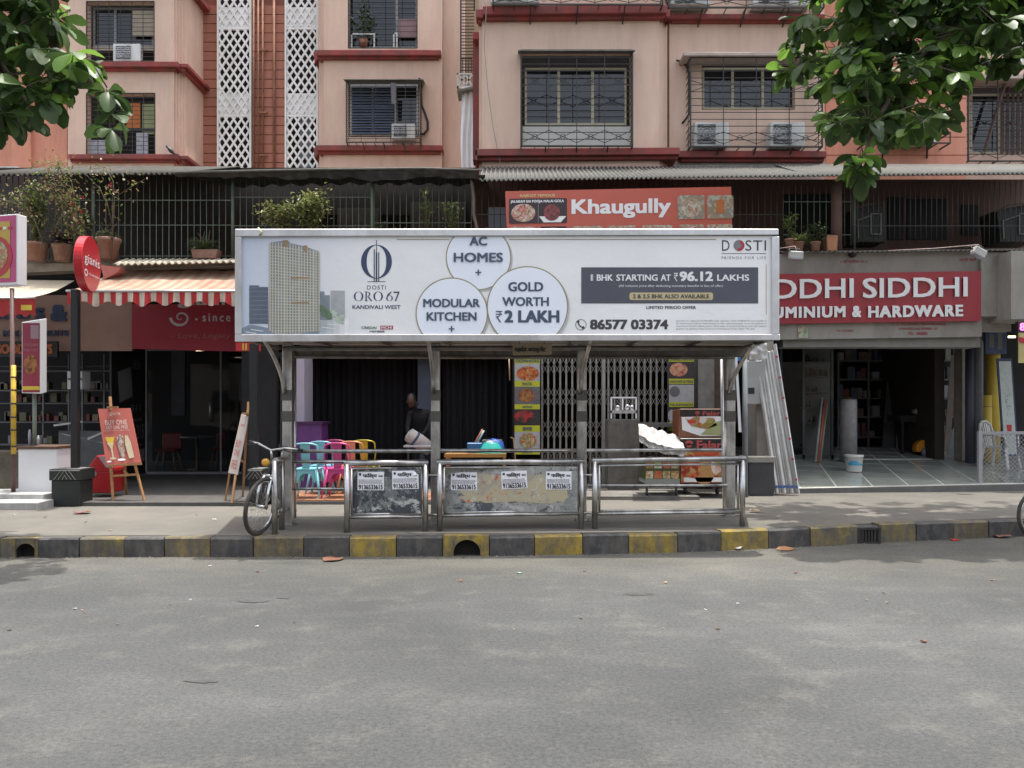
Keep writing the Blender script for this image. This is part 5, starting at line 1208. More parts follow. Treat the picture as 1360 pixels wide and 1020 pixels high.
mb = MB(); nx, ny = 12, 6; vs = []; fs = []; a_ = [P(-120, 398, 12.5), P(47, 394, 12.5)]; b_ = [P(-120, 370, 14.0), P(99, 372.5, 14.0)]
for j in range(ny + 1):
    for i in range(nx + 1):
        p = a_[0].lerp(a_[1], i / nx).lerp(b_[0].lerp(b_[1], i / nx), j / ny); p.z -= .04 * sin(pi * j / ny); vs.append(p)
for j in range(ny):
    for i in range(nx): k = j * (nx + 1) + i; fs.append((k, k + 1, k + nx + 2, k + nx + 1))
mb.add(vs, fs, 0, True); mb.build('canopy_cloth', M('bleached cloth', (.40, .34, .25), .85, n=.1, ns=2), aw2)
mb = MB(); mb.tube([P(-120, 398.5, 12.5), P(47, 395, 12.5)], .02, 8); mb.build('front_bar', alum, aw2)
mb = MB(); vs = []; fs = []
for i in range(60):
    px = -120 + 167 * i / 59; vs += [P(px, 397 - .8 * i / 59, 12.5), P(px, 419 + 2.2 * sin(px * .42), 12.5 + .02 * sin(px * .3))]
for i in range(59): fs.append((i * 2 + 1, i * 2 + 3, i * 2 + 2, i * 2))
mb.add(vs, fs, 0, True); mb.build('valance', M('red cloth', (.36, .03, .03), .8, n=.12), aw2)
mb = MB(); mb.pbox(28, 405, 42, 412, 12.45, .005); mb.build('yellow_label', M('label yellow', (.55, .42, .06), .6), aw2)
t = thing('red_cloth_box', 'faded red folded cloth above the striped awning behind the round sign', 'cloth', P(145, 365, 14)); mb = MB(); mb.pq([(134, 352, 13.6), (160, 355, 13.6), (156, 362, 13.6), (138, 371, 13.6)], .2); mb.build('cloth', M('faded red cloth', (.42, .13, .11), .8, n=.2), t)
# fascia boards
t = thing('shop_sign', 'dull pink board with raised dark blue letters above the leftmost shop', 'shop sign', P(90, 430, 14.55)); D = 14.55
mb = MB(); mb.pbox(-120, 392, 175, 466, D, .08); mb.build('backing_board', M('dusty pink board', (.34, .21, .17), .7, n=.12), t)
fn = flat(D, .03); lm = MB()
ptext(lm, 'S', 47, 409, 60, 424, fn, 0, .06, th=-.025); ptext(lm, '&', 68, 405, 90, 427, fn, 0, .06, th=-.025); ptext(lm, 'NAMKEENS', -70, 409, 40, 424, fn, 0, .05, th=-.025); ptext(lm, 'MIX', 5, 439, 26, 447, fn, 0, .06, th=-.02); ptext(lm, 'DRYFRUITS', 30, 439, 92, 446, fn, 0, .06, th=-.02); lm.build('lettering', navy, t)
t = thing('led_sign', 'black strip sign with dim orange letters under the dull pink board', 'sign', P(30, 465, 14.3)); mb = MB(); mb.pbox(-60, 453, 76, 474, 14.3, .06); mb.build('panel', black, t)
lm = MB(); ptext(lm, 'GOOD', -8, 457, 34, 470, flat(14.3, .01), 0, .05); ptext(lm, 'DAYS', 42, 457, 70, 470, flat(14.3, .01), 0, .05); lm.build('lettering', M('dim orange', (.42, .10, .02), .5), t)
t = thing('shop_sign', 'deep red ice cream parlour sign with a white spiral under the striped awning', 'shop sign', P(250, 463, 14.5)); D = 14.4
mb = MB(); mb.pq([(175, 404, D), (400, 404, D), (400, 469, D), (175, 463, D)], .12); mb.build('panel', shopred, t)
lm = MB(); fn = flat(D, .004); pts = []
for k in range(34):
    a = k * .27; r_ = 13.5 * (1 - k / 36); pts.append((240 - r_ * cos(a) * 1.0, 422 + r_ * .86 * sin(a)))
for k in range(33):
    (xa, ya), (xb, yb) = pts[k], pts[k + 1]; dx, dy = xb - xa, yb - ya; l_ = math.hypot(dx, dy); wd = 1.9 * (1 - k / 40); nx_, ny_ = -dy / l_ * wd, dx / l_ * wd
    lm.poly([fn(xa + nx_, ya + ny_), fn(xb + nx_, yb + ny_), fn(xb - nx_, yb - ny_), fn(xa - nx_, ya - ny_)])
disc(lm, 261, 424, 1.6, 1.6, fn); ptext(lm, 'since 1956', 269, 415.5, 350, 427, fn, 0, .02, 1.4); ptext(lm, 'giani\'s', 236, 392, 320, 409, fn, 0, .03)
lm.build('lettering', M('white letter', (.50, .47, .47), .5), t)
lm = MB(); ptext(lm, '- Love, Legacy & Icecream', 227, 442, 372, 451, fn, 0, 0, slant=.2); lm.build('tagline', M('dull rose letter', (.32, .12, .13), .5), t)
t = thing('small_red_sign', 'small red sign peeking out under the left end of the billboard', 'sign', P(330, 466, 12)); mb = MB(); mb.pbox(313, 455, 345, 466, 12.5, .06); mb.build('panel', redpl, t)
mb = MB(); rect(mb, 322, 456, 324, 465, flat(12.5)); rect(mb, 326, 456, 328, 465, flat(12.5)); mb.build('stripe', MATS['label yellow'], t)
# round pole sign
def ellipse_box(cx, cy, rx, ry, D, dp, n=36, tiltx=0):
    q = []
    for k in range(n):
        a = 2 * pi * k / n; p = P(cx + rx * cos(a), cy + ry * sin(a), D); q.append(p)
    return q
t = thing('round_pole_sign', 'oval red ice cream sign on a black pole near the pavement at the left', 'pole sign', G(112, 668, PT)); D = 11.6
R_ = Matrix.Rotation(radians(100), 3, 'Z'); c0 = Vector((-6.12, D, Z(351, D))); rr = 36.5 * D / F
mb = MB(); q = [c0 + R_ @ Vector((rr * cos(2 * pi * k / 40), 0, rr * sin(2 * pi * k / 40))) for k in range(40)]; mb.prism(q, R_ @ Vector((0, .115, 0)), 0); mb.build('sign_body', M('glossy red sign', (.46, .02, .03), .3, n=.05), t, bevel=.006)
def fr(x, y, l=0):   # x,y in unit disc coordinates
    return c0 + R_ @ Vector((rr * x, -.006, -rr * y))
lm = MB(); ptext(lm, 'gianis', -.8, -.30, .85, .16, fr, 0, .05); ring(lm, -.62, .40, .17, .13, .05, fr, 0, 16); ptext(lm, '- ice cream parlour -', -.38, .33, .82, .47, fr, 0, .03); lm.build('lettering', wclean, t)
mb = MB(); base = G(112, 668, PT); mb.box(base.x - .05, base.x + .05, D - .02, D + .08, PT, Z(384, D)); mb.build('pole', black, t, bevel=.008)
mb = MB(); mb.box(base.x - .07, base.x + .07, D - .04, D + .1, PT - .01, PT + .02); mb.build('base_plate', black, t)
# black pole by the second easel
t = thing('black_pole', 'black square pole between the menu easel and the bus shelter', 'pole', G(336, 668, PT)); mb = MB(); mb.box(X(331, 11.7), X(341, 11.7), 11.7, 11.8, PT, Z(456, 11.7)); mb.build('pole', black, t)
# yellow food lightbox on pole at the edge
t = thing('lightbox_sign', 'yellow and pink food lightbox on a pole at the left edge', 'pole sign', G(18, 668, PT)); D = 11.6
R_ = Matrix.Rotation(radians(-14), 3, 'Z'); co = P(23, 378, D)
def lb(x, y, d=0): return co + R_ @ Vector((x, d, y))
mb = MB(); z0 = 0; z1 = 95 * D / F * .99
mb.hexa([lb(-1.1, 0), lb(.0, 0), lb(.0, z1), lb(-1.1, z1)], [lb(-1.1, 0, .17), lb(.0, 0, .17), lb(.0, z1, .17), lb(-1.1, z1, .17)]); mb.build('box', wclean, t, bevel=.006)
mb = MB(); mb.poly([lb(-1.07, .04, -.005), lb(-.02, .04, -.005), lb(-.02, z1 - .02, -.005), lb(-1.07, z1 - .02, -.005)]); mb.poly([lb(-1.0, .10, -.009), lb(-.12, .10, -.009), lb(-.12, z1 - .1, -.009), lb(-1.0, z1 - .1, -.009)], 1)
mb.poly([lb(-.36 + .28 * cos(k * pi / 10), .42 + .30 * sin(k * pi / 10), -.012) for k in range(20)], 2); mb.poly([lb(-.36 + .2 * cos(k * pi / 10), .44 + .22 * sin(k * pi / 10), -.015) for k in range(20)], 3)
for k in range(4): mb.poly([lb(-.42 + k * .09, z1 - .22, -.014), lb(-.36 + k * .09, z1 - .22, -.014), lb(-.36 + k * .09, z1 - .18, -.014), lb(-.42 + k * .09, z1 - .18, -.014)], 2 if k % 2 else 4)
mb.build('food_print', [M('magenta print', (.50, .06, .18), .4), M('ochre print', (.50, .33, .05), .4, n=.1), redpl, fC, wclean], t)
mb = MB(); mb.tube([G(18, 668, PT), P(17, 600, 11.6), P(16, 383, 11.6)], .03, 10); mb.build('pole', M('dark maroon pole', (.10, .05, .045), .6, n=.2), t)
mb = MB(); mb.tube([P(18.2, 603, 11.57), P(18, 485, 11.57)], .033, 10); mb.build('yellow_sleeve', M('yellow sleeve', (.55, .36, .03), .5, n=.2, ns=12), t)
mb = MB()
for yy in (500, 517, 535, 553, 570, 592): mb.tube([P(18.1, yy, 11.565), P(18.1, yy + 2, 11.565)], .036, 10)
mb.build('black_band', black, t, kind='stuff')
# narrow vertical lightbox on the white counter
t = thing('narrow_lightbox_sign', 'narrow upright dark pink lightbox with a white edge over the white counter', 'sign', P(45, 593, 12.0)); D = 11.9
mb = MB(); mb.hexa([P(29, 522, D), P(54, 523, D), P(54, 424, D), P(29, 428, D)], [P(38, 520, D + .4), P(62, 521, D + .4), P(62, 423, D + .4), P(38, 427, D + .4)]); mb.build('box', wclean, t, bevel=.005)
mb = MB(); f_ = flat(D, .005); rect(mb, 30, 429, 53, 521, f_); rect(mb, 30, 513, 53, 518, flat(D, .009), 1); rect(mb, 41, 432, 52, 450, flat(D, .009), 2); disc(mb, 41, 484, 9, 13, flat(D, .009), 3); ptext(mb, 'FARSAN', 32, 456, 51, 460, flat(D, .01), 4, .03); ptext(mb, 'FOR YOU', 32, 463, 51, 467, flat(D, .01), 4, .03)
mb.build('face_print', [M('wine print', (.26, .03, .06), .4), yellow, M('print grey pink', (.30, .20, .22), .5), fB, MATS['dull rose letter']], t)
mb = MB(); mb.tube([P(46, 592, 12.1), P(46, 522, 12.1)], .03, 8); mb.build('stand', M('grey green stand', (.20, .23, .19), .5), t)
t = thing('white_counter', 'white box counter with a dark top standing on a white step at the left', 'counter', G(50, 668, PT)); D = 11.9
mb = MB(); mb.box(X(24, D), X(75, D), D, D + .55, Z(657, D), Z(596, D)); mb.build('body', wclean, t, bevel=.01); mb = MB(); mb.box(X(22, D), X(76, D), D - .03, D + .6, Z(596, D), Z(592.5, D)); mb.build('worktop', brown, t, bevel=.005)
mb = MB(); mb.box(X(22, D), X(76, D), D - .01, D + .56, Z(660, D), Z(657, D)); mb.build('base_trim', brown, t)
mb = MB()
for a, b, c in ((38, 570, 41), (44, 572, 48), (49, 578, 52)): mb.lathe(P((a + c) / 2, 592, D + .2), [(.02, 0), (.022, (592 - b) * D / F * .7), (.01, (592 - b) * D / F)], 8)
mb.build('bottles', M('pale plastic', (.35, .38, .45), .4), t, kind='stuff')
mb = MB(); A = G(-30, 678, PT - .02); mb.box(X(-60, 11.1), X(52, 11.1), 11.05, 11.5, PT - .02, PT + .10); mb.box(X(-60, 11.5), X(58, 11.5), 11.5, 12.4, PT - .02, PT + .17); struct(mb, 'white_step', M('chalky white step', (.42, .42, .41), .7, n=.12, dirt=(.27, .26, .24), dn=.45, ds=4), bevel=.008)
mb = MB(); mb.box(X(-100, 12.2), X(19, 12.2), 12.3, 12.9, FL - .05, Z(600, 12.3)); t = mb.build('crate_counter', M('olive wood counter', (.09, .075, .05), .7, n=.4, ns=6)); tag(t, 'olive brown wooden counter behind the striped yellow pole at the left edge', 'counter')
# planters with zigzag
def planter(px0, px1, yt, yb, D, label):
    t = thing('planter_box', label, 'planter', P((px0 + px1) / 2, yb, D)); x0, x1 = X(px0, D), X(px1, D); z0, z1 = Z(yb, D), Z(yt, D); h = z1 - z0
    mb = MB(); mb.box(x0 + .02, x1 - .02, D, D + .36, z0, z1 - h * .3); mb.build('body', M('matt black', (.016, .017, .016), .6, n=.2), t, bevel=.01); mb = MB(); mb.box(x0, x1, D - .02, D + .38, z1 - h * .3, z1); mb.build('rim', MATS['matt black'], t, bevel=.006)
    mb = MB(); cx = (x0 + x1) / 2; zz = z1 - h * .28; hh = h * .25
    for k in range(3):
        o = .035 + k * .06
        for s_ in (-1, 1): mb.bar((cx + s_ * o, D - .023, zz), (cx + s_ * max(.0, (o - hh * .0)) * .0 + s_ * (o - .0) * .0 + cx * 0 + 0, D - .023, zz + hh) if False else (cx + s_ * max(0, o - .10) , D - .023, min(zz + hh, zz + min(o, .10) * 1.1 + .03)), .012, .004)
    mb.box(x0 + .01, x1 - .01, D - .024, D - .018, z1 - .025, z1 - .01); mb.build('zigzag', M('pale grey line', (.32, .32, .30), .6), t, kind='stuff')
    mb = MB(); mb.box(x0 + .03, x1 - .03, D + .02, D + .34, z1 - .06, z1 + .004); mb.build('lid', M('grey lid', (.16, .16, .15), .7), t)
planter(66, 108, 623, 673, 11.45, 'black planter box with a pale zigzag line beside the white counter')
planter(329, 350, 623, 670, 11.5, 'black planter box with a pale zigzag line behind the bicycle')
# red bin
t = thing('red_bin', 'red plastic litter bin with a sloped lid behind the first easel', 'litter bin', P(133, 656, 12.2)); D = 12.2
mb = MB(); a = [P(119, 655, D), P(148, 655, D), P(151, 626, D), P(117, 626, D)]; mb.hexa(a, [v + Vector((0, .38, 0)) for v in a]); mb.build('body', redpl, t, bevel=.02, seg=2)
mb = MB(); o1 = Vector((0, .19, 0)); a = [P(116, 627, D - .01), P(152, 627, D - .01), P(152, 622, D - .01), P(143, 605, D - .01), P(128, 605, D - .01), P(116, 622, D - .01)]; mb.prism(a, (0, .4, 0)); mb.build('lid', redpl, t, bevel=.015, seg=2)
mb = MB(); q = [P(130, 606, D - .02), P(142, 606, D - .02), P(150, 621, D - .02), P(141, 621, D - .02)]; mb.prism(q, (0, .01, 0)); mb.build('flap', M('pale flap', (.40, .30, .30), .5), t)
mb = MB(); disc(mb, 125, 629, 4, 4, flat(D - .0, .008), 0, 18); mb.build('badge', MATS['print grey pink'], t)
# easels
def easel(label, D, top, bl, br, tl, tr, bottom, feet, back, peak, prints, tabs=True):
    t = thing('menu_easel', label, 'easel', G((feet[0][0] + feet[1][0]) / 2, feet[0][1], FL))
    q = [P(*bl, D), P(*br, D), P(*tr, D + .18), P(*tl, D + .18)]
    mb = MB(); mb.prism(q, (0, .02, 0)); pb = mb.build('poster', prints[0], t)
    for i, (tp, ft) in enumerate(feet_pairs):
        pass
    return t, q
wood_t = wood
t = thing('menu_easel', 'wooden easel facing the street with a coral poster of two ice cream glasses', 'easel', G(165, 662, FL)); De = 11.75
bl, br, tl, tr = (141, 617), (187, 614), (130, 543), (172.5, 542)
q = [P(*bl, De), P(*br, De), P(*tr, De + .22), P(*tl, De + .22)]
mb = MB(); mb.prism(q, (0, .02, 0)); pst = mb.build('poster', M('coral poster', (.40, .10, .075), .5, n=.06), t)
def fe(x, y, l=0):   # unit poster coordinates
    a = q[0].lerp(q[1], x); b = q[3].lerp(q[2], x); return b.lerp(a, y) + Vector((0, -.012 - l, 0))
lm = MB(); ptext(lm, 'gianis', .34, .06, .68, .14, fe, 0, .03); ptext(lm, 'BUY ONE', .17, .21, .84, .30, fe, 0, .012); ptext(lm, 'GET ONE FREE', .17, .315, .84, .375, fe, 0, .01); ptext(lm, 'ICE CREAM * SHAKES * SUNDAES * JUICES', .10, .395, .88, .415, fe, 0, .0); lm.build('lettering', M('cream letter', (.62, .52, .46), .5), pst)
lm = MB(); F2 = lambda x, y, l=0: fe(x, y, .003)
F3 = lambda x, y, l=0: fe(x, y, .006)
lm.poly([fe(.10, .52), fe(.38, .52), fe(.30, .66), fe(.26, .69), fe(.18, .66)], 0); lm.poly([fe(.12, .62), fe(.33, .62), fe(.27, .72), fe(.27, .88), fe(.22, .88), fe(.22, .72)], 1); disc(lm, .24, .90, .10, .02, fe, 1, 12)
lm.poly([F2(.42, .54), F2(.50, .48), F2(.62, .48), F2(.66, .56), F2(.62, .80), F2(.56, .90), F2(.50, .90), F2(.46, .80)], 2); lm.poly([F2(.70, .50), F2(.78, .50), F2(.84, .62), F2(.86, .90), F2(.70, .92), F2(.66, .66)], 1); disc(lm, .48, .93, .12, .022, F2, 3, 12); disc(lm, .12, .95, .07, .015, F2, 3, 10)
lm.build('dessert_picture', [M('mango print', (.55, .38, .03), .5), M('vanilla print', (.52, .42, .28), .5, n=.1, ns=20), food('sundae print', [(.10, .03, .02), (.5, .42, .36), (.22, .10, .06), (.55, .5, .44)], 34), wclean], pst)
def leg(parent, a, b, w_=.035): mb = MB(); mb.bar(a, b, w_, .022); mb.build('leg', wood, parent)
leg(t, P(147, 617, De + .02), Vector((X(151.5, De), De - .03, FL))); leg(t, P(179, 616, De + .02), Vector((X(191, De - .05), De - .03, FL))); leg(t, P(160, 545, De + .25), Vector((X(168, De + .9), De + .9, FL)))
for nm, a, b, w_ in (('ledge', (144, 618.5, De - .03), (188, 616, De - .03), .04), ('stretcher', (150, 632, De), (182, 630, De), .03), ('mast', (147.5, 545, De + .22), (146, 527, De + .25), .035), ('clamp', (143, 541, De + .17), (156.5, 541, De + .17), .05), ('brace', (165, 625, De + .02), (171, 632, De + .02), .02)):
    mb = MB(); mb.bar(P(*a), P(*b), w_, .03); mb.build(nm, wood, t)
t = thing('menu_easel', 'wooden easel nearly edge on with a pale red lettered poster, left of the bicycle', 'easel', G(312, 662, FL)); De = 11.75
q = [P(303, 628, De), P(314.5, 630.5, De - .2), P(329.5, 553, De + .0), P(320.5, 550, De + .22)]
mb = MB(); mb.prism(q, (.012, .008, 0)); pst = mb.build('poster', M('pale poster', (.48, .42, .38), .5, n=.06), t)
def fe2(x, y, l=0):
    a = q[0].lerp(q[1], x); b = q[3].lerp(q[2], x); return b.lerp(a, y) + Vector((-.004, -.012, 0))
lm = MB(); ptext(lm, 'BUY', .2, .42, .85, .56, fe2, 0, .06); ptext(lm, 'ONE', .2, .58, .85, .70, fe2, 0, .06); ptext(lm, 'FREE', .2, .76, .85, .92, fe2, 0, .06); ptext(lm, 'gianis', .3, .14, .85, .2, fe2, 0, .03); lm.build('lettering', M('brick red letter', (.42, .08, .05), .5), pst)
leg(t, P(305, 629, De), Vector((X(299, De), De, FL)), .03); leg(t, P(313, 631, De - .2), Vector((X(308, De - .3), De - .3, FL)), .03); leg(t, P(329, 545, De + .15), Vector((X(321, De + .5), De + .55, FL)), .03)
for nm, a, b, w_ in (('mast', (329, 551, De + .05), (330, 534, De + .1), .03), ('clamp', (323, 549, De + .05), (332, 549, De), .045), ('stretcher', (316, 610, De + .1), (325, 614, De + .3), .02)):
    mb = MB(); mb.bar(P(*a), P(*b), w_, .03); mb.build(nm, wood, t)

# cafe front: glass, dark door panel, red chair and table inside
t = thing('glass_shopfront', 'dark glass shopfront of the ice cream parlour with a steel door handle', 'shopfront', P(255, 626, 16.6)); D = 16.6
zb = FL
mb = MB()
for xx in (193, 292, 372): mb.box(X(xx, D), X(xx + 2, D), D, D + .05, zb, Z(466, D))
mb.box(X(193, D), X(374, D), D, D + .05, zb, zb + .05); mb.box(X(193, D), X(374, D), D, D + .05, Z(466, D), Z(463, D)); mb.build('frame', MATS['grey frame'], t)
for a, b in ((195, 292), (294, 372)): mb = MB(); mb.box(X(a, D), X(b, D), D + .02, D + .03, zb + .05, Z(466, D)); mb.build('pane', clear, t)
mb = MB(); mb.tube([P(279, 529, D - .06), P(279, 560, D - .06)], .018, 8); mb.tube([P(279, 533, D - .06), P(279, 533, D + .02)], .01, 6); mb.tube([P(279, 556, D - .06), P(279, 556, D + .02)], .01, 6); mb.build('handle', steel, t)
mb = MB(); mb.box(X(345, 19) , X(345, 19) + .1, 16.7, 21, FL, 4.1); mb.build('side_wall', blk2, t)
mb = MB(); mb.box(X(193, 20), X(205, 20), 18.5, 18.7, FL, 4.1); mb.box(X(239, 20), X(256, 20), 19.5, 19.6, FL + 1.2, 4.1); mb.build('inner_panel', M('dim grey panel', (.11, .11, .12), .7), t, kind='stuff')
t = thing('notice_panel', 'tall dark panel with white printed numbers and a framed food photo beside the parlour glass', 'notice board', P(170, 628, 14.8)); D = 14.8
mb = MB(); q = [P(148, 642, D), P(193, 628, D + 1.6), P(193, 463, D + 1.6), P(148, 459, D)]; mb.prism(q, (-.05, .03, 0)); mb.build('panel', M('matt black panel', (.014, .013, .013), .6), t)
def fp(x, y, l=0): a = q[0].lerp(q[1], x); b = q[3].lerp(q[2], x); return b.lerp(a, y) + Vector((.01, -.02 - l, 0))
lm = MB(); ptext(lm, '1856', .6, .09, .85, .17, fp, 0, .04); ptext(lm, '511', .55, .44, .85, .50, fp, 0, .04); ptext(lm, '215', .72, .60, .95, .72, fp, 0, .04); 
for yy in (.55, .75): ptext(lm, 'sweet treats', .6, yy, .9, yy + .025, fp, 0, .0)
lm.build('lettering', M('dim white print', (.22, .22, .22), .5), t)
lm = MB(); lm.poly([fp(.17, .19), fp(.55, .15), fp(.60, .38), fp(.22, .42)]); lm.poly([fp(.20, .20, .004), fp(.53, .17, .004), fp(.57, .37, .004), fp(.24, .40, .004)], 1); lm.poly([fp(.70, .80), fp(.97, .80), fp(.97, .90), fp(.70, .90)], 0); lm.build('framed_photo', [MATS['dim white print'], food('dim burger print', [(.03, .02, .03), (.20, .02, .02), (.05, .05, .08), (.22, .18, .18)], 9)], t)
def cafe_chair(px, D, label):
    t = thing('cafe_chair', label, 'chair', P(px, 626, D)); x = X(px, D)
    m_ = M('dark red shell', (.20, .015, .02), .4); w_ = M('pale wood leg', (.22, .16, .10), .5)
    mb = MB(); mb.box(x - .22, x + .22, D - .2, D + .2, FL + .43, FL + .47); mb.build('seat', m_, t, bevel=.015); mb = MB(); mb.box(x - .22, x + .22, D + .18, D + .22, FL + .47, FL + .82); mb.build('backrest', m_, t, bevel=.015)
    for sx, sy in ((-1, -1), (1, -1), (-1, 1), (1, 1)): mb = MB(); mb.tube([(x + sx * .15, D + sy * .12, FL + .43), (x + sx * .23, D + sy * .2, FL)], .015, 6); mb.build('leg', w_, t)
cafe_chair(224, 17.6, 'dim red chair with pale legs behind the parlour glass, left of the table')
cafe_chair(296, 18.2, 'dim red chair with pale legs behind the parlour glass, at the door hinge side')
t = thing('cafe_table', 'small pale round table inside the parlour', 'table', P(262, 626, 17.8)); x = X(262, 17.8); mb = MB(); mb.lathe((x, 17.8, FL), [(.36, .72), (.36, .75)], 24); mb.build('tabletop', M('pale grey top', (.25, .25, .25), .3), t)
mb = MB(); mb.lathe((x, 17.8, FL), [(.2, 0), (.2, .02), (.03, .04), (.03, .72)], 12); mb.build('leg', MATS['pale wood leg'], t)
# clutter of the leftmost shop
sh_m = M('dim steel', (.16, .16, .165), .5, metal=.4, n=.3)
t = thing('shop_shelving', 'dim steel shelving and display racks inside the leftmost shop', 'shelving', P(70, 640, 15.5)); 
for yy, D in ((486, 15.6), (492, 15.4), (518, 15.8), (535, 16), (560, 15.5), (590, 15.2)):
    mb = MB(); mb.box(X(-20, D), X(146, D), D, D + .35, Z(yy + 1.5, D), Z(yy, D)); mb.build('shelf', sh_m, t)
for xx in (56, 90, 108, 137): mb = MB(); mb.box(X(xx, 15.5), X(xx + 2, 15.5), 15.5, 15.54, FL, Z(470, 15.5)); mb.build('post', sh_m, t)
random.seed(11)
pk = [M('packet ' + n_, c, .5) for n_, c in (('olive', (.11, .11, .06)), ('maroon', (.16, .045, .04)), ('grey', (.19, .19, .20)), ('tan', (.21, .16, .10)))]
for i in range(56):
    yy, D = random.choice(((517, 15.85), (534, 16.05), (559, 15.55), (589, 15.25))); xx = random.uniform(-5, 140); w_ = random.uniform(4, 9); h = random.uniform(6, 13)
    mb = MB(); mb.pbox(xx, yy - h, xx + w_, yy, D, .15); pc = random.choice(pk); o = mb.build('snack_packet', pc); tag(o, 'dim %s snack packet on the %s steel shelf of the leftmost shop' % (pc.name.split()[-1], {517: 'top', 534: 'second', 559: 'third', 589: 'lowest'}[yy]), 'packet', 'packets on the leftmost shop shelves')
t = thing('white_case', 'white sided glass case hanging in the leftmost shop', 'display case', P(98, 517, 14.9)); mb = MB(); mb.pbox(89, 493, 109, 517, 14.9, .3); mb.build('body', wclean, t, bevel=.01); mb = MB(); mb.pbox(90, 502, 108, 505, 14.88, .02); mb.build('handle', sh_m, t)
t = thing('steel_chest', 'grey steel chest freezer with a slanted glass lid in the leftmost shop', 'freezer', P(95, 640, 13.2)); D = 13.4
mb = MB(); mb.hexa([P(78, 640, D), P(146, 640, D), P(146, 590, D), P(78, 575, D)], [P(78, 636, D + .8), P(146, 636, D + .8), P(146, 572, D + .8), P(78, 572, D + .8)]); mb.build('body', M('dim freezer', (.10, .105, .11), .4, n=.3), t, bevel=.01)
for a, b in (((72, 565, D - .1), (109, 560, D + .3)), ((116, 583, D - .1), (146, 570, D + .2))): mb = MB(); mb.bar(P(*a), P(*b), .035, .03); mb.build('rim_bar', alum, t)

# ================================================================ COLOURED METAL CHAIRS
def metal_chair(name_label, col, px, py, D, rz, z=FL):
    t = thing('metal_chair', name_label, 'chair', (X(px, D), D, z), 'coloured metal chairs on the tiled platform'); t.rotation_euler = (0, 0, radians(rz))
    def at(mb, nm, m_): # mesh in local coordinates
        me = bpy.data.meshes.new(nm); me.from_pydata([tuple(v) for v in mb.v], [], mb.f); me.materials.append(m_); me.polygons.foreach_set('use_smooth', mb.sm); me.update()
        o = bpy.data.objects.new(nm, me); COL.objects.link(o); o.parent = t; return o
    m_ = M('paint ' + '%02d%02d%02d' % tuple(int(c * 99) for c in col), col, .35, metal=.2, n=.08)
    mb = MB(); mb.obox((0, 0, .45), (.36, .36, .025)); o = at(mb, 'seat', m_); b = o.modifiers.new('bevel', 'BEVEL'); b.width = .01; b.segments = 2
    for sx, sy in ((-1, -1), (1, -1), (-1, 1), (1, 1)):
        mb = MB(); mb.tube([(sx * .155, sy * .155, .44), (sx * .19, sy * .19, .22), (sx * .225, sy * (.215 if sy < 0 else .25), 0)], [.026, .02, .014], 8); at(mb, 'leg', m_)
    mb = MB()   # arched apron on each side
    for ax in (0, 1):
        for s_ in (-1, 1):
            pts = [(-.16, .44)] + [(-.17 - .02, .30)] + [(-.12 * cos(a * pi / 8) , .24 + .15 * sin(a * pi / 8)) for a in range(9)] + [(.19, .30), (.16, .44)]
            q = [Vector((x, s_ * .165, z_)) if ax == 0 else Vector((s_ * .165, x, z_)) for x, z_ in pts]
            n_ = len(q); mid_ = [Vector((v.x, v.y, .44)) for v in q]
            for i in range(n_ - 1): mb.poly([q[i], q[i + 1], mid_[i + 1], mid_[i]])
    at(mb, 'apron', m_)
    pts = [(-.17, .16, .44)]; H = .84; w_ = .19
    for k in range(13):
        a = pi * k / 12; pts.append((-w_ * cos(a) if True else 0, .20 + .03 * sin(a), (H - .08) + .08 * sin(a) ** .6 if 0 < k < 12 else H - .14))
    pts.append((.17, .16, .44)); mb = MB(); mb.tube([(-.165, .16, .44), (-.195, .19, .62)] + pts[1:-1] + [(.195, .19, .62), (.165, .16, .44)], .0125, 8); at(mb, 'back_frame', m_)
    mb = MB(); mb.hexa([(-.055, .15, .46), (.055, .15, .46), (.075, .225, .835), (-.075, .225, .835)], [(-.055, .156, .46), (.055, .156, .46), (.075, .231, .835), (-.075, .231, .835)]); at(mb, 'back_slat', m_)
    return t
metal_chair('front turquoise metal chair at the left end of the platform, nearest the rail', (.22, .53, .60), 410, 0, 12.05, 180)
metal_chair('second turquoise metal chair standing behind the front turquoise one', (.20, .46, .55), 429, 0, 12.75, 182)
metal_chair('front pink metal chair beside the front turquoise chair', (.55, .07, .24), 452, 0, 12.1, 178)
metal_chair('dark magenta metal chair in the back row behind the pink one', (.30, .035, .12), 448, 0, 13.35, 180)
metal_chair('peach orange metal chair right of the pink chair', (.58, .27, .14), 470, 0, 12.75, 178)
metal_chair('olive yellow metal chair, rightmost of the coloured chairs', (.36, .30, .02), 487, 0, 13.3, 176)
t = thing('pink_tub', 'low pink fabric stool between the turquoise and pink chairs', 'stool', P(436, 645, 12.5)); mb = MB(); mb.lathe(Vector((X(437, 12.6), 12.6, FL)), [(.1, .20), (.16, .24), (.19, .34), (.18, .42), (.12, .44)], 20); mb.build('cushion', M('pink fabric', (.50, .05, .22), .8), t)
mb = MB()
for k in range(3): a = k * 2.1; c_ = Vector((X(437, 12.6), 12.6, FL)); mb.tube([c_ + Vector((.08 * cos(a), .08 * sin(a), .22)), c_ + Vector((.14 * cos(a), .14 * sin(a), 0))], .012, 6)
mb.build('leg_frame', iron, t)
t = thing('purple_counter', 'purple counter in front of the lilac pillar behind the chairs', 'counter', P(408, 655, 13.6)); mb = MB(); mb.pbox(389, 562, 427, 652, 13.6, .5); mb.build('body', M('purple panel', (.12, .035, .16), .5, n=.25, ns=6), t, bevel=.01); mb = MB(); mb.pbox(387, 560, 429, 563, 13.57, .56); mb.build('worktop', M('dark purple', (.06, .02, .08), .4), t)
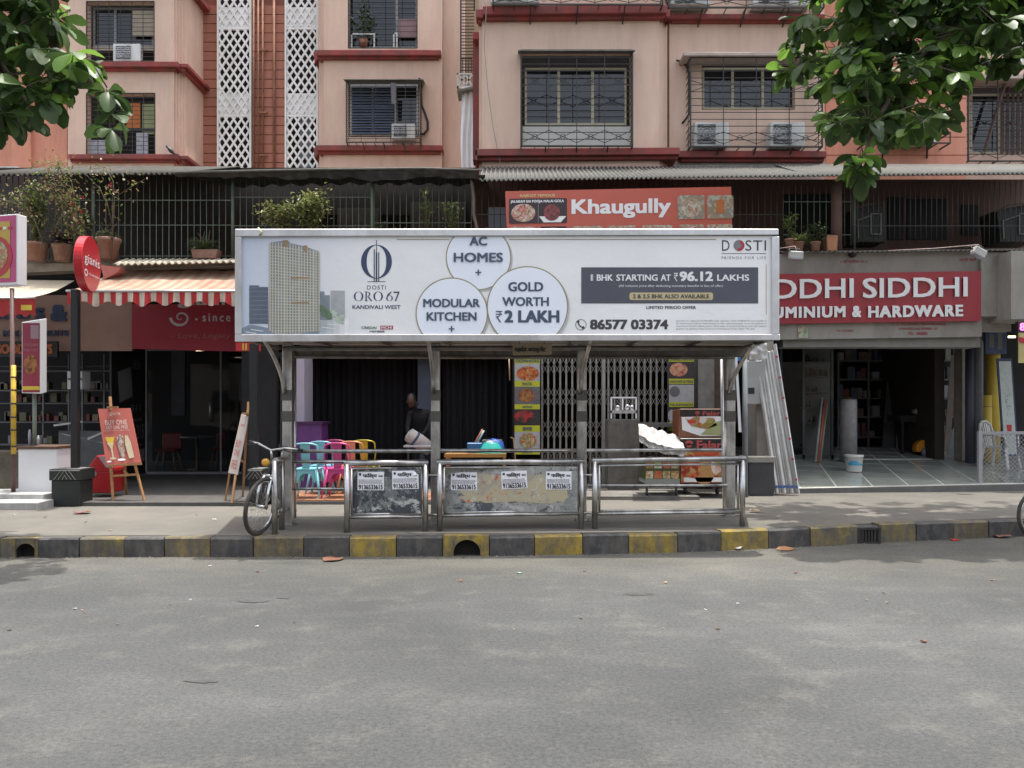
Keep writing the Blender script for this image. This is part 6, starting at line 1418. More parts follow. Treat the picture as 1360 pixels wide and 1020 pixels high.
# ================================================================ PERSON IN THE DARK SHOP
def skin(name, joints, edges, mat, parent, sub=2):
    me = bpy.data.meshes.new(name); o0 = origin(parent); me.from_pydata([tuple(Vector(j[0]) - o0) for j in joints], edges, []); me.materials.append(mat)
    ob = bpy.data.objects.new(name, me); COL.objects.link(ob); ob.parent = parent
    md = ob.modifiers.new('skin', 'SKIN'); md.use_smooth_shade = True
    for i, j in enumerate(joints): r = j[1]; me.skin_vertices[0].data[i].radius = (r, r) if not isinstance(r, tuple) else r; me.skin_vertices[0].data[i].use_root = (i == 0)
    sd = ob.modifiers.new('subdivision', 'SUBSURF'); sd.levels = sub; sd.render_levels = sub
    return ob
D = 14.35; per = thing('person', 'person in a dark t-shirt bending over a pale roll in the dark shop', 'person', P(556, 655, D))
px0 = X(558, D); V3 = Vector
pel = V3((px0 + .03, D + .1, FL + .86)); che = V3((px0 + .02, D - .05, FL + 1.22)); nek = V3((px0 - .06, D - .16, FL + 1.42)); hed = V3((px0 - .13, D - .25, FL + 1.50))
J = [(pel, (.15, .11)), (pel.lerp(che, .5), (.14, .10)), (che, (.17, .11)), (nek, .06), (nek.lerp(hed, .6), .055)]
E = [(0, 1), (1, 2), (2, 3), (3, 4)]
clo = M('black cloth shirt', (.010, .010, .013), .9); skn = M('brown skin', (.09, .045, .03), .6)
def limb(base, pts, rs):
    i = len(J); E.append((base, i))
    for k, (p, r) in enumerate(zip(pts, rs)):
        J.append((p, r))
        if k: E.append((i + k - 1, i + k))
    return len(J) - 1
hr = V3((px0 - .17, D - .33, FL + .78)); hl = V3((px0 + .02, D - .32, FL + .76))
limb(2, [che + V3((-.19, -.02, .08)), che + V3((-.22, -.14, -.18)), hr + V3((0, 0, .07))], [.06, .042, .028])
limb(2, [che + V3((.19, -.02, .08)), che + V3((.16, -.16, -.18)), hl + V3((0, 0, .07))], [.06, .042, .028])
limb(0, [pel + V3((-.09, 0, -.08)), pel + V3((-.11, -.03, -.42)), V3((pel.x - .11, D + .08, FL + .09)), V3((pel.x - .12, D - .08, FL + .03))], [.09, .062, .04, .03])
limb(0, [pel + V3((.09, 0, -.08)), pel + V3((.10, -.01, -.42)), V3((pel.x + .10, D + .16, FL + .09)), V3((pel.x + .11, D + .0, FL + .03))], [.09, .062, .04, .03])
skin('body', J, E, clo, per, 2)
for h, sx in ((hr, -1), (hl, 1)):
    j = [(h + V3((0, 0, .08)), (.026, .020)), (h + V3((0, 0, .02)), (.034, .015)), (h + V3((0, -.01, -.03)), (.036, .014))]; e = [(0, 1), (1, 2)]
    for k, (dx, ln) in enumerate(((-.028, .06), (-.01, .072), (.01, .068), (.028, .052))):
        i = len(j); j += [(h + V3((dx, -.015, -.05)), .0085), (h + V3((dx, -.03, -.05 - ln * .5)), .008), (h + V3((dx, -.02, -.05 - ln)), .006)]; e += [(2, i), (i, i + 1), (i + 1, i + 2)]
    i = len(j); j += [(h + V3((-sx * .04, -.02, 0)), .010), (h + V3((-sx * .05, -.04, -.035)), .008)]; e += [(1, i), (i, i + 1)]
    skin('hand', j, e, skn, per, 1)
mb = MB(); mb.lathe(hed, [(.02, -.12), (.05, -.11), (.068, -.06), (.078, 0), (.074, .05), (.05, .10), (.01, .118)], 16, sx=.88, sy=1.05, R=rot('X', 22)); mb.build('head', skn, per)
mb = MB(); mb.lathe(hed + V3((0, .02, .02)), [(.075, -.04), (.086, .0), (.084, .05), (.06, .10), (.01, .118)], 16, sx=.92, sy=1.06, R=rot('X', 22)); mb.build('hair', black, per)
mb = MB(); fc = hed + V3((0, -.085, -.02)); mb.lathe(fc, [(.014, -.02), (.008, .02)], 8, R=rot('X', 22)); 
for s_ in (-1, 1): mb.lathe(hed + V3((s_ * .073, .01, -.01)), [(.006, -.03), (.012, 0), (.006, .03)], 8)
mb.build('nose_and_ears', skn, per)
mb = MB()
for s_ in (-1, 1): mb.lathe(hed + V3((s_ * .028, -.074, .012)), [(.004, -.006), (.010, 0), (.004, .006)], 8)
mb.box(fc.x - .02, fc.x + .02, fc.y - .0, fc.y + .02, fc.z - .05, fc.z - .043); mb.build('eyes_and_mouth', black, per)
t = thing('cloth_roll', 'pale bundled roll with a dark strap held up by the person in the dark shop', 'roll', P(552, 580, 13.9)); D = 13.75
a, b = P(541, 576, D), P(572, 597, D + .1)
mb = MB(); mb.tube([a, a.lerp(b, .06), a.lerp(b, .5), b], [.06, .125, .135, .12], 14); mb.build('roll', M('pale bundled cloth', (.36, .33, .32), .8, n=.2, ns=8), t)
mb = MB(); mb.tube([a.lerp(b, .28), a.lerp(b, .36)], .138, 14); mb.build('strap', navy, t)
t = thing('side_table', 'small table under the pale roll in the dark shop', 'table', P(560, 655, 13.8)); mb = MB(); mb.box(X(538, 13.8), X(578, 13.8), 13.6, 14.1, FL + .70, FL + .73); mb.build('tabletop', MATS['pale cloth'], t)
for sx in (541, 575):
    for yy in (13.65, 14.05): mb = MB(); mb.box(X(sx, yy), X(sx, yy) + .03, yy, yy + .03, FL, FL + .70); mb.build('leg', iron, t)
# tubs and basins behind the middle panel
t = thing('folding_table', 'low orange wooden table with stacked tubs behind the wide railing panel', 'table', P(625, 640, 12.9)); D = 12.9; zt2 = Z(607, D)
mb = MB(); mb.pbox(590, 603, 672, 607.5, D, .6); mb.build('tabletop', M('orange wood top', (.28, .15, .04), .5, n=.2), t)
for xx in (592, 668):
    for yy in (D + .02, D + .54): mb = MB(); mb.box(X(xx, D), X(xx, D) + .04, yy, yy + .04, FL, zt2); mb.build('leg', wood, t)
def on(px, D, z): return Vector((X(px, D), D, z))
zt3 = Z(603, D)
t = thing('basin', 'shiny turquoise plastic basin turned upside down on the orange table', 'basin', on(652, 13.1, zt3)); mb = MB(); mb.lathe(on(652, 13.15, zt3), [(.23, 0), (.225, .02), (.17, .10), (.12, .165), (.11, .175), (.02, .178)], 24, sy=.7); mb.build('bowl', M('turquoise plastic', (.02, .32, .27), .25, n=.05), t)
mb = MB(); mb.lathe(on(652, 13.15, zt3), [(.24, .0), (.24, .018)], 24, sy=.7); mb.build('rim', MATS['turquoise plastic'], t)
t = thing('basin', 'blue and white plastic basin leaning behind the turquoise one', 'basin', on(657, 13.35, zt3)); mb = MB(); mb.lathe(on(656, 13.42, zt3 + .03), [(.20, 0), (.16, .09), (.10, .19), (.02, .20)], 20, sy=.6, R=rot('Y', 18)); mb.build('bowl', M('blue plastic', (.05, .13, .50), .25), t)
mb = MB(); mb.lathe(on(651, 13.38, zt3 + .13), [(.09, 0), (.06, .06), (.01, .075)], 16); mb.build('white_cap', wclean, t)
t = thing('tub', 'square blue plastic tub at the left end of the orange table', 'tub', on(628, 13.1, zt3)); mb = MB(); q = [on(621, 13.1, zt3), on(639, 13.1, zt3), on(640, 13.1, zt3 + .17), on(620, 13.1, zt3 + .17)]; mb.hexa(q, [v + V3((0, .25, 0)) for v in q]); mb.build('body', M('deep blue plastic', (.03, .12, .30), .4), t, bevel=.01)
t = thing('round_tray', 'round tray with a coral rim standing on edge behind the blue tub', 'tray', on(632, 13.4, zt3)); mb = MB(); R3 = rot('Y', 62); c_ = P(632, 588, 13.45); mb.lathe(c_, [(.24, 0), (.25, .02), (.25, .04)], 28, sx=1, sy=.45, R=rot('Y', 118)); mb.build('tray', M('pale teal tray', (.22, .32, .30), .4), t)
mb = MB(); mb.tube([c_ + rot('Y', 118) @ V3((.25 * cos(k * pi / 14), .1125 * sin(k * pi / 14), -.01)) for k in range(28)], .012, 6, closed=True); mb.build('rim', M('coral rim', (.42, .14, .09), .5), t)
t = thing('white_tub', 'pale grey plastic crate behind the basins', 'crate', on(655, 13.7, zt3 - .1)); mb = MB(); mb.pbox(640, 584, 667, 606, 13.7, .3); mb.build('body', M('dim grey crate', (.16, .17, .18), .5), t, bevel=.01)
t = thing('tap_pipe', 'thin bent brass coloured pipe standing left of the noodle menu board', 'pipe', P(684, 655, 13.6)); mb = MB(); mb.tube([P(686, 655, 13.6), P(684, 605, 13.6), P(682, 582, 13.6), P(678, 581, 13.6)], .012, 6); mb.tube([P(677, 505, 13.6), P(676, 476, 13.6)], .012, 6); mb.build('pipe', M('brass', (.40, .26, .14), .5), t)
# ================================================================ SNACK CART SIDE
V3 = Vector
fW = food('wrap print', [(.55, .12, .03), (.62, .60, .55), (.45, .05, .02), (.20, .25, .06), (.55, .30, .10)], 14)
fR = food('red curry print', [(.42, .03, .02), (.50, .12, .03), (.30, .02, .02), (.45, .28, .08)], 16)
t = thing('falafel_stand', 'black food stand with a printed wrap picture and red lettering behind the right post', 'food stand', P(930, 655, 12.6)); D = 12.55
mb = MB(); mb.pbox(903, 582, 972, 641, D, .7); mb.build('cabinet', M('glossy black panel', (.022, .018, .018), .3), t, bevel=.01)
mb = MB(); mb.hexa([P(903, 582, D + .05), P(972, 582, D + .05), P(972, 543, D + .05), P(903, 543, D + .05)], [P(893, 580, D + .75), P(972, 580, D + .75), P(972, 545, D + .75), P(893, 545, D + .75)]); mb.build('upper_case', M('brown case', (.20, .07, .03), .5, n=.3, ns=8), t, bevel=.006)
f0 = flat(D + .05, .006); f1 = flat(D + .05, .010); f2 = flat(D + .05, .014)
mb = MB(); rect(mb, 903, 544, 972, 553, f0, 0); rect(mb, 904, 553, 972, 580, f0, 1); mb.poly([f1(905, 554), f1(940, 553), f1(960, 553), f1(972, 560), f1(955, 579), f1(930, 579), f1(906, 571)], 2); mb.poly([f2(909, 556), f2(925, 553.5), f2(948, 555), f2(952, 565), f2(938, 570), f2(918, 566)], 3); mb.poly([f2(930, 577), f2(952, 560), f2(971, 556), f2(971, 579)], 4)
mb.build('wrap_picture', [MATS['glossy black panel'], M('brown print', (.22, .09, .05), .4, n=.3, ns=9), wclean, fW, M('wrapper green', (.30, .32, .14), .5, n=.2)], t)
g0 = flat(D, .006); g1 = flat(D, .010)
mb = MB(); rect(mb, 904, 600, 972, 641, g0, 0); disc(mb, 935, 628, 14, 16, g1, 1, 16); disc(mb, 956, 618, 12, 15, flat(D, .013), 2, 16); disc(mb, 920, 622, 11, 13, flat(D, .016), 0, 14); rect(mb, 908, 634, 970, 640, g1, 3)
mb.build('curry_picture', [fR, M('bun print', (.42, .22, .08), .5, n=.2, ns=12), fW, wclean], t)
lm = MB(); ptext(lm, 'Falara', 933, 546, 962, 552, f1, 0, .04); ptext(lm, 'Falara', 925, 585, 966, 597, g1, 0, .04); disc(lm, 926, 548.5, 3.2, 2.4, f1); rect(lm, 925, 549, 927, 552.5, f1); disc(lm, 915, 588, 5, 3.2, g1); rect(lm, 912, 589, 918, 594, g1); lm.build('lettering', M('rose lettering', (.40, .07, .07), .5), t)
mb = MB(); mb.pbox(906, 641, 970, 645, D + .05, .6); mb.build('base', iron, t)
for xx in (912, 955):
    mb = MB(); c_ = V3((X(xx, D), D + .12, FL + .05)); mb.tube([c_ + V3((-.02, 0, 0)), c_ + V3((.02, 0, 0))], .05, 12); mb.build('wheel', black, t)
t = thing('snack_cart', 'low food cart with small dish pictures on castors behind the open railing', 'food cart', P(880, 657, 12.3)); D = 12.35
mb = MB(); mb.pbox(856, 614, 903, 637, D, .6); mb.build('body', M('dark green panel', (.06, .07, .03), .5, n=.3), t, bevel=.006); mb = MB(); mb.pbox(857, 636, 903, 643, D - .01, .6); mb.build('skirt', M('grey green skirt', (.24, .26, .24), .6, n=.1), t)
mb = MB()
fd = [food('dish %s' % n_, p_, 30) for n_, p_ in (('a', [(.25, .20, .06), (.40, .14, .05), (.5, .4, .2)]), ('b', [(.6, .6, .58), (.4, .5, .2), (.5, .12, .05)]), ('c', [(.48, .08, .03), (.5, .2, .08), (.3, .04, .02)]), ('d', [(.2, .22, .05), (.5, .45, .3), (.4, .1, .04)]))]
for r_ in range(2):
    for k in range(4): mb = MB(); x0 = 857.5 + k * 11.3; rect(mb, x0, 613.5 + r_ * 12 - (3 if r_ == 0 else 0), x0 + 10, 622 + r_ * 13.5, flat(D, .006)); mb.build('dish_picture', fd[(k + r_) % 4], t)
for xx in (860, 899):
    mb = MB(); mb.box(X(xx, D) - .015, X(xx, D) + .015, D + .05, D + .08, FL + .09, Z(643, D)); mb.tube([V3((X(xx, D) - .015, D + .07, FL + .045)), V3((X(xx, D) + .015, D + .07, FL + .045))], .045, 12); mb.build('castor', iron, t)
t = thing('silver_sheet', 'crumpled silver tarpaulin draped over the snack cart', 'tarpaulin', P(880, 612, 12.2)); vs = []; fs = []; nx, ny = 22, 14
edT = [(848, 563), (862, 566), (880, 573), (898, 577), (905, 582)]; edB = [(849, 585), (864, 596), (884, 604), (900, 606), (913, 606)]
def pl(e, u): u *= len(e) - 1; i = min(int(u), len(e) - 2); f = u - i; return (e[i][0] + (e[i + 1][0] - e[i][0]) * f, e[i][1] + (e[i + 1][1] - e[i][1]) * f)
random.seed(5)
from mathutils import noise as mn
for j in range(ny + 1):
    for i in range(nx + 1):
        a, b = pl(edT, i / nx), pl(edB, i / nx); v = j / ny; x = a[0] + (b[0] - a[0]) * v; y = a[1] + (b[1] - a[1]) * v
        p = P(x, y, 12.75 - .55 * min(1, v * 1.6)); nz = mn.noise(V3((x * .12, y * .12, 0))); n2 = mn.noise(V3((x * .35, y * .3, 4))); p += V3((0, .07 * nz + .02 * n2, .05 * nz)); vs.append(p)
for j in range(ny):
    for i in range(nx): k = j * (nx + 1) + i; fs.append((k, k + 1, k + nx + 2, k + nx + 1))
mb = MB(); mb.add(vs, fs, 0, False); mb.build('sheet', M('crumpled silver sheet', (.44, .43, .42), .5, metal=.4, n=.1, bump=.5, bs=14), t)
# grey pole, meter box and leaning channels on the right of the shelter
t = thing('grey_pole', 'thin grey pole standing right behind the end of the railing', 'pole', G(991, 656, PT)); g = G(991, 660, PT); mb = MB(); mb.tube([g, V3((g.x - .02, g.y, Z(458, g.y)))], .032, 10); mb.build('pole', M('grey pole paint', (.20, .22, .23), .5, n=.2), t)
t = thing('meter_box', 'pale grey electric meter box fixed to the pillar behind the leaning channels', 'meter box', P(1003, 541, 13.2)); D = 13.2; mb = MB(); mb.pbox(990, 479, 1017, 537, D, .16); mb.build('casing', M('grey meter box', (.36, .36, .35), .6, n=.12), t, bevel=.01); mb = MB(); mb.pbox(994, 515, 1002, 523, D - .01, .01); mb.build('slot', black, t)
t = thing('white_tube', 'thin white strip hanging between the shelter post and the grey pole', 'strip', P(982, 575, 12)); mb = MB(); mb.hexa([P(981, 574, 12), P(985, 574, 12), P(979, 470, 12), P(976, 470, 12)], [P(981, 574, 12.03), P(985, 574, 12.03), P(979, 470, 12.03), P(976, 470, 12.03)]); mb.build('strip', wclean, t)
t = thing('blue_bag', 'small bright blue plastic sheet behind the top right corner of the shelter', 'plastic sheet', P(981, 475, 12.2)); mb = MB(); mb.pq([(977, 464, 12.2), (983, 462, 12.2), (984, 480, 12.2), (979, 478, 12.2)], .05); mb.build('sheet', M('bright blue', (.03, .20, .50), .5), t)
bun = thing('channel_bundle', 'bundle of long pale aluminium channels wrapped in plastic leaning on the pillar', 'channels', G(1045, 652, PT)); 
chm = M('plastic wrapped channel', (.50, .50, .49), .35, metal=.2, n=.12, ns=9, dirt=(.38, .37, .35), dn=.45, ds=6)
cb = [(1032, 1003), (1037, 1007.5), (1042, 1012), (1047, 1016.5), (1052, 1021), (1057.5, 1025.5)]
for k, (xb, xt) in enumerate(cb):
    a = P(xb, 651 - .5 * k, 12.95 + .04 * (k % 2)); a.z = FL - .02; b = P(xt, 463 - (2 if k % 2 else 0) + k, 13.3); mb = MB(); mb.bar(a, b, .062, .05); mb.build('channel', chm, bun, bevel=.008)
mb = MB(); a = P(1060, 652, 12.93); a.z = FL - .02; b = P(1029, 457, 13.3); mb.bar(a, b, .028, .05); mb.build('channel', alum, bun)
mb = MB()
for k in range(7):
    f_ = .07 + k * .14; p = P(1059.5 - 30.5 * f_, 652 - 194 * f_, 12.9 + .36 * f_); mb.bar(p, p + V3((0, .002, .035)), .035, .01)
mb.build('red_tape', M('red tape', (.50, .03, .05), .5), bun, kind='stuff')
mb = MB()
for k in range(5):
    f_ = k / 5 + .1; p = P(1033 - 29 * f_ + 2, 650 - 187 * f_, 12.88 + .35 * f_); mb.bar(p, p + V3((0, .002, .02)), .012, .01)
for k, (xb, xt) in enumerate(cb): p = P(xb - .3, 648, 12.9); mb.bar(p, p + V3((0, .002, .04)), .05, .01)
mb.build('blue_tape', M('blue tape', (.04, .10, .32), .5), bun, kind='stuff')
mb = MB(); vs = []; fs = []
for j in range(8):
    for i in range(8):
        x = 996 + i * 3.2; y = 455 + j * 3.2; p = P(x + 2 * mn.noise(V3((x * .2, y * .2, 1))), y, 13.15 + .10 * mn.noise(V3((x * .15, y * .15, 0))) + .02 * abs(i - 4)); vs.append(p)
for j in range(7):
    for i in range(7): k = j * 8 + i; fs.append((k, k + 1, k + 9, k + 8))
mb.add(vs, fs, 0, True); mb.build('plastic_cap', M('milky plastic', (.55, .55, .53), .3, alpha=.9, n=.1), bun)

# ================================================================ HARDWARE SHOP
FL = .565
t = thing('glass_cabinet', 'tall glass shop cabinet with pale shelves of hardware left of the open entrance', 'cabinet', P(1085, 608, 16.4)); D = 16.4
fm = M('dark cabinet frame', (.07, .08, .075), .5)
mb = MB()
for xx in (1036, 1066, 1104): mb.box(X(xx, D), X(xx + 3, D), D, D + .04, FL, Z(458, D))
mb.box(X(1036, D), X(1107, D), D, D + .04, FL, FL + .12); mb.box(X(1036, D), X(1107, D), D, D + .04, Z(461, D), Z(456, D)); mb.build('frame', fm, t)
for a, b in ((1039, 1066), (1069, 1104)): mb = MB(); mb.box(X(a, D), X(b, D), D + .015, D + .022, FL + .12, Z(461, D)); mb.build('pane', clear, t)
mb = MB(); mb.box(X(1070, 16.9), X(1104, 16.9), 16.95, 17.0, FL, Z(462, 16.9)); mb.build('back_panel', M('dim pale panel', (.20, .21, .20), .7), t)
for yy in (480, 499, 520, 541, 561):
    mb = MB(); mb.box(X(1070, 16.6), X(1104, 16.6), 16.6, 16.95, Z(yy + 1.5, 16.6), Z(yy, 16.6)); mb.build('shelf', MATS['dim pale panel'], t)
random.seed(21)
for k in range(34):
    yy = random.choice((480, 499, 520, 541, 561)); xx = random.uniform(1071, 1099); h = random.uniform(4, 12); w_ = random.uniform(2, 5)
    mb = MB(); mb.lathe(V3((X(xx, 16.7), 16.72, Z(yy, 16.6))), [(w_ * .008, 0), (w_ * .008, h * .009), (w_ * .004, h * .014)], 8); pc = random.choice(pk); o = mb.build('hardware_item', pc); tag(o, 'small %s hardware item on the %s shelf of the glass cabinet' % (pc.name.split()[-1], {480: 'top', 499: 'second', 520: 'third', 541: 'fourth', 561: 'lowest'}[yy]), 'hardware', 'hardware items in the glass cabinet')
for k, (xa, xb, col) in enumerate(((1083, 1092, (.35, .40, .42)), (1086, 1096, (.50, .12, .05)), (1089, 1099, (.30, .28, .24)))):
    mb = MB(); mb.tube([V3((X(xa, 15.9), 15.9, FL)), P(xb, 528 + k * 3, 16.3)], .022, 8); o = mb.build('leaning_rod', M('rod %d' % (k % 3 + 1), col, .5)); tag(o, ('pale blue rod leaning on the glass cabinet', 'orange red rod leaning on the glass cabinet', 'beige rod leaning on the glass cabinet, rightmost of the three')[k], 'rod')
mb = MB(); mb.box(X(1107, 16.4), X(1280, 16.4), 16.35, 16.45, FL, FL + .04); struct(mb, 'door_sill', alum)
t = thing('plastic_roll', 'tall upright roll of clear grey plastic standing in the hardware shop entrance', 'roll', V3((X(1126, 16), 16, FL))); mb = MB(); mb.lathe(V3((X(1127, 16), 16, FL)), [(.16, 0), (.16, 1.22), (.15, 1.26)], 18); mb.build('roll', M('grey plastic roll', (.30, .29, .29), .35, n=.25, ns=6), t); mb = MB(); mb.lathe(V3((X(1127, 16), 16, FL)), [(.04, 1.24), (.04, 1.30)], 10); mb.build('core', brown, t)
t = thing('bucket', 'white paint bucket with a pale blue label standing on the tile floor', 'bucket', V3((X(1134, 14.9), 14.9, FR(14.9)))); bc = V3((X(1134, 14.9), 14.9, FR(14.9) + .006))
mb = MB(); mb.lathe(bc, [(.135, 0), (.14, .01), (.158, .27), (.165, .272), (.165, .285), (.158, .29)], 28); mb.build('body', M('bucket white', (.72, .72, .70), .4, n=.05), t); mb = MB(); mb.lathe(bc, [(.168, .275), (.172, .28), (.172, .31), (.16, .315)], 28); mb.build('lid', MATS['bucket white'], t)
mb = MB()
for k in range(12):
    a0, a1 = pi + .5 + k * .16, pi + .66 + k * .16; zf = lambda a: .17 + .03 * sin(a * 2); mb.poly([bc + V3((.1535 * cos(a0), .1535 * sin(a0), .12)), bc + V3((.1535 * cos(a1), .1535 * sin(a1), .12)), bc + V3((.158 * cos(a1), .158 * sin(a1), .18 + .03 * sin(k * .5))), bc + V3((.158 * cos(a0), .158 * sin(a0), .18 + .03 * sin((k - 1) * .5)))])
mb.build('label_band', M('sky blue label', (.08, .38, .58), .4, n=.1), t)
mb = MB(); mb.tube([bc + V3((-.17, 0, .27)), bc + V3((-.14, -.10, .22)), bc + V3((0, -.168, .20)), bc + V3((.14, -.10, .22)), bc + V3((.17, 0, .27))], .004, 6); mb.build('handle', alum, t)
# stock on racks at the back of the shop
random.seed(41); rk = thing('stock_rack', 'dim rack packed with boxes and tins at the back of the hardware shop', 'rack', (X(1160, 18.6), 18.6, FL)); D = 18.6
for yy in (478, 503, 528, 553, 580): mb = MB(); mb.pbox(1112, yy, 1276, yy + 2, D, .4); mb.build('shelf', M('rack steel', (.14, .14, .14), .5), rk)
for xx in (1112, 1152, 1194, 1236, 1274): mb = MB(); mb.box(X(xx, D), X(xx, D) + .05, D - .01, D + .03, FL, Z(468, D)); mb.build('post', M('rack steel'), rk)
sm_ = [M('stock ' + n_, c, .6) for n_, c in (('cream', (.24, .22, .18)), ('blue', (.07, .09, .13)), ('red', (.17, .05, .04)), ('silver', (.28, .28, .29)), ('brown', (.15, .10, .07)))]
for yy in (478, 503, 528, 553, 580):
    x_ = 1114
    while x_ < 1270:
        w_ = random.uniform(4, 11); h = random.uniform(7, 19)
        if random.random() < .82: mb = MB(); mb.pbox(x_, yy - h, x_ + w_, yy, D + .05, .25); mb.build('stock_box', random.choice(sm_), rk)
        x_ += w_ + random.uniform(.5, 3)
lean = [(1178, 1194, 505, 608, 1.0, (.07, .07, .075), 'dark grey panel'), (1196, 1204, 495, 606, .9, (.13, .12, .11), 'pale narrow batten'), (1206, 1225, 490, 600, 1.3, (.05, .05, .04), 'dark olive sheet'), (1228, 1240, 500, 604, 1.0, (.10, .09, .07), 'brown grey plank'), (1244, 1256, 555, 607, .3, (.17, .09, .05), 'short brown plank'), (1263, 1271, 470, 606, .5, (.16, .13, .10), 'tall tan batten')]
for k, (xa, xb, yt, yb, dd, col, nm) in enumerate(lean):
    D = 16.9 + dd; t = thing('leaning_board', nm + ' leaning inside the hardware shop entrance', 'panel', P((xa + xb) / 2, yb, D)); mb = MB(); o_ = 7 if k < 4 else 10
    mb.hexa([V3((X(xa - o_, D), D, FL)), V3((X(xb - o_, D), D, FL)), P(xb, yt, D + .4), P(xa, yt + 2, D + .4)], [V3((X(xa - o_, D), D + .03, FL)), V3((X(xb - o_, D), D + .03, FL)), P(xb, yt, D + .43), P(xa, yt + 2, D + .43)]); mb.build('sheet', M('panel ' + nm, col, .6, n=.2), t)
t = thing('mirror_panel', 'small pale glass sheet leaning at the right side of the hardware entrance', 'glass sheet', P(1268, 604, 16.6)); D = 16.6; q = [P(1258, 604, D), P(1275, 606, D), P(1279, 568, D + .15), P(1266, 568, D + .15)]; mb = MB(); mb.prism(q, (0, .015, 0)); mb.build('sheet', M('pale glass sheet', (.34, .38, .39), .2), t)
t = thing('power_saw', 'orange power tool with a round steel guard standing in the hardware entrance', 'power tool', P(1230, 604, 16.7)); D = 16.7; z0 = FL
c_ = V3((X(1230, D), D, z0 + .22)); org = M('orange plastic', (.62, .25, .02), .4, n=.08)
mb = MB(); q = [c_ + V3((.21 * cos(a * pi / 8), 0, .03 + .17 * sin(a * pi / 8))) for a in range(9)]; q = [c_ + V3((.2, 0, -.06)), *q, c_ + V3((-.2, 0, -.06))]; mb.prism(q, (0, .18, 0)); mb.build('housing', org, t, bevel=.015)
mb = MB(); mb.tube([c_ + V3((-.1, .08, .17)), c_ + V3((-.07, .08, .24)), c_ + V3((.07, .08, .24)), c_ + V3((.1, .08, .17))], .018, 8); mb.build('handle', M('dark rubber', (.03, .03, .03), .7), t)
mb = MB(); mb.lathe(c_ + V3((0, -.02, -.07)), [(.12, 0), (.12, .02), (.02, .03)], 20, R=rot('X', 90)); mb.build('guard', MATS['dim steel'], t); mb = MB(); mb.box(c_.x - .22, c_.x + .22, D - .02, D + .2, z0, z0 + .05); mb.build('base', iron, t)
t = thing('plastic_bag_pile', 'crumpled white plastic bag on a dark stand inside the hardware shop', 'plastic bag', P(1222, 550, 17)); mb = MB(); vs = []; n = 14
mb.lathe(P(1224, 552, 17.1), [(.1, 0), (.2, .03), (.22, .1), (.12, .17), (.03, .2)], 12, sy=.7); mb.v = [v + V3((mn.noise(v * 9) * .07, mn.noise(v * 7) * .05, mn.noise(v * 8 + V3((3, 3, 3))) * .05)) for v in mb.v]; mb.build('bag', M('dim white bag', (.24, .24, .25), .6, n=.1), t)
t = thing('dark_stand', 'dark work stand carrying the white plastic bag in the hardware shop', 'stand', P(1222, 606, 17)); mb = MB(); mb.pbox(1196, 552, 1256, 560, 17, .6); mb.build('top', blk2, t); 
for xx in (1199, 1250): mb = MB(); mb.box(X(xx, 17), X(xx + 3, 17), 17.05, 17.1, FL, Z(560, 17)); mb.build('leg', blk2, t)
# right of the hardware shop
D = 15.9
yel = M('yellow roll', (.50, .36, .05), .6, n=.1, ns=3)
for k, (xx, yt, r, lab) in enumerate(((1309, 525, 7.5, 'shorter yellow roll standing by the white plastic chair'), (1323, 456, 8.5, 'taller yellow roll standing against the shop pier'))):
    t = thing('sheet_roll', lab, 'roll', V3((X(xx, D), D, FL))); mb = MB(); rr = r * D / F; mb.lathe(V3((X(xx, D), D + .1 * k, FL)), [(rr, 0), (rr, Z(yt, D) - FL)], 18); mb.build('roll', yel, t)
    mb = MB(); mb.tube([V3((X(xx, D) + (rr + .002) * cos(a * pi / 9), D + .1 * k + (rr + .002) * sin(a * pi / 9), Z(yt + 15, D))) for a in range(18)], .006, 4, closed=True); mb.build('string', brown, t)
for k, (xx, yt, r, col, lab) in enumerate(((1288, 464, 5.5, (.05, .055, .075), 'dark blue upright roll at the hardware shop pillar'), (1299, 456, 6, (.12, .12, .13), 'grey upright roll topped with plastic beside the yellow rolls'))):
    t = thing('sheet_roll', lab, 'roll', V3((X(xx, 15.6), 15.6, FL))); rr = r * 15.6 / F; mb = MB(); mb.lathe(V3((X(xx, 15.6), 15.6, FL)), [(rr, 0), (rr, Z(yt, 15.6) - FL), (rr * .4, Z(yt, 15.6) - FL + (.15 if k else .01))], 14); mb.build('roll', M('roll tone %s' % ('blue' if k == 0 else 'grey'), col, .6, n=.2), t)
t = thing('picture_panel', 'tall framed glass panel etched with a flower pot beside the yellow rolls', 'picture panel', P(1338, 600, 14.9)); D = 14.9
q = [P(1333, 606, D), P(1353, 606, D), P(1344, 476, D + .1), P(1324, 476, D + .1)]; mb = MB(); mb.prism(q, (0, .03, 0)); mb.build('frame', navy, t)
def fq(x, y, l=0): a = q[0].lerp(q[1], x); b = q[3].lerp(q[2], x); return b.lerp(a, y) + V3((0, -.006 - l, 0))
mb = MB(); mb.poly([fq(.08, .98), fq(.88, .98), fq(.90, .03), fq(.10, .03)]); mb.build('glass', M('etched glass', (.42, .46, .44), .3, n=.12, ns=9), t)
mb = MB(); mb.poly([fq(.30, .68, .004), fq(.66, .68, .004), fq(.60, .78, .004), fq(.38, .78, .004)], 0)
random.seed(4)
for k in range(26):
    x, y = .48 + random.gauss(0, .12), .45 + random.gauss(0, .1); s_ = .03; mb.poly([fq(x - s_, y, .004), fq(x, y + .012, .004), fq(x + s_, y, .004), fq(x, y - .012, .004)], 1)
mb.build('flower_print', [redpl, M('etched leaf', (.25, .32, .30), .5)], t)
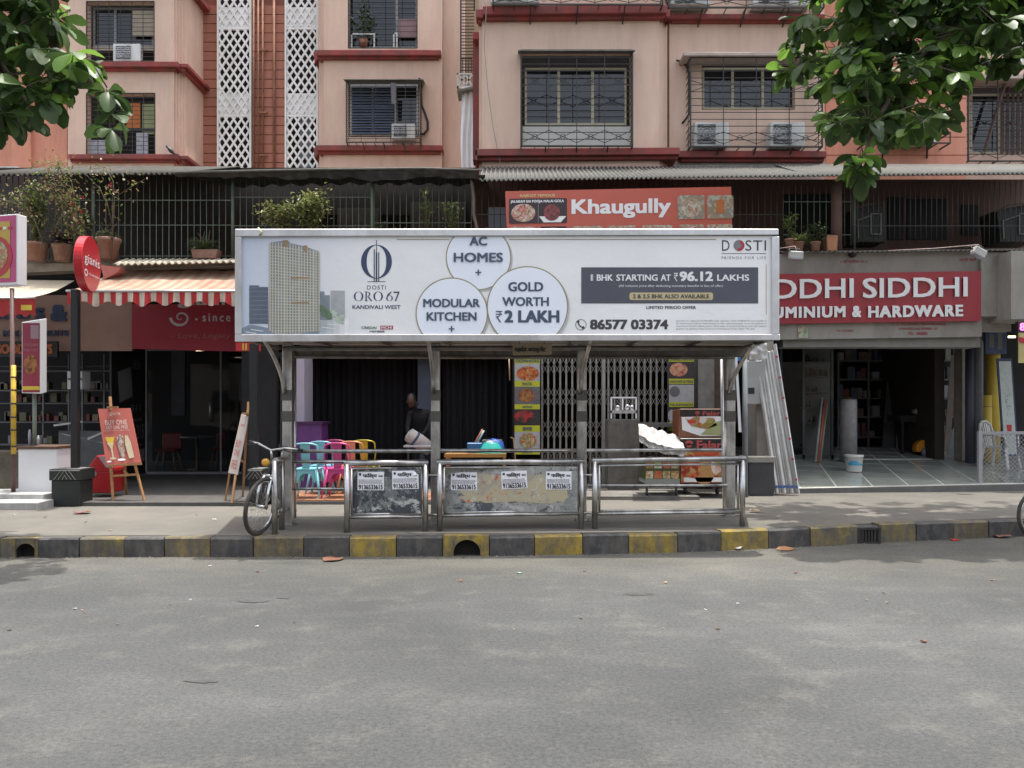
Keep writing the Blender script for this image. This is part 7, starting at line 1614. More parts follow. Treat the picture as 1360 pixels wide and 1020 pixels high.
t = thing('hanging_poster', 'dark blue poster hanging under the pier right of the hardware shop', 'poster', P(1323, 470, 14.9)); mb = MB(); mb.pbox(1309, 430, 1337, 470, 15.0, .03); mb.build('sheet', M('dusky blue poster', (.035, .055, .12), .6, n=.3, ns=9), t)
mb = MB(); rect(mb, 1314, 444, 1320, 462, flat(15.0)); rect(mb, 1325, 442, 1331, 464, flat(15.0)); ptext(mb, 'LOGIC', 1313, 433, 1333, 438, flat(15.0, .008), 0, .03); mb.build('picture', M('dim tan print', (.13, .12, .11), .6), t)
t = thing('led_display', 'pink glowing digit display over a yellow sheet at the right edge', 'LED sign', P(1356, 440, 14.0)); D = 13.5
mb = MB(); mb.pbox(1352, 427, 1400, 441, D, .08); mb.build('casing', black, t); lm = MB(); ptext(lm, '80', 1354, 429, 1368, 439, flat(D, .01), 0, .03); lm.build('digits', M('pink glow', (.9, .12, .45), .5, n=0, emit=1.6), t)
mb = MB(); mb.pbox(1353, 442, 1400, 482, D, .02); mb.build('yellow_sheet', M('pale yellow sheet', (.45, .38, .16), .6, n=.2), t); mb = MB(); mb.pq([(1352, 447, D - .01), (1364, 450, D - .01), (1362, 456, D - .01), (1355, 455, D - .01)], .005); mb.build('red_mark', redpl, t)
t = thing('tube_light', 'small glowing tube lamp inside the shop at the right', 'lamp', P(1346, 447, 15.2)); mb = MB(); mb.pbox(1340, 446, 1349, 448.5, 15.2, .03); mb.build('tube', M('warm glow', (1, .75, .5), .5, n=0, emit=2.0), t)
t = thing('tube_light', 'small warm ceiling lamp glowing over the parlour glass', 'lamp', P(265, 465, 15.2)); mb = MB(); mb.pbox(260, 463.5, 270, 466, 15.5, .03); mb.build('tube', MATS['warm glow'], t)
# white plastic chair
t = thing('plastic_chair', 'white plastic armchair behind the mesh railing at the right', 'chair', V3((X(1332, 15.2), 15.2, FR(15.2)))); D = 15.2; c_ = V3((X(1328, D), D, FR(D) + .006)); pm_ = M('white plastic', (.60, .58, .55), .4, n=.05); Rz = rot('Z', 35)
def L(x, y, z): return c_ + Rz @ V3((x, y, z))
mb = MB(); mb.hexa([L(-.24, -.22, .42), L(.24, -.22, .42), L(.24, -.22, .45), L(-.24, -.22, .45)], [L(-.21, .2, .40), L(.21, .2, .40), L(.21, .2, .43), L(-.21, .2, .43)]); mb.build('seat', pm_, t, bevel=.01)
for sx, sy in ((-1, -1), (1, -1), (-1, 1), (1, 1)): mb = MB(); mb.bar(L(sx * .21, sy * .19, .42), L(sx * .26, sy * .25, 0), .055, .04); mb.build('leg', pm_, t, bevel=.008)
mb = MB()
arc_ = [(-.21, .19, .43), (-.26, .24, .66), (-.20, .27, .84), (-.08, .29, .90), (.08, .29, .90), (.20, .27, .84), (.26, .24, .66), (.21, .19, .43)]; mb.tube([L(*a) for a in arc_], .026, 8)
for k in (-2, -1, 0, 1, 2): mb.bar(L(k * .075, .21, .43), L(k * .085, .29, .87), .045, .012)
mb.build('backrest', pm_, t)
for sx in (-1, 1): mb = MB(); mb.tube([L(sx * .25, .22, .66), L(sx * .29, 0, .65), L(sx * .27, -.2, .62), L(sx * .24, -.22, .43)], .022, 8); mb.build('arm', pm_, t)
# mesh railing
FL = .31
t = thing('mesh_railing', 'grey framed diamond mesh railing at the right edge of the tile floor', 'railing', G(1303, 650, FL)); D = 13.75; gp = M('grey railing paint', (.30, .30, .32), .5, n=.12)
mb = MB(); mb.box(X(1300, D), X(1305, D), D, D + .06, FL - .06, Z(573, D)); mb.build('post', gp, t); mb = MB(); mb.box(X(1305, D), X(1420, D), D, D + .06, Z(577, D), Z(573, D)); mb.build('top_rail', gp, t); mb = MB(); mb.box(X(1305, D), X(1420, D), D, D + .05, Z(647, D), Z(644, D)); mb.build('bottom_rail', gp, t)
mb = MB(); zz0, zz1 = Z(644, D), Z(577, D); x0, x1 = X(1305, D), X(1420, D); st_ = .075; h = zz1 - zz0
k = x0 - h
while k < x1:
    for s_ in (1, -1):
        if s_ > 0: a, b = (k, zz0), (k + h, zz1)
        else: a, b = (k, zz1), (k + h, zz0)
        if a[0] < x0: f = (x0 - a[0]) / h; a = (x0, a[1] + (b[1] - a[1]) * f)
        if b[0] > x1: f = (x1 - a[0]) / (b[0] - a[0]); b = (x1, a[1] + (b[1] - a[1]) * f)
        if b[0] > a[0] + .01: mb.bar((a[0], D + .03, a[1]), (b[0], D + .034, b[1]), .009, .006)
    k += st_
mb.build('mesh', gp, t, kind='stuff')
FL = .27
# lamps over the sign
def flood(px, py, D, lab, tilt=20):
    t = thing('floodlight', lab, 'floodlight', P(px, py, D)); R2 = rot('Y', tilt); c_ = P(px, py, D)
    mb = MB(); mb.obox(c_, (.22, .12, .12), R2); mb.build('housing', M('pale lamp housing', (.45, .45, .43), .5, n=.15), t, bevel=.012); mb = MB(); mb.obox(c_ + R2 @ V3((0, -.02, -.07)), (.20, .12, .02), R2); mb.build('lens', M('lamp glass', (.30, .33, .36), .1), t)
    mb = MB(); mb.tube([c_ + V3((-.1, 0, .05)), c_ + V3((-.08, .1, .13)), c_ + V3((.08, .1, .13)), c_ + V3((.1, 0, .05))], .01, 6); mb.tube([c_ + V3((0, .1, .13)), c_ + V3((0, .5, .16))], .014, 6); mb.build('bracket', iron, t)
flood(1057, 339, 13.4, 'pale floodlight over the red sign next to the billboard end', 4); flood(1300, 335, 13.4, 'tilted grey floodlight over the right end of the red sign', 30)
t = thing('bulkhead_lamp', 'round black lamp on the pale board above the red sign', 'lamp', P(1131, 338, 13.95)); mb = MB(); mb.lathe(P(1131, 338, 14.05), [(.06, 0), (.065, .06), (.04, .12), (.01, .13)], 16, R=rot('X', 90)); mb.build('globe', black, t)
t = thing('sign_cable', 'thin pale cable stretched over the white board to the right floodlight', 'cable', P(1200, 330, 13.6)); mb = MB(); mb.tube([P(1036, 330, 13.6), P(1056, 327, 13.5), P(1058, 333, 13.4)], .008, 5); mb.tube([P(1180, 333, 13.6), P(1240, 330, 13.55), P(1300, 325, 13.5), P(1302, 333, 13.4)], .008, 5); mb.build('cable', M('cable pink', (.35, .25, .22), .6), t)

# ================================================================ KHAUGULLY BOARD
t = thing('snack_bar_sign', 'orange red snack bar board with white lettering and food photos above the billboard', 'shop sign', P(822, 305, 13.6)); D = 13.55
mb = MB(); q = [P(674, 330, D), P(973, 330, D), P(971, 248, D), P(671, 254, D)]; mb.prism(q, (0, .1, 0)); mb.build('panel', M('orange red vinyl', (.47, .10, .065), .45, n=.05), t)
fk = lambda x, y, l=0: P(x, y - (x - 672) * .013, D - .005 - l) 
lm = MB(); ptext(lm, 'Khaugully', 759, 266, 891, 291.5, fk, 0, .03); lm.build('lettering', wclean, t); lm = MB(); ptext(lm, 'RAJKOT FEMOUS', 690.5, 258.5, 737, 263, fk, 0, .03); lm.build('small_lettering', M('pale yellow letter', (.62, .50, .22), .5), t)
gol = food('gola print', [(.30, .04, .03), (.55, .52, .45), (.45, .10, .08), (.30, .34, .16)], 34); pltm = food('plate print', [(.42, .36, .24), (.32, .14, .08), (.50, .46, .38), (.25, .24, .16)], 26)
mb = MB(); k1 = lambda x, y, l=0: fk(x, y, .003); k2 = lambda x, y, l=0: fk(x, y, .006); k3 = lambda x, y, l=0: fk(x, y, .009)
rrect(mb, 676, 264, 753, 297, 2, k1, 0); disc(mb, 695, 283, 16, 12, k2, 1, 20); mb.poly([k2(716, 288), k2(752, 288), k2(745, 296), k2(722, 296)], 2); disc(mb, 733, 283, 11, 11, k3, 3, 16); rect(mb, 714.5, 265, 715.2, 296.5, k2, 4)
rrect(mb, 900, 262.5, 936, 294, 3, k1, 5); disc(mb, 918, 279, 13, 13, k2, 6, 20); rrect(mb, 939, 263, 974, 294, 3, k1, 5); rrect(mb, 951, 269, 962, 287, 2, k2, 7)
for a, b in ((677, 712), (717, 753), (760, 800), (806, 846), (853, 893), (901, 935), (939, 973)): rrect(mb, a, 301.5, b, 325, 3, k1, 6 if a != 717 else 0); disc(mb, (a + b) / 2, 312, 13, 9, k2, 1 if (a % 3) else 6, 16)
mb.build('food_picture', [M('dark plum', (.035, .02, .025), .5), gol, wclean, food('chocolate cone print', [(.08, .02, .02), (.25, .05, .05), (.12, .03, .03)], 30), MATS['print mid grey'], food('grey slate food print', [(.22, .22, .20), (.30, .20, .12), (.40, .38, .30), (.16, .17, .17)], 18), pltm, M('tea print', (.42, .14, .04), .4)], t)
lm = MB(); ptext(lm, 'JALARAM SAI POOJA MALAI GOLA', 678, 266, 749, 270.5, k3, 0, .03); lm.build('caption', wclean, t)
mb = MB()
for xx in (690, 955): mb.box(X(xx, D), X(xx, D) + .04, D + .1, D + .14, 4.3, Z(250, D)); mb.bar(P(xx, 300, D + .12), P(xx, 335, YF + .1), .03)
mb.build('bracket', iron, t)

# ================================================================ BICYCLES
def bicycle(label, origin_, hd, lean_, steer):
    t = thing('bicycle', label, 'bicycle', origin_, 'bicycles on the pavement'); t.rotation_euler = (radians(lean_[0]), radians(lean_[1]), radians(hd))
    def at(mb, nm, m_, par=None):
        me = bpy.data.meshes.new(nm); me.from_pydata([tuple(v) for v in mb.v], [], mb.f); me.materials.append(m_); me.polygons.foreach_set('use_smooth', mb.sm); me.update(); o = bpy.data.objects.new(nm, me); COL.objects.link(o); o.parent = par or t; return o
    r = .325; rub = M('tyre rubber', (.05, .043, .038), .85, n=.3, ns=10); chrome = M('chrome', (.62, .62, .62), .15, metal=1, n=0)
    # local axes: +X forwards, Z up; front hub at x=0
    def wheel(c, st):
        R_ = Matrix.Rotation(radians(st), 3, 'Z'); ps = lambda rr, yy=0, n=40: [c + R_ @ V3((rr * cos(2 * pi * k / n), yy, rr * sin(2 * pi * k / n))) for k in range(n)]
        mb = MB(); mb.tube(ps(r - .02), .022, 8, closed=True); w_ = at(mb, 'tyre', rub); mb = MB(); mb.tube(ps(r - .045), .012, 6, closed=True); at(mb, 'rim', chrome, w_)
        mb = MB(); mb.tube([c + R_ @ V3((0, -.045, 0)), c + R_ @ V3((0, .045, 0))], .022, 8)
        for k in range(28):
            a = 2 * pi * k / 28; s_ = .04 if k % 2 else -.04; mb.tube([c + R_ @ V3((.018 * cos(a + 1), s_, .018 * sin(a + 1))), c + R_ @ V3(((r - .05) * cos(a), 0, (r - .05) * sin(a)))], .0016, 3)
        at(mb, 'spokes', chrome, w_)
        return R_
    fh = V3((0, 0, r)); Rf = wheel(fh, steer); rh = V3((-1.05, 0, r)); wheel(rh, 0)
    ht = V3((-.20, 0, .82)); hb = V3((-.14, 0, .68)); bbk = V3((-.62, 0, .29)); st_ = V3((-.78, 0, .80)); fr_ = M('dark frame paint', (.03, .035, .04), .4)
    for nm, a, b, rr in (('frame', ht, st_, .017), ('frame', hb, bbk, .018), ('frame', bbk, st_ + V3((-.02, 0, .06)), .016), ('frame', ht + V3((-.01, 0, .04)), hb + V3((.01, 0, -.03)), .022)): 
        mb = MB(); mb.tube([a, b], rr, 8); at(mb, nm, fr_)
    for s_ in (-1, 1):
        mb = MB(); mb.tube([bbk + V3((0, s_ * .02, 0)), rh + V3((0, s_ * .06, 0))], .01, 6); at(mb, 'chain_stay', fr_); mb = MB(); mb.tube([st_ + V3((0, s_ * .015, 0)), rh + V3((0, s_ * .06, 0))], .009, 6); at(mb, 'seat_stay', fr_)
    mb = MB(); tp = hb + V3((.02, 0, -.02))
    for s_ in (-1, 1): mb.tube([tp + Rf @ V3((0, s_ * .03, .01)), tp + Rf @ V3((.03, s_ * .055, -.06)), tp.lerp(fh, .5) + Rf @ V3((.03, s_ * .06, 0)), fh + Rf @ V3((0, s_ * .06, 0))], [.016, .018, .015, .012], 8)
    mb.tube([tp + Rf @ V3((0, -.05, 0)), tp + Rf @ V3((0, .05, 0))], .018, 8); at(mb, 'fork', chrome)
    mb = MB(); g0 = ht + V3((-.02, 0, .12)); mb.tube([g0 + Rf @ V3((.02, -.30, .06)), g0 + Rf @ V3((.07, -.16, .05)), g0 + Rf @ V3((.06, 0, .0)), g0 + Rf @ V3((.07, .16, .05)), g0 + Rf @ V3((.02, .30, .06))], .012, 8); mb.tube([ht, g0 + Rf @ V3((.06, 0, 0))], .013, 8); hbo = at(mb, 'handlebar', chrome)
    for s_ in (-1, 1): mb = MB(); mb.tube([g0 + Rf @ V3((.03, s_ * .24, .06)), g0 + Rf @ V3((-.03, s_ * .34, .05))], .017, 8); at(mb, 'grip', black, hbo)
    for s_ in (-1, 1): mb = MB(); mb.tube([g0 + Rf @ V3((.07, s_ * .17, .05)), g0 + Rf @ V3((.12, s_ * .2, .03)), g0 + Rf @ V3((.09, s_ * .30, .02))], .006, 5); at(mb, 'brake_lever', black, hbo)
    mb = MB(); mb.lathe(g0 + Rf @ V3((.10, -.02, -.14)), [(.03, -.02), (.045, 0), (.045, .015), (.02, .03)], 12, R=rot('Y', 90)); at(mb, 'lamp', M('amber reflector', (.55, .30, .03), .3), hbo)
    mb = MB(); mb.hexa([st_ + V3((-.14, -.08, .12)), st_ + V3((.14, -.02, .12)), st_ + V3((.14, -.02, .16)), st_ + V3((-.14, -.08, .17))], [st_ + V3((-.14, .08, .12)), st_ + V3((.14, .02, .12)), st_ + V3((.14, .02, .16)), st_ + V3((-.14, .08, .17))]); o = at(mb, 'saddle', black); mb = MB(); mb.tube([st_, st_ + V3((-.02, 0, .13))], .012, 6); at(mb, 'seat_post', chrome)
    mb = MB(); mb.tube([bbk + V3((0, -.06, 0)), bbk + V3((0, .06, 0))], .02, 8); mb.tube([bbk + V3((0, .06, 0)), bbk + V3((.12, .06, -.11))], .01, 6); mb.tube([bbk + V3((0, -.06, 0)), bbk + V3((-.12, -.06, .11))], .01, 6); mb.lathe(bbk + V3((0, -.045, 0)), [(.09, 0), (.09, .006)], 20, R=rot('X', 90)); at(mb, 'crank', fr_)
    for s_ in (-1, 1): mb = MB(); mb.obox(bbk + V3((s_ * .12, s_ * .11, -s_ * .11)), (.09, .09, .02)); at(mb, 'pedal', black)
    mb = MB(); c = rh; mb.tube([c + V3((.36 * cos(a), 0, .36 * sin(a))) for a in [pi * .25 + k * pi * .06 for k in range(12)]], .02, 5); at(mb, 'mudguard', fr_)
    return t
g = G(342, 712, PT); bicycle('old bicycle with a chrome fork leaning on the left end of the bus stop railing', g + V3((-.02, .03, .0)), 276, (-9, 0), -20)
g = P(1345, 700, 9.6); bicycle('bicycle cut by the right edge, only the curve of its front wheel showing', V3((g.x + .36, 9.6, 0.0)), 178, (4, 0), 10)

# ================================================================ POTTED PLANTS
def leafmesh(name, mat, ln=1.0, wd=.5, cup=.12, n=4):
    """one leaf along +X, folded along its midrib, 1 unit long"""
    vs = []; fs = []
    prof = [0.05, .36, .72, .98, .92, .36] if n == 4 else [.1, 1, .1]
    ks = len(prof)
    for i, p in enumerate(prof):
        u = i / (ks - 1); z = -cup * u * u * 2; w_ = wd / 2 * p; vs += [(u * ln, -w_, z + w_ * .35), (u * ln, 0, z), (u * ln, w_, z + w_ * .35)]
    for i in range(ks - 1):
        a = i * 3; fs += [(a, a + 3, a + 4, a + 1), (a + 1, a + 4, a + 5, a + 2)]
    me = bpy.data.meshes.new(name); me.from_pydata(vs, [], fs); me.materials.append(mat); me.polygons.foreach_set('use_smooth', [True] * len(fs)); me.update(); return me
def leafmat(name, c1, c2, rough=.45, tr=.35):
    m = bpy.data.materials.new(name); m.use_nodes = True; t = m.node_tree; N = t.nodes; Lk = t.links; b = N['Principled BSDF']; b.inputs['Roughness'].default_value = rough
    oi = N.new('ShaderNodeObjectInfo'); gi = N.new('ShaderNodeNewGeometry'); ad = N.new('ShaderNodeMath'); ad.operation = 'ADD'; Lk.new(oi.outputs['Random'], ad.inputs[0]); Lk.new(gi.outputs['Random Per Island'], ad.inputs[1])
    fr_ = N.new('ShaderNodeMath'); fr_.operation = 'FRACT'; Lk.new(ad.outputs[0], fr_.inputs[0])
    r = N.new('ShaderNodeValToRGB'); r.color_ramp.elements[0].color = (*c1, 1); r.color_ramp.elements[1].color = (*c2, 1); Lk.new(fr_.outputs[0], r.inputs[0])
    n_ = N.new('ShaderNodeTexNoise'); n_.inputs['Scale'].default_value = 6; x = N.new('ShaderNodeMix'); x.data_type = 'RGBA'; x.blend_type = 'MULTIPLY'; x.inputs[0].default_value = .5; Lk.new(r.outputs[0], x.inputs[6]); Lk.new(n_.outputs['Fac'], x.inputs[7])
    tl = N.new('ShaderNodeBsdfTranslucent'); mx = N.new('ShaderNodeMixShader'); mx.inputs[0].default_value = tr; Lk.new(r.outputs[0], b.inputs['Base Color']); Lk.new(r.outputs[0], tl.inputs['Color']); Lk.new(b.outputs[0], mx.inputs[1]); Lk.new(tl.outputs[0], mx.inputs[2]); Lk.new(mx.outputs[0], N['Material Output'].inputs[0])
    MATS[name] = m; return m
def leafadd(mb, c, d, up, ln, wd, mi=0, cup=.15):
    d = d.normalized(); s_ = d.cross(up); s_ = s_.normalized() if s_.length > 1e-3 else V3((1, 0, 0)); u = s_.cross(d).normalized()
    pts = [(0, 0, 0), (.35, .5, .02), (.75, .42, -.02), (1, 0, -cup), (.75, -.42, -.02), (.35, -.5, .02)]
    v = [c + d * (a * ln) + s_ * (b * wd) + u * (z * ln) for a, b, z in pts]
    mb.add(v, [(0, 1, 2, 3), (0, 3, 4, 5)], mi, False)
lg = leafmat('young leaf', (.10, .16, .035), (.17, .20, .06)); ld = leafmat('dark leaf', (.03, .06, .02), (.06, .10, .03)); ly = leafmat('dry leaf', (.20, .15, .07), (.30, .20, .10)); lp = leafmat('purple strap leaf', (.05, .03, .04), (.10, .08, .07))
def plant(px, py, D, w_, h, n, mat, label, pot=None, stems=5, leaf=(.06, .03), shape='bush', tilt=0):
    """px,py: foot of the stems; w_, h in photo pixels; pot=(top width, height) in pixels"""
    foot = P(px, py, D); t = thing('potted_plant', label, 'potted plant', foot); s_ = D / F
    if pot:
        pw, ph = pot[0] * s_ / 2, pot[1] * s_; mb = MB(); mb.lathe(foot + V3((0, 0, -ph * .96)), [(pw * .68, 0), (pw * .9, ph * .82), (pw, ph * .84), (pw, ph), (pw * .86, ph), (pw * .84, ph * .9)], 20); mb.build('pot', M('old terracotta', (.26, .12, .08), .85, n=.25, ns=6, dirt=(.30, .24, .20), dn=.42, ds=5), t)
    sm = MB(); fo = MB(); W, H = w_ * s_ / 2, h * s_
    tips = []
    for k in range(stems):
        a = 2 * pi * k / stems + random.random(); e = foot + V3((cos(a) * W * random.uniform(.3, .9) + tilt * s_, sin(a) * W * .5, H * random.uniform(.65, 1))); m_ = foot.lerp(e, .5) + V3((random.uniform(-.05, .05) - tilt * s_ * .3, 0, H * .08)); sm.tube([foot, m_, e], [.012, .009, .004], 5); tips.append((foot, m_, e))
    sm.build('stem', M('green brown stem', (.09, .07, .04), .8), t)
    for k in range(n):
        f, m_, e = random.choice(tips); u = random.random() ** .6; c = (f.lerp(m_, u * 2) if u < .5 else m_.lerp(e, u * 2 - 1))
        if shape == 'bush': c = c + V3((random.gauss(0, W * .22), random.gauss(0, W * .18), random.gauss(0, H * .08))); d = V3((random.gauss(0, 1), random.gauss(0, 1), random.gauss(.1, .6)))
        elif shape == 'strap': c = foot + V3((0, 0, H * .1 * random.random())); a = random.random() * 2 * pi; d = V3((cos(a), sin(a) * .7, random.uniform(.1, 1.3)))
        else: d = V3((random.gauss(0, 1), random.gauss(0, 1), random.gauss(.2, .5)))
        ln, wd = leaf[0] * random.uniform(.7, 1.3), leaf[1] * random.uniform(.8, 1.2)
        if shape == 'strap':
            dd = d.normalized(); L_ = ln; p0 = c; sd = dd.cross(V3((0, 0, 1))).normalized() * wd / 2; pts = [p0 + dd * L_ * q + V3((0, 0, -L_ * .45 * q * q)) for q in (0, .35, .7, 1)]
            fo.add([pts[0] - sd * .6, pts[0] + sd * .6, pts[1] + sd, pts[1] - sd, pts[2] + sd * .7, pts[2] - sd * .7, pts[3]], [(0, 1, 2, 3), (3, 2, 4, 5), (5, 4, 6)])
        else: leafadd(fo, c, d, V3((0, 0, 1)), ln, wd)
    fo.build('foliage', mat, t, kind='stuff'); return t
random.seed(31); Dp = 13.95
plant(48, 324, Dp, 46, 78, 420, lg, 'bright green leafy plant in the leftmost terracotta pot on the balcony', (31, 24), 7, (.075, .04))
plant(83, 326, Dp, 34, 52, 70, lp, 'dark strap leaved plant in the second terracotta pot on the balcony', (27, 22), 3, (.42, .05), 'strap')
plant(144, 318, Dp, 30, 28, 150, leafmat('grey green strap', (.12, .15, .08), (.20, .22, .12)), 'drooping grey green plant in the large terracotta pot behind the round red sign', (32, 28), 3, (.26, .025), 'strap')
plant(112, 306, Dp + .1, 30, 24, 160, ld, 'low feathery green plant beside the large pot on the balcony', None, 5, (.06, .025))
t = plant(271, 331, Dp + .1, 34, 34, 150, leafmat('thin blade', (.08, .11, .05), (.13, .16, .07)), 'grassy plant in the oblong terracotta planter left of the billboard', None, 3, (.36, .016), 'strap')
mb = MB(); q = [P(256, 343, Dp), P(286, 343, Dp), P(289, 331, Dp), P(253, 331, Dp)]; mb.hexa(q, [v + V3((0, .22, 0)) for v in q]); mb.build('pot', MATS['old terracotta'], t, bevel=.008)
plant(415, 312, Dp - .1, 62, 62, 900, leafmat('variegated leaf', (.13, .17, .05), (.28, .28, .11)), 'dense yellow green bush rising behind the left part of the billboard', (30, 30), 10, (.075, .04), tilt=0)
plant(375, 312, Dp - .1, 54, 42, 550, MATS['variegated leaf'], 'lower yellow green bush left of the dense one behind the billboard', (28, 30), 8, (.075, .04), tilt=-8)
plant(600, 312, Dp, 40, 44, 150, lg, 'sparse leafy shrub behind the billboard left of the orange red board', (24, 30), 5, (.07, .035))
plant(566, 312, Dp, 22, 62, 90, lg, 'thin tall leafy shoot behind the billboard above the first printed circle', (20, 30), 3, (.07, .035))
plant(505, 312, Dp, 20, 14, 60, ld, 'small low plant behind the top edge of the billboard', (18, 28), 4, (.06, .03))
plant(1049, 318, Dp, 18, 36, 90, lg, 'thin upright plant right of the billboard end', (14, 14), 2, (.075, .035))
plant(1060, 322, Dp, 40, 22, 90, leafmat('striped spider leaf', (.16, .22, .06), (.30, .34, .12)), 'spider plant with arching striped leaves above the left floodlight', (16, 12), 3, (.30, .02), 'strap')
plant(1083, 322, Dp, 36, 28, 160, ld, 'dark green plant beside the square clay pot above the red sign', (14, 12), 5, (.07, .03))
t = thing('clay_pot', 'square orange clay pot at the foot of the brown balcony column', 'pot', P(1105, 333, Dp)); mb = MB(); q = [P(1099, 333, Dp), P(1112, 333, Dp), P(1113, 313, Dp), P(1098, 313, Dp)]; mb.hexa(q, [v + V3((0, .2, 0)) for v in q]); mb.build('body', M('orange clay', (.42, .20, .11), .8, n=.15), t, bevel=.008); mb = MB(); mb.pbox(1099, 312.4, 1112, 314.5, Dp - .005, .2); mb.build('rim', MATS['orange clay'], t)
# bougainvillea spray
random.seed(8); t = thing('flowering_climber', 'straggly climber with dry buds and a few crimson flowers spreading over the left balcony', 'climber', P(95, 345, 13.7)); D = 13.75
sm = MB(); fo = MB(); fl = MB(); wal = [[(100, 345), (98, 300), (80, 255), (55, 240), (20, 262)], [(100, 345), (103, 290), (95, 240), (70, 215), (48, 222)], [(102, 345), (100, 300), (82, 262), (60, 250), (30, 270)], [(105, 330), (90, 280), (75, 235), (82, 212)], [(148, 345), (150, 290), (152, 262), (178, 246), (192, 238)], [(148, 340), (152, 270), (150, 240), (140, 222), (118, 225)], [(105, 345), (112, 300), (95, 268), (80, 262)], [(150, 300), (142, 270), (132, 250), (122, 240), (100, 218)], [(60, 330), (45, 290), (20, 270), (-10, 260)], [(98, 345), (106, 312), (95, 296), (82, 318)]]
for ws in wal:
    pts = [P(x, y, D + random.uniform(-.2, .15)) for x, y in ws]; sm.tube(pts, [.012 - .0022 * k for k in range(len(pts))], 5)
    for k in range(150 if ws[0][0] < 110 and ws[-1][0] < 90 else 45):
        u = random.uniform(.25, 1) * (len(pts) - 1); i = min(int(u), len(pts) - 2); c = pts[i].lerp(pts[i + 1], u - i) + V3((random.gauss(0, .12), random.gauss(0, .1), random.gauss(0, .10)))
        leafadd(fo, c, V3((random.gauss(0, 1), random.gauss(0, 1), random.gauss(0, 1))), V3((0, 0, 1)), random.uniform(.04, .08), random.uniform(.02, .045), 0 if random.random() < .45 else 1)
for x, y in ((97, 269), (147, 245), (107, 281), (103, 297), (110, 262), (95, 272)):
    for k in range(5): leafadd(fl, P(x, y, D - .1), V3((random.gauss(0, 1), random.gauss(0, 1), random.gauss(0, 1))), V3((0, 0, 1)), .04, .035)
sm.build('stem', MATS['green brown stem'], t); fo.build('foliage', [lg, ly], t, kind='stuff'); fl.build('flowers', M('crimson petal', (.5, .02, .06), .5), t, kind='stuff')

# ================================================================ OVERHANGING TREES
bark = M('grey bark', (.13, .10, .075), .9, n=.3, ns=6, bump=.5, bs=25)
lm1 = leafmat('glossy tree leaf', (.026, .055, .017), (.085, .150, .035), .46, .36); lm2 = leafmat('young tree leaf', (.13, .25, .04), (.17, .30, .05), .4, .45)
def inpoly(x, y, pg):
    c = False
    for i in range(len(pg)):
        (x1, y1), (x2, y2) = pg[i - 1], pg[i]
        if (y1 > y) != (y2 > y) and x < (x2 - x1) * (y - y1) / (y2 - y1) + x1: c = not c
    return c
LEAFS = [leafmesh('leaf', lm1, 1, .58, .10), leafmesh('leaf', lm1, 1, .64, .2), leafmesh('leaf', lm2, 1, .58, .1)]
def tree(label, trunk, limbs, pg, dr, nros, extra, seed, llen=.245):
    random.seed(seed); t = thing('almond_tree', label, 'tree', trunk[0]); lv = []; nodes = []
    mb = MB(); mb.tube(trunk, [.24, .20, .17, .14][:len(trunk)], 12); mb.build('trunk', bark, t)
    sk = []
    for lb in limbs:
        mb = MB(); mb.tube(lb, [.06 - .045 * k / (len(lb) - 1) for k in range(len(lb))], 8); mb.build('limb', bark, t)
        for a, b in zip(lb, lb[1:]):
            for k in range(5): sk.append(a.lerp(b, k / 5))
        sk.append(lb[-1])
    xs = [p[0] for p in pg]; ys = [p[1] for p in pg]; c = 0
    while c < nros:
        x, y = random.uniform(min(xs), max(xs)), random.uniform(min(ys), max(ys))
        if not inpoly(x, y, pg): continue
        D = random.uniform(*dr); nodes.append((P(x, y, D), True)); c += 1
    for q in extra: nodes.append((q, False))
    tw = MB(); rest = MB()
    for (nd, vis) in nodes:
        s_ = min(sk, key=lambda q: (q - nd).length); m_ = s_.lerp(nd, .5) + V3((0, 0, .10)); tw.tube([s_, m_, nd], [.010, .007, .005], 4)
        if len(sk) < 400 and random.random() < .3: sk.append(m_)
        yg = random.random() < .26; k_ = random.randint(7, 11)
        for j in range(k_):
            a = 2 * pi * j / k_ + random.uniform(-.3, .3); el = random.uniform(-1.0, .3); d = V3((cos(a) * cos(el), sin(a) * cos(el), sin(el))); ln = llen * random.uniform(.6, 1.2); lv.append((nd + d * .02, d, ln, yg and random.random() < .8, vis))
    tw.build('twig', bark, t, kind='stuff')
    # nearest visible leaves one by one, the rest as one mass
    vis = [l for l in lv if l[4] and 0 < (HZ + 0) - (l[0].z - EYE) * F / l[0].y < 300 and -20 < 680 + l[0].x * F / l[0].y < 1380]
    vis.sort(key=lambda l: l[0].y); ones = vis[:290]; ids = set(id(l) for l in ones); n1 = 0
    for l in lv:
        c, d, ln, yg, _ = l; q = d.to_track_quat('X', 'Z'); q = q @ Matrix.Rotation(random.uniform(-.7, .7), 3, 'X').to_quaternion()
        me = LEAFS[2] if yg else random.choice(LEAFS[:2])
        if id(l) in ids:
            o = bpy.data.objects.new('leaf', me); COL.objects.link(o); o.parent = t; o.location = c - t.location; o.rotation_mode = 'QUATERNION'; o.rotation_quaternion = q; o.scale = (ln, ln, ln)
        else:
            R_ = q.to_matrix(); rest.add([c + R_ @ (v.co * ln) for v in me.vertices], [tuple(p.vertices) for p in me.polygons], 1 if yg else 0, True)
    rest.build('foliage', [lm1, lm2], t, kind='stuff'); return t
tb = V3((7.6, 8.7, .2)); T = [tb, V3((7.5, 8.7, 2.2)), V3((7.2, 8.6, 4.2)), V3((6.9, 8.5, 5.6))]
e_ = []; random.seed(77)
for k in range(150): e_.append(V3((random.uniform(3.9, 9), random.uniform(9.3, 11.8), random.uniform(6.3, 7.6))))
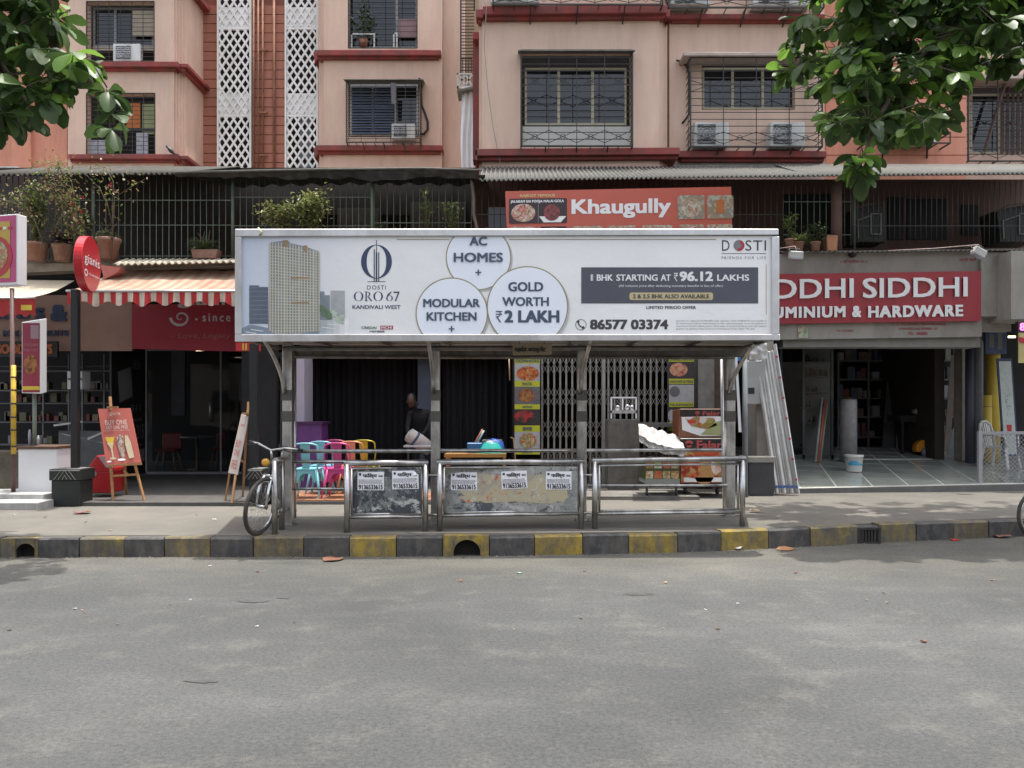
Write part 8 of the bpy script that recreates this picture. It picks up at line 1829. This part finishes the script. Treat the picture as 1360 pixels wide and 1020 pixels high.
for k in range(60): e_.append(V3((random.uniform(4.2, 9), random.uniform(10, 12.5), random.uniform(6.6, 7.6))))
pgR = [(1108, -90), (1106, 20), (1112, 60), (1100, 100), (1094, 135), (1096, 168), (1120, 168), (1150, 180), (1200, 188), (1235, 178), (1262, 160), (1270, 100), (1290, 62), (1330, 55), (1370, 42), (1450, 20), (1450, -90)]
tree('broad leaved almond tree overhanging the street from the right', T, [[T[3], P(1340, -50, 9.3), P(1250, -40, 9.5), P(1180, 20, 9.6)], [T[3], P(1345, -20, 9.6), P(1250, 50, 9.7), P(1190, 110, 9.6), P(1155, 185, 9.2), P(1145, 215, 9.0)], [T[3], V3((6.4, 9.6, 6.9)), V3((6, 11.5, 7.2))], [T[3], V3((6.5, 9.5, 6.6)), V3((5.0, 10.2, 6.9))]],
     pgR, (9.0, 10.9), 255, e_ + [P(1142, 205, 9.0), P(1150, 212, 9.0), P(1136, 222, 9.0), P(1143, 232, 9.0)], 12)
tb = V3((-7.6, 8.3, .2)); T = [tb, V3((-7.5, 8.3, 2.2)), V3((-7.2, 8.3, 4.2)), V3((-6.9, 8.4, 5.4))]
e_ = [V3((random.uniform(-9, -5.5), random.uniform(7, 10.2), random.uniform(6.2, 7.4))) for k in range(60)]
pgL = [(-80, -90), (70, -90), (80, 0), (92, 40), (112, 75), (135, 95), (148, 125), (152, 150), (158, 168), (146, 176), (128, 150), (108, 128), (80, 118), (58, 140), (42, 158), (18, 165), (-20, 175), (-80, 180)]
tree('broad leaved almond tree overhanging the street from the left', T, [[T[3], P(10, -20, 8.4), P(50, 40, 8.5), P(100, 90, 8.4), P(140, 130, 8.4), P(150, 165, 8.4)], [T[3], P(-20, 60, 8.6), P(20, 110, 8.6), P(40, 145, 8.6)]], pgL, (7.8, 9.5), 150, e_, 5)

# ================================================================ LITTER
random.seed(19)
def scrap(px, py, D_or_z, w_, h, mat, label, cat='litter', flat_=False):
    c = G(px, py, D_or_z); s_ = c.y / F; t = MB(); n = 9; vs = [c + V3((0, 0, h * s_ * .5 + .006))]
    for k in range(n):
        a = 2 * pi * k / n; vs.append(c + V3((w_ * s_ * .5 * cos(a) * random.uniform(.7, 1.2), w_ * s_ * .5 * sin(a) * random.uniform(.6, 1.1), .006 + random.uniform(0, h * s_))))
    t.add(vs, [(0, k + 1, (k + 1) % n + 1) for k in range(n)]); o = t.build('litter', mat); s2 = o.modifiers.new('solid', 'SOLIDIFY'); s2.thickness = .004; tag(o, label, cat); return o
pp = M('crumpled foil', (.55, .54, .56), .4, n=.3, ns=30); dl = M('dead leaf', (.17, .075, .045), .7, n=.3, ns=12); ol = M('orange peel', (.36, .18, .08), .6, n=.2)
scrap(979, 730, 0, 17, 6, pp, 'crumpled white and maroon wrapper on the road below the last yellow kerb stone'); scrap(408, 721, .1, 9, 9, pp, 'small torn white wrapper stuck on the front of the black kerb stone')
scrap(1044, 730, 0, 28, 2.5, ol, 'flat orange brown scrap on the road right of the crumpled wrapper'); scrap(443, 744, 0, 34, 2, dl, 'flat reddish dead leaf on the road below the first bright yellow kerb stone', 'leaf')
scrap(1252, 715, 0, 16, 7, dl, 'curled pink brown dead leaf against the kerb at the right', 'leaf'); scrap(1268, 718, 0, 12, 3, redpl, 'small dark red scrap beside the curled leaf'); scrap(1330, 714, 0, 26, 6, dl, 'large reddish dead leaf at the foot of the right kerb', 'leaf'); scrap(1355, 710, 0, 18, 7, dl, 'crumpled dead leaf by the wheel at the right edge', 'leaf'); scrap(1294, 711, 0, 8, 4, M('lime scrap', (.45, .50, .15), .5), 'tiny lime green scrap near the dead leaves at the right')
scrap(109, 682, PT, 24, 3, dl, 'flat brown dead leaf on the pavement below the black planter', 'leaf'); scrap(391, 679, PT, 9, 2, dl, 'small brown leaf on the pavement near the shelter post', 'leaf'); scrap(1003, 680, PT, 16, 3, M('tan leaf', (.36, .24, .14), .7), 'tan dead leaf on the pavement right of the railing end', 'leaf')
scrap(690, 762, 0, 8, 2, M('pale green scrap', (.3, .5, .4), .5), 'tiny pale green scrap on the road in front of the drain'); scrap(1227, 853, 0, 9, 3, dl, 'small dark red leaf lying out on the road at the right', 'leaf'); scrap(612, 773, 0, 5, 2, dl, 'tiny brown leaf bit on the road below the drain hole', 'leaf')
for i in range(44):
    px = random.uniform(-20, 1380); on_road = random.random() < .6; py = random.uniform(744, 840) if on_road else random.uniform(676, 708)
    if not on_road and 290 < px < 1040: py = random.uniform(672, 684)
    scrap(px, py, 0 if on_road else PT, random.uniform(2.5, 6), 1.2, random.choice([dl, pp, MATS['tan leaf'], brown]), 'tiny scrap or leaf bit scattered on the ground').update({}) if False else tag(scrap(px, py, 0 if on_road else PT, random.uniform(2.5, 6), 1.2, random.choice([dl, pp, MATS['tan leaf'], brown]), 'tiny scrap or leaf bit scattered on the road and pavement'), group='tiny scraps on the ground')
mb = MB(); random.seed(23)
for k in range(900):
    px = random.uniform(-20, 1380); c = G(px, kerb_y(px), 0); c = V3((c.x, c.y - abs(random.gauss(0, .07)) - .005, .003)); r_ = random.uniform(.003, .013); a = random.random() * 6.3
    mb.add([c + V3((r_ * cos(a + q), r_ * sin(a + q), random.uniform(0, .006))) for q in (0, 2.0, 4.1)] + [c + V3((0, 0, r_ * .8))], [(0, 1, 3), (1, 2, 3), (2, 0, 3)], k % 3)
mb.build('gutter_grit', [M('grit tan', (.16, .13, .09), .9), M('grit dark', (.05, .045, .04), .9), M('grit grey', (.20, .19, .17), .9)], kind='stuff', label='grit and crumbs gathered along the foot of the kerb', cat='grit')
# opposite side of the street (seen only as reflections and as it shades the low sky)
t = thing('opposite_building', 'plain buff block across the street behind the camera', 'building', (0, -24, 0)); mb = MB(); mb.box(-40, 14, -34, -24, 0, 11); mb.box(16, 45, -34, -24, 0, 9); mb.build('wall', M('buff wall', (.38, .33, .27), .85), t)
mb = MB()
for i in range(16):
    for j in range(4): x = -38 + i * 3.3; mb.box(x, x + 1.6, -24.05, -23.95, 1.5 + j * 3.1, 3 + j * 3.1) if j < 3 else None
mb.build('window', black, t, kind='stuff')
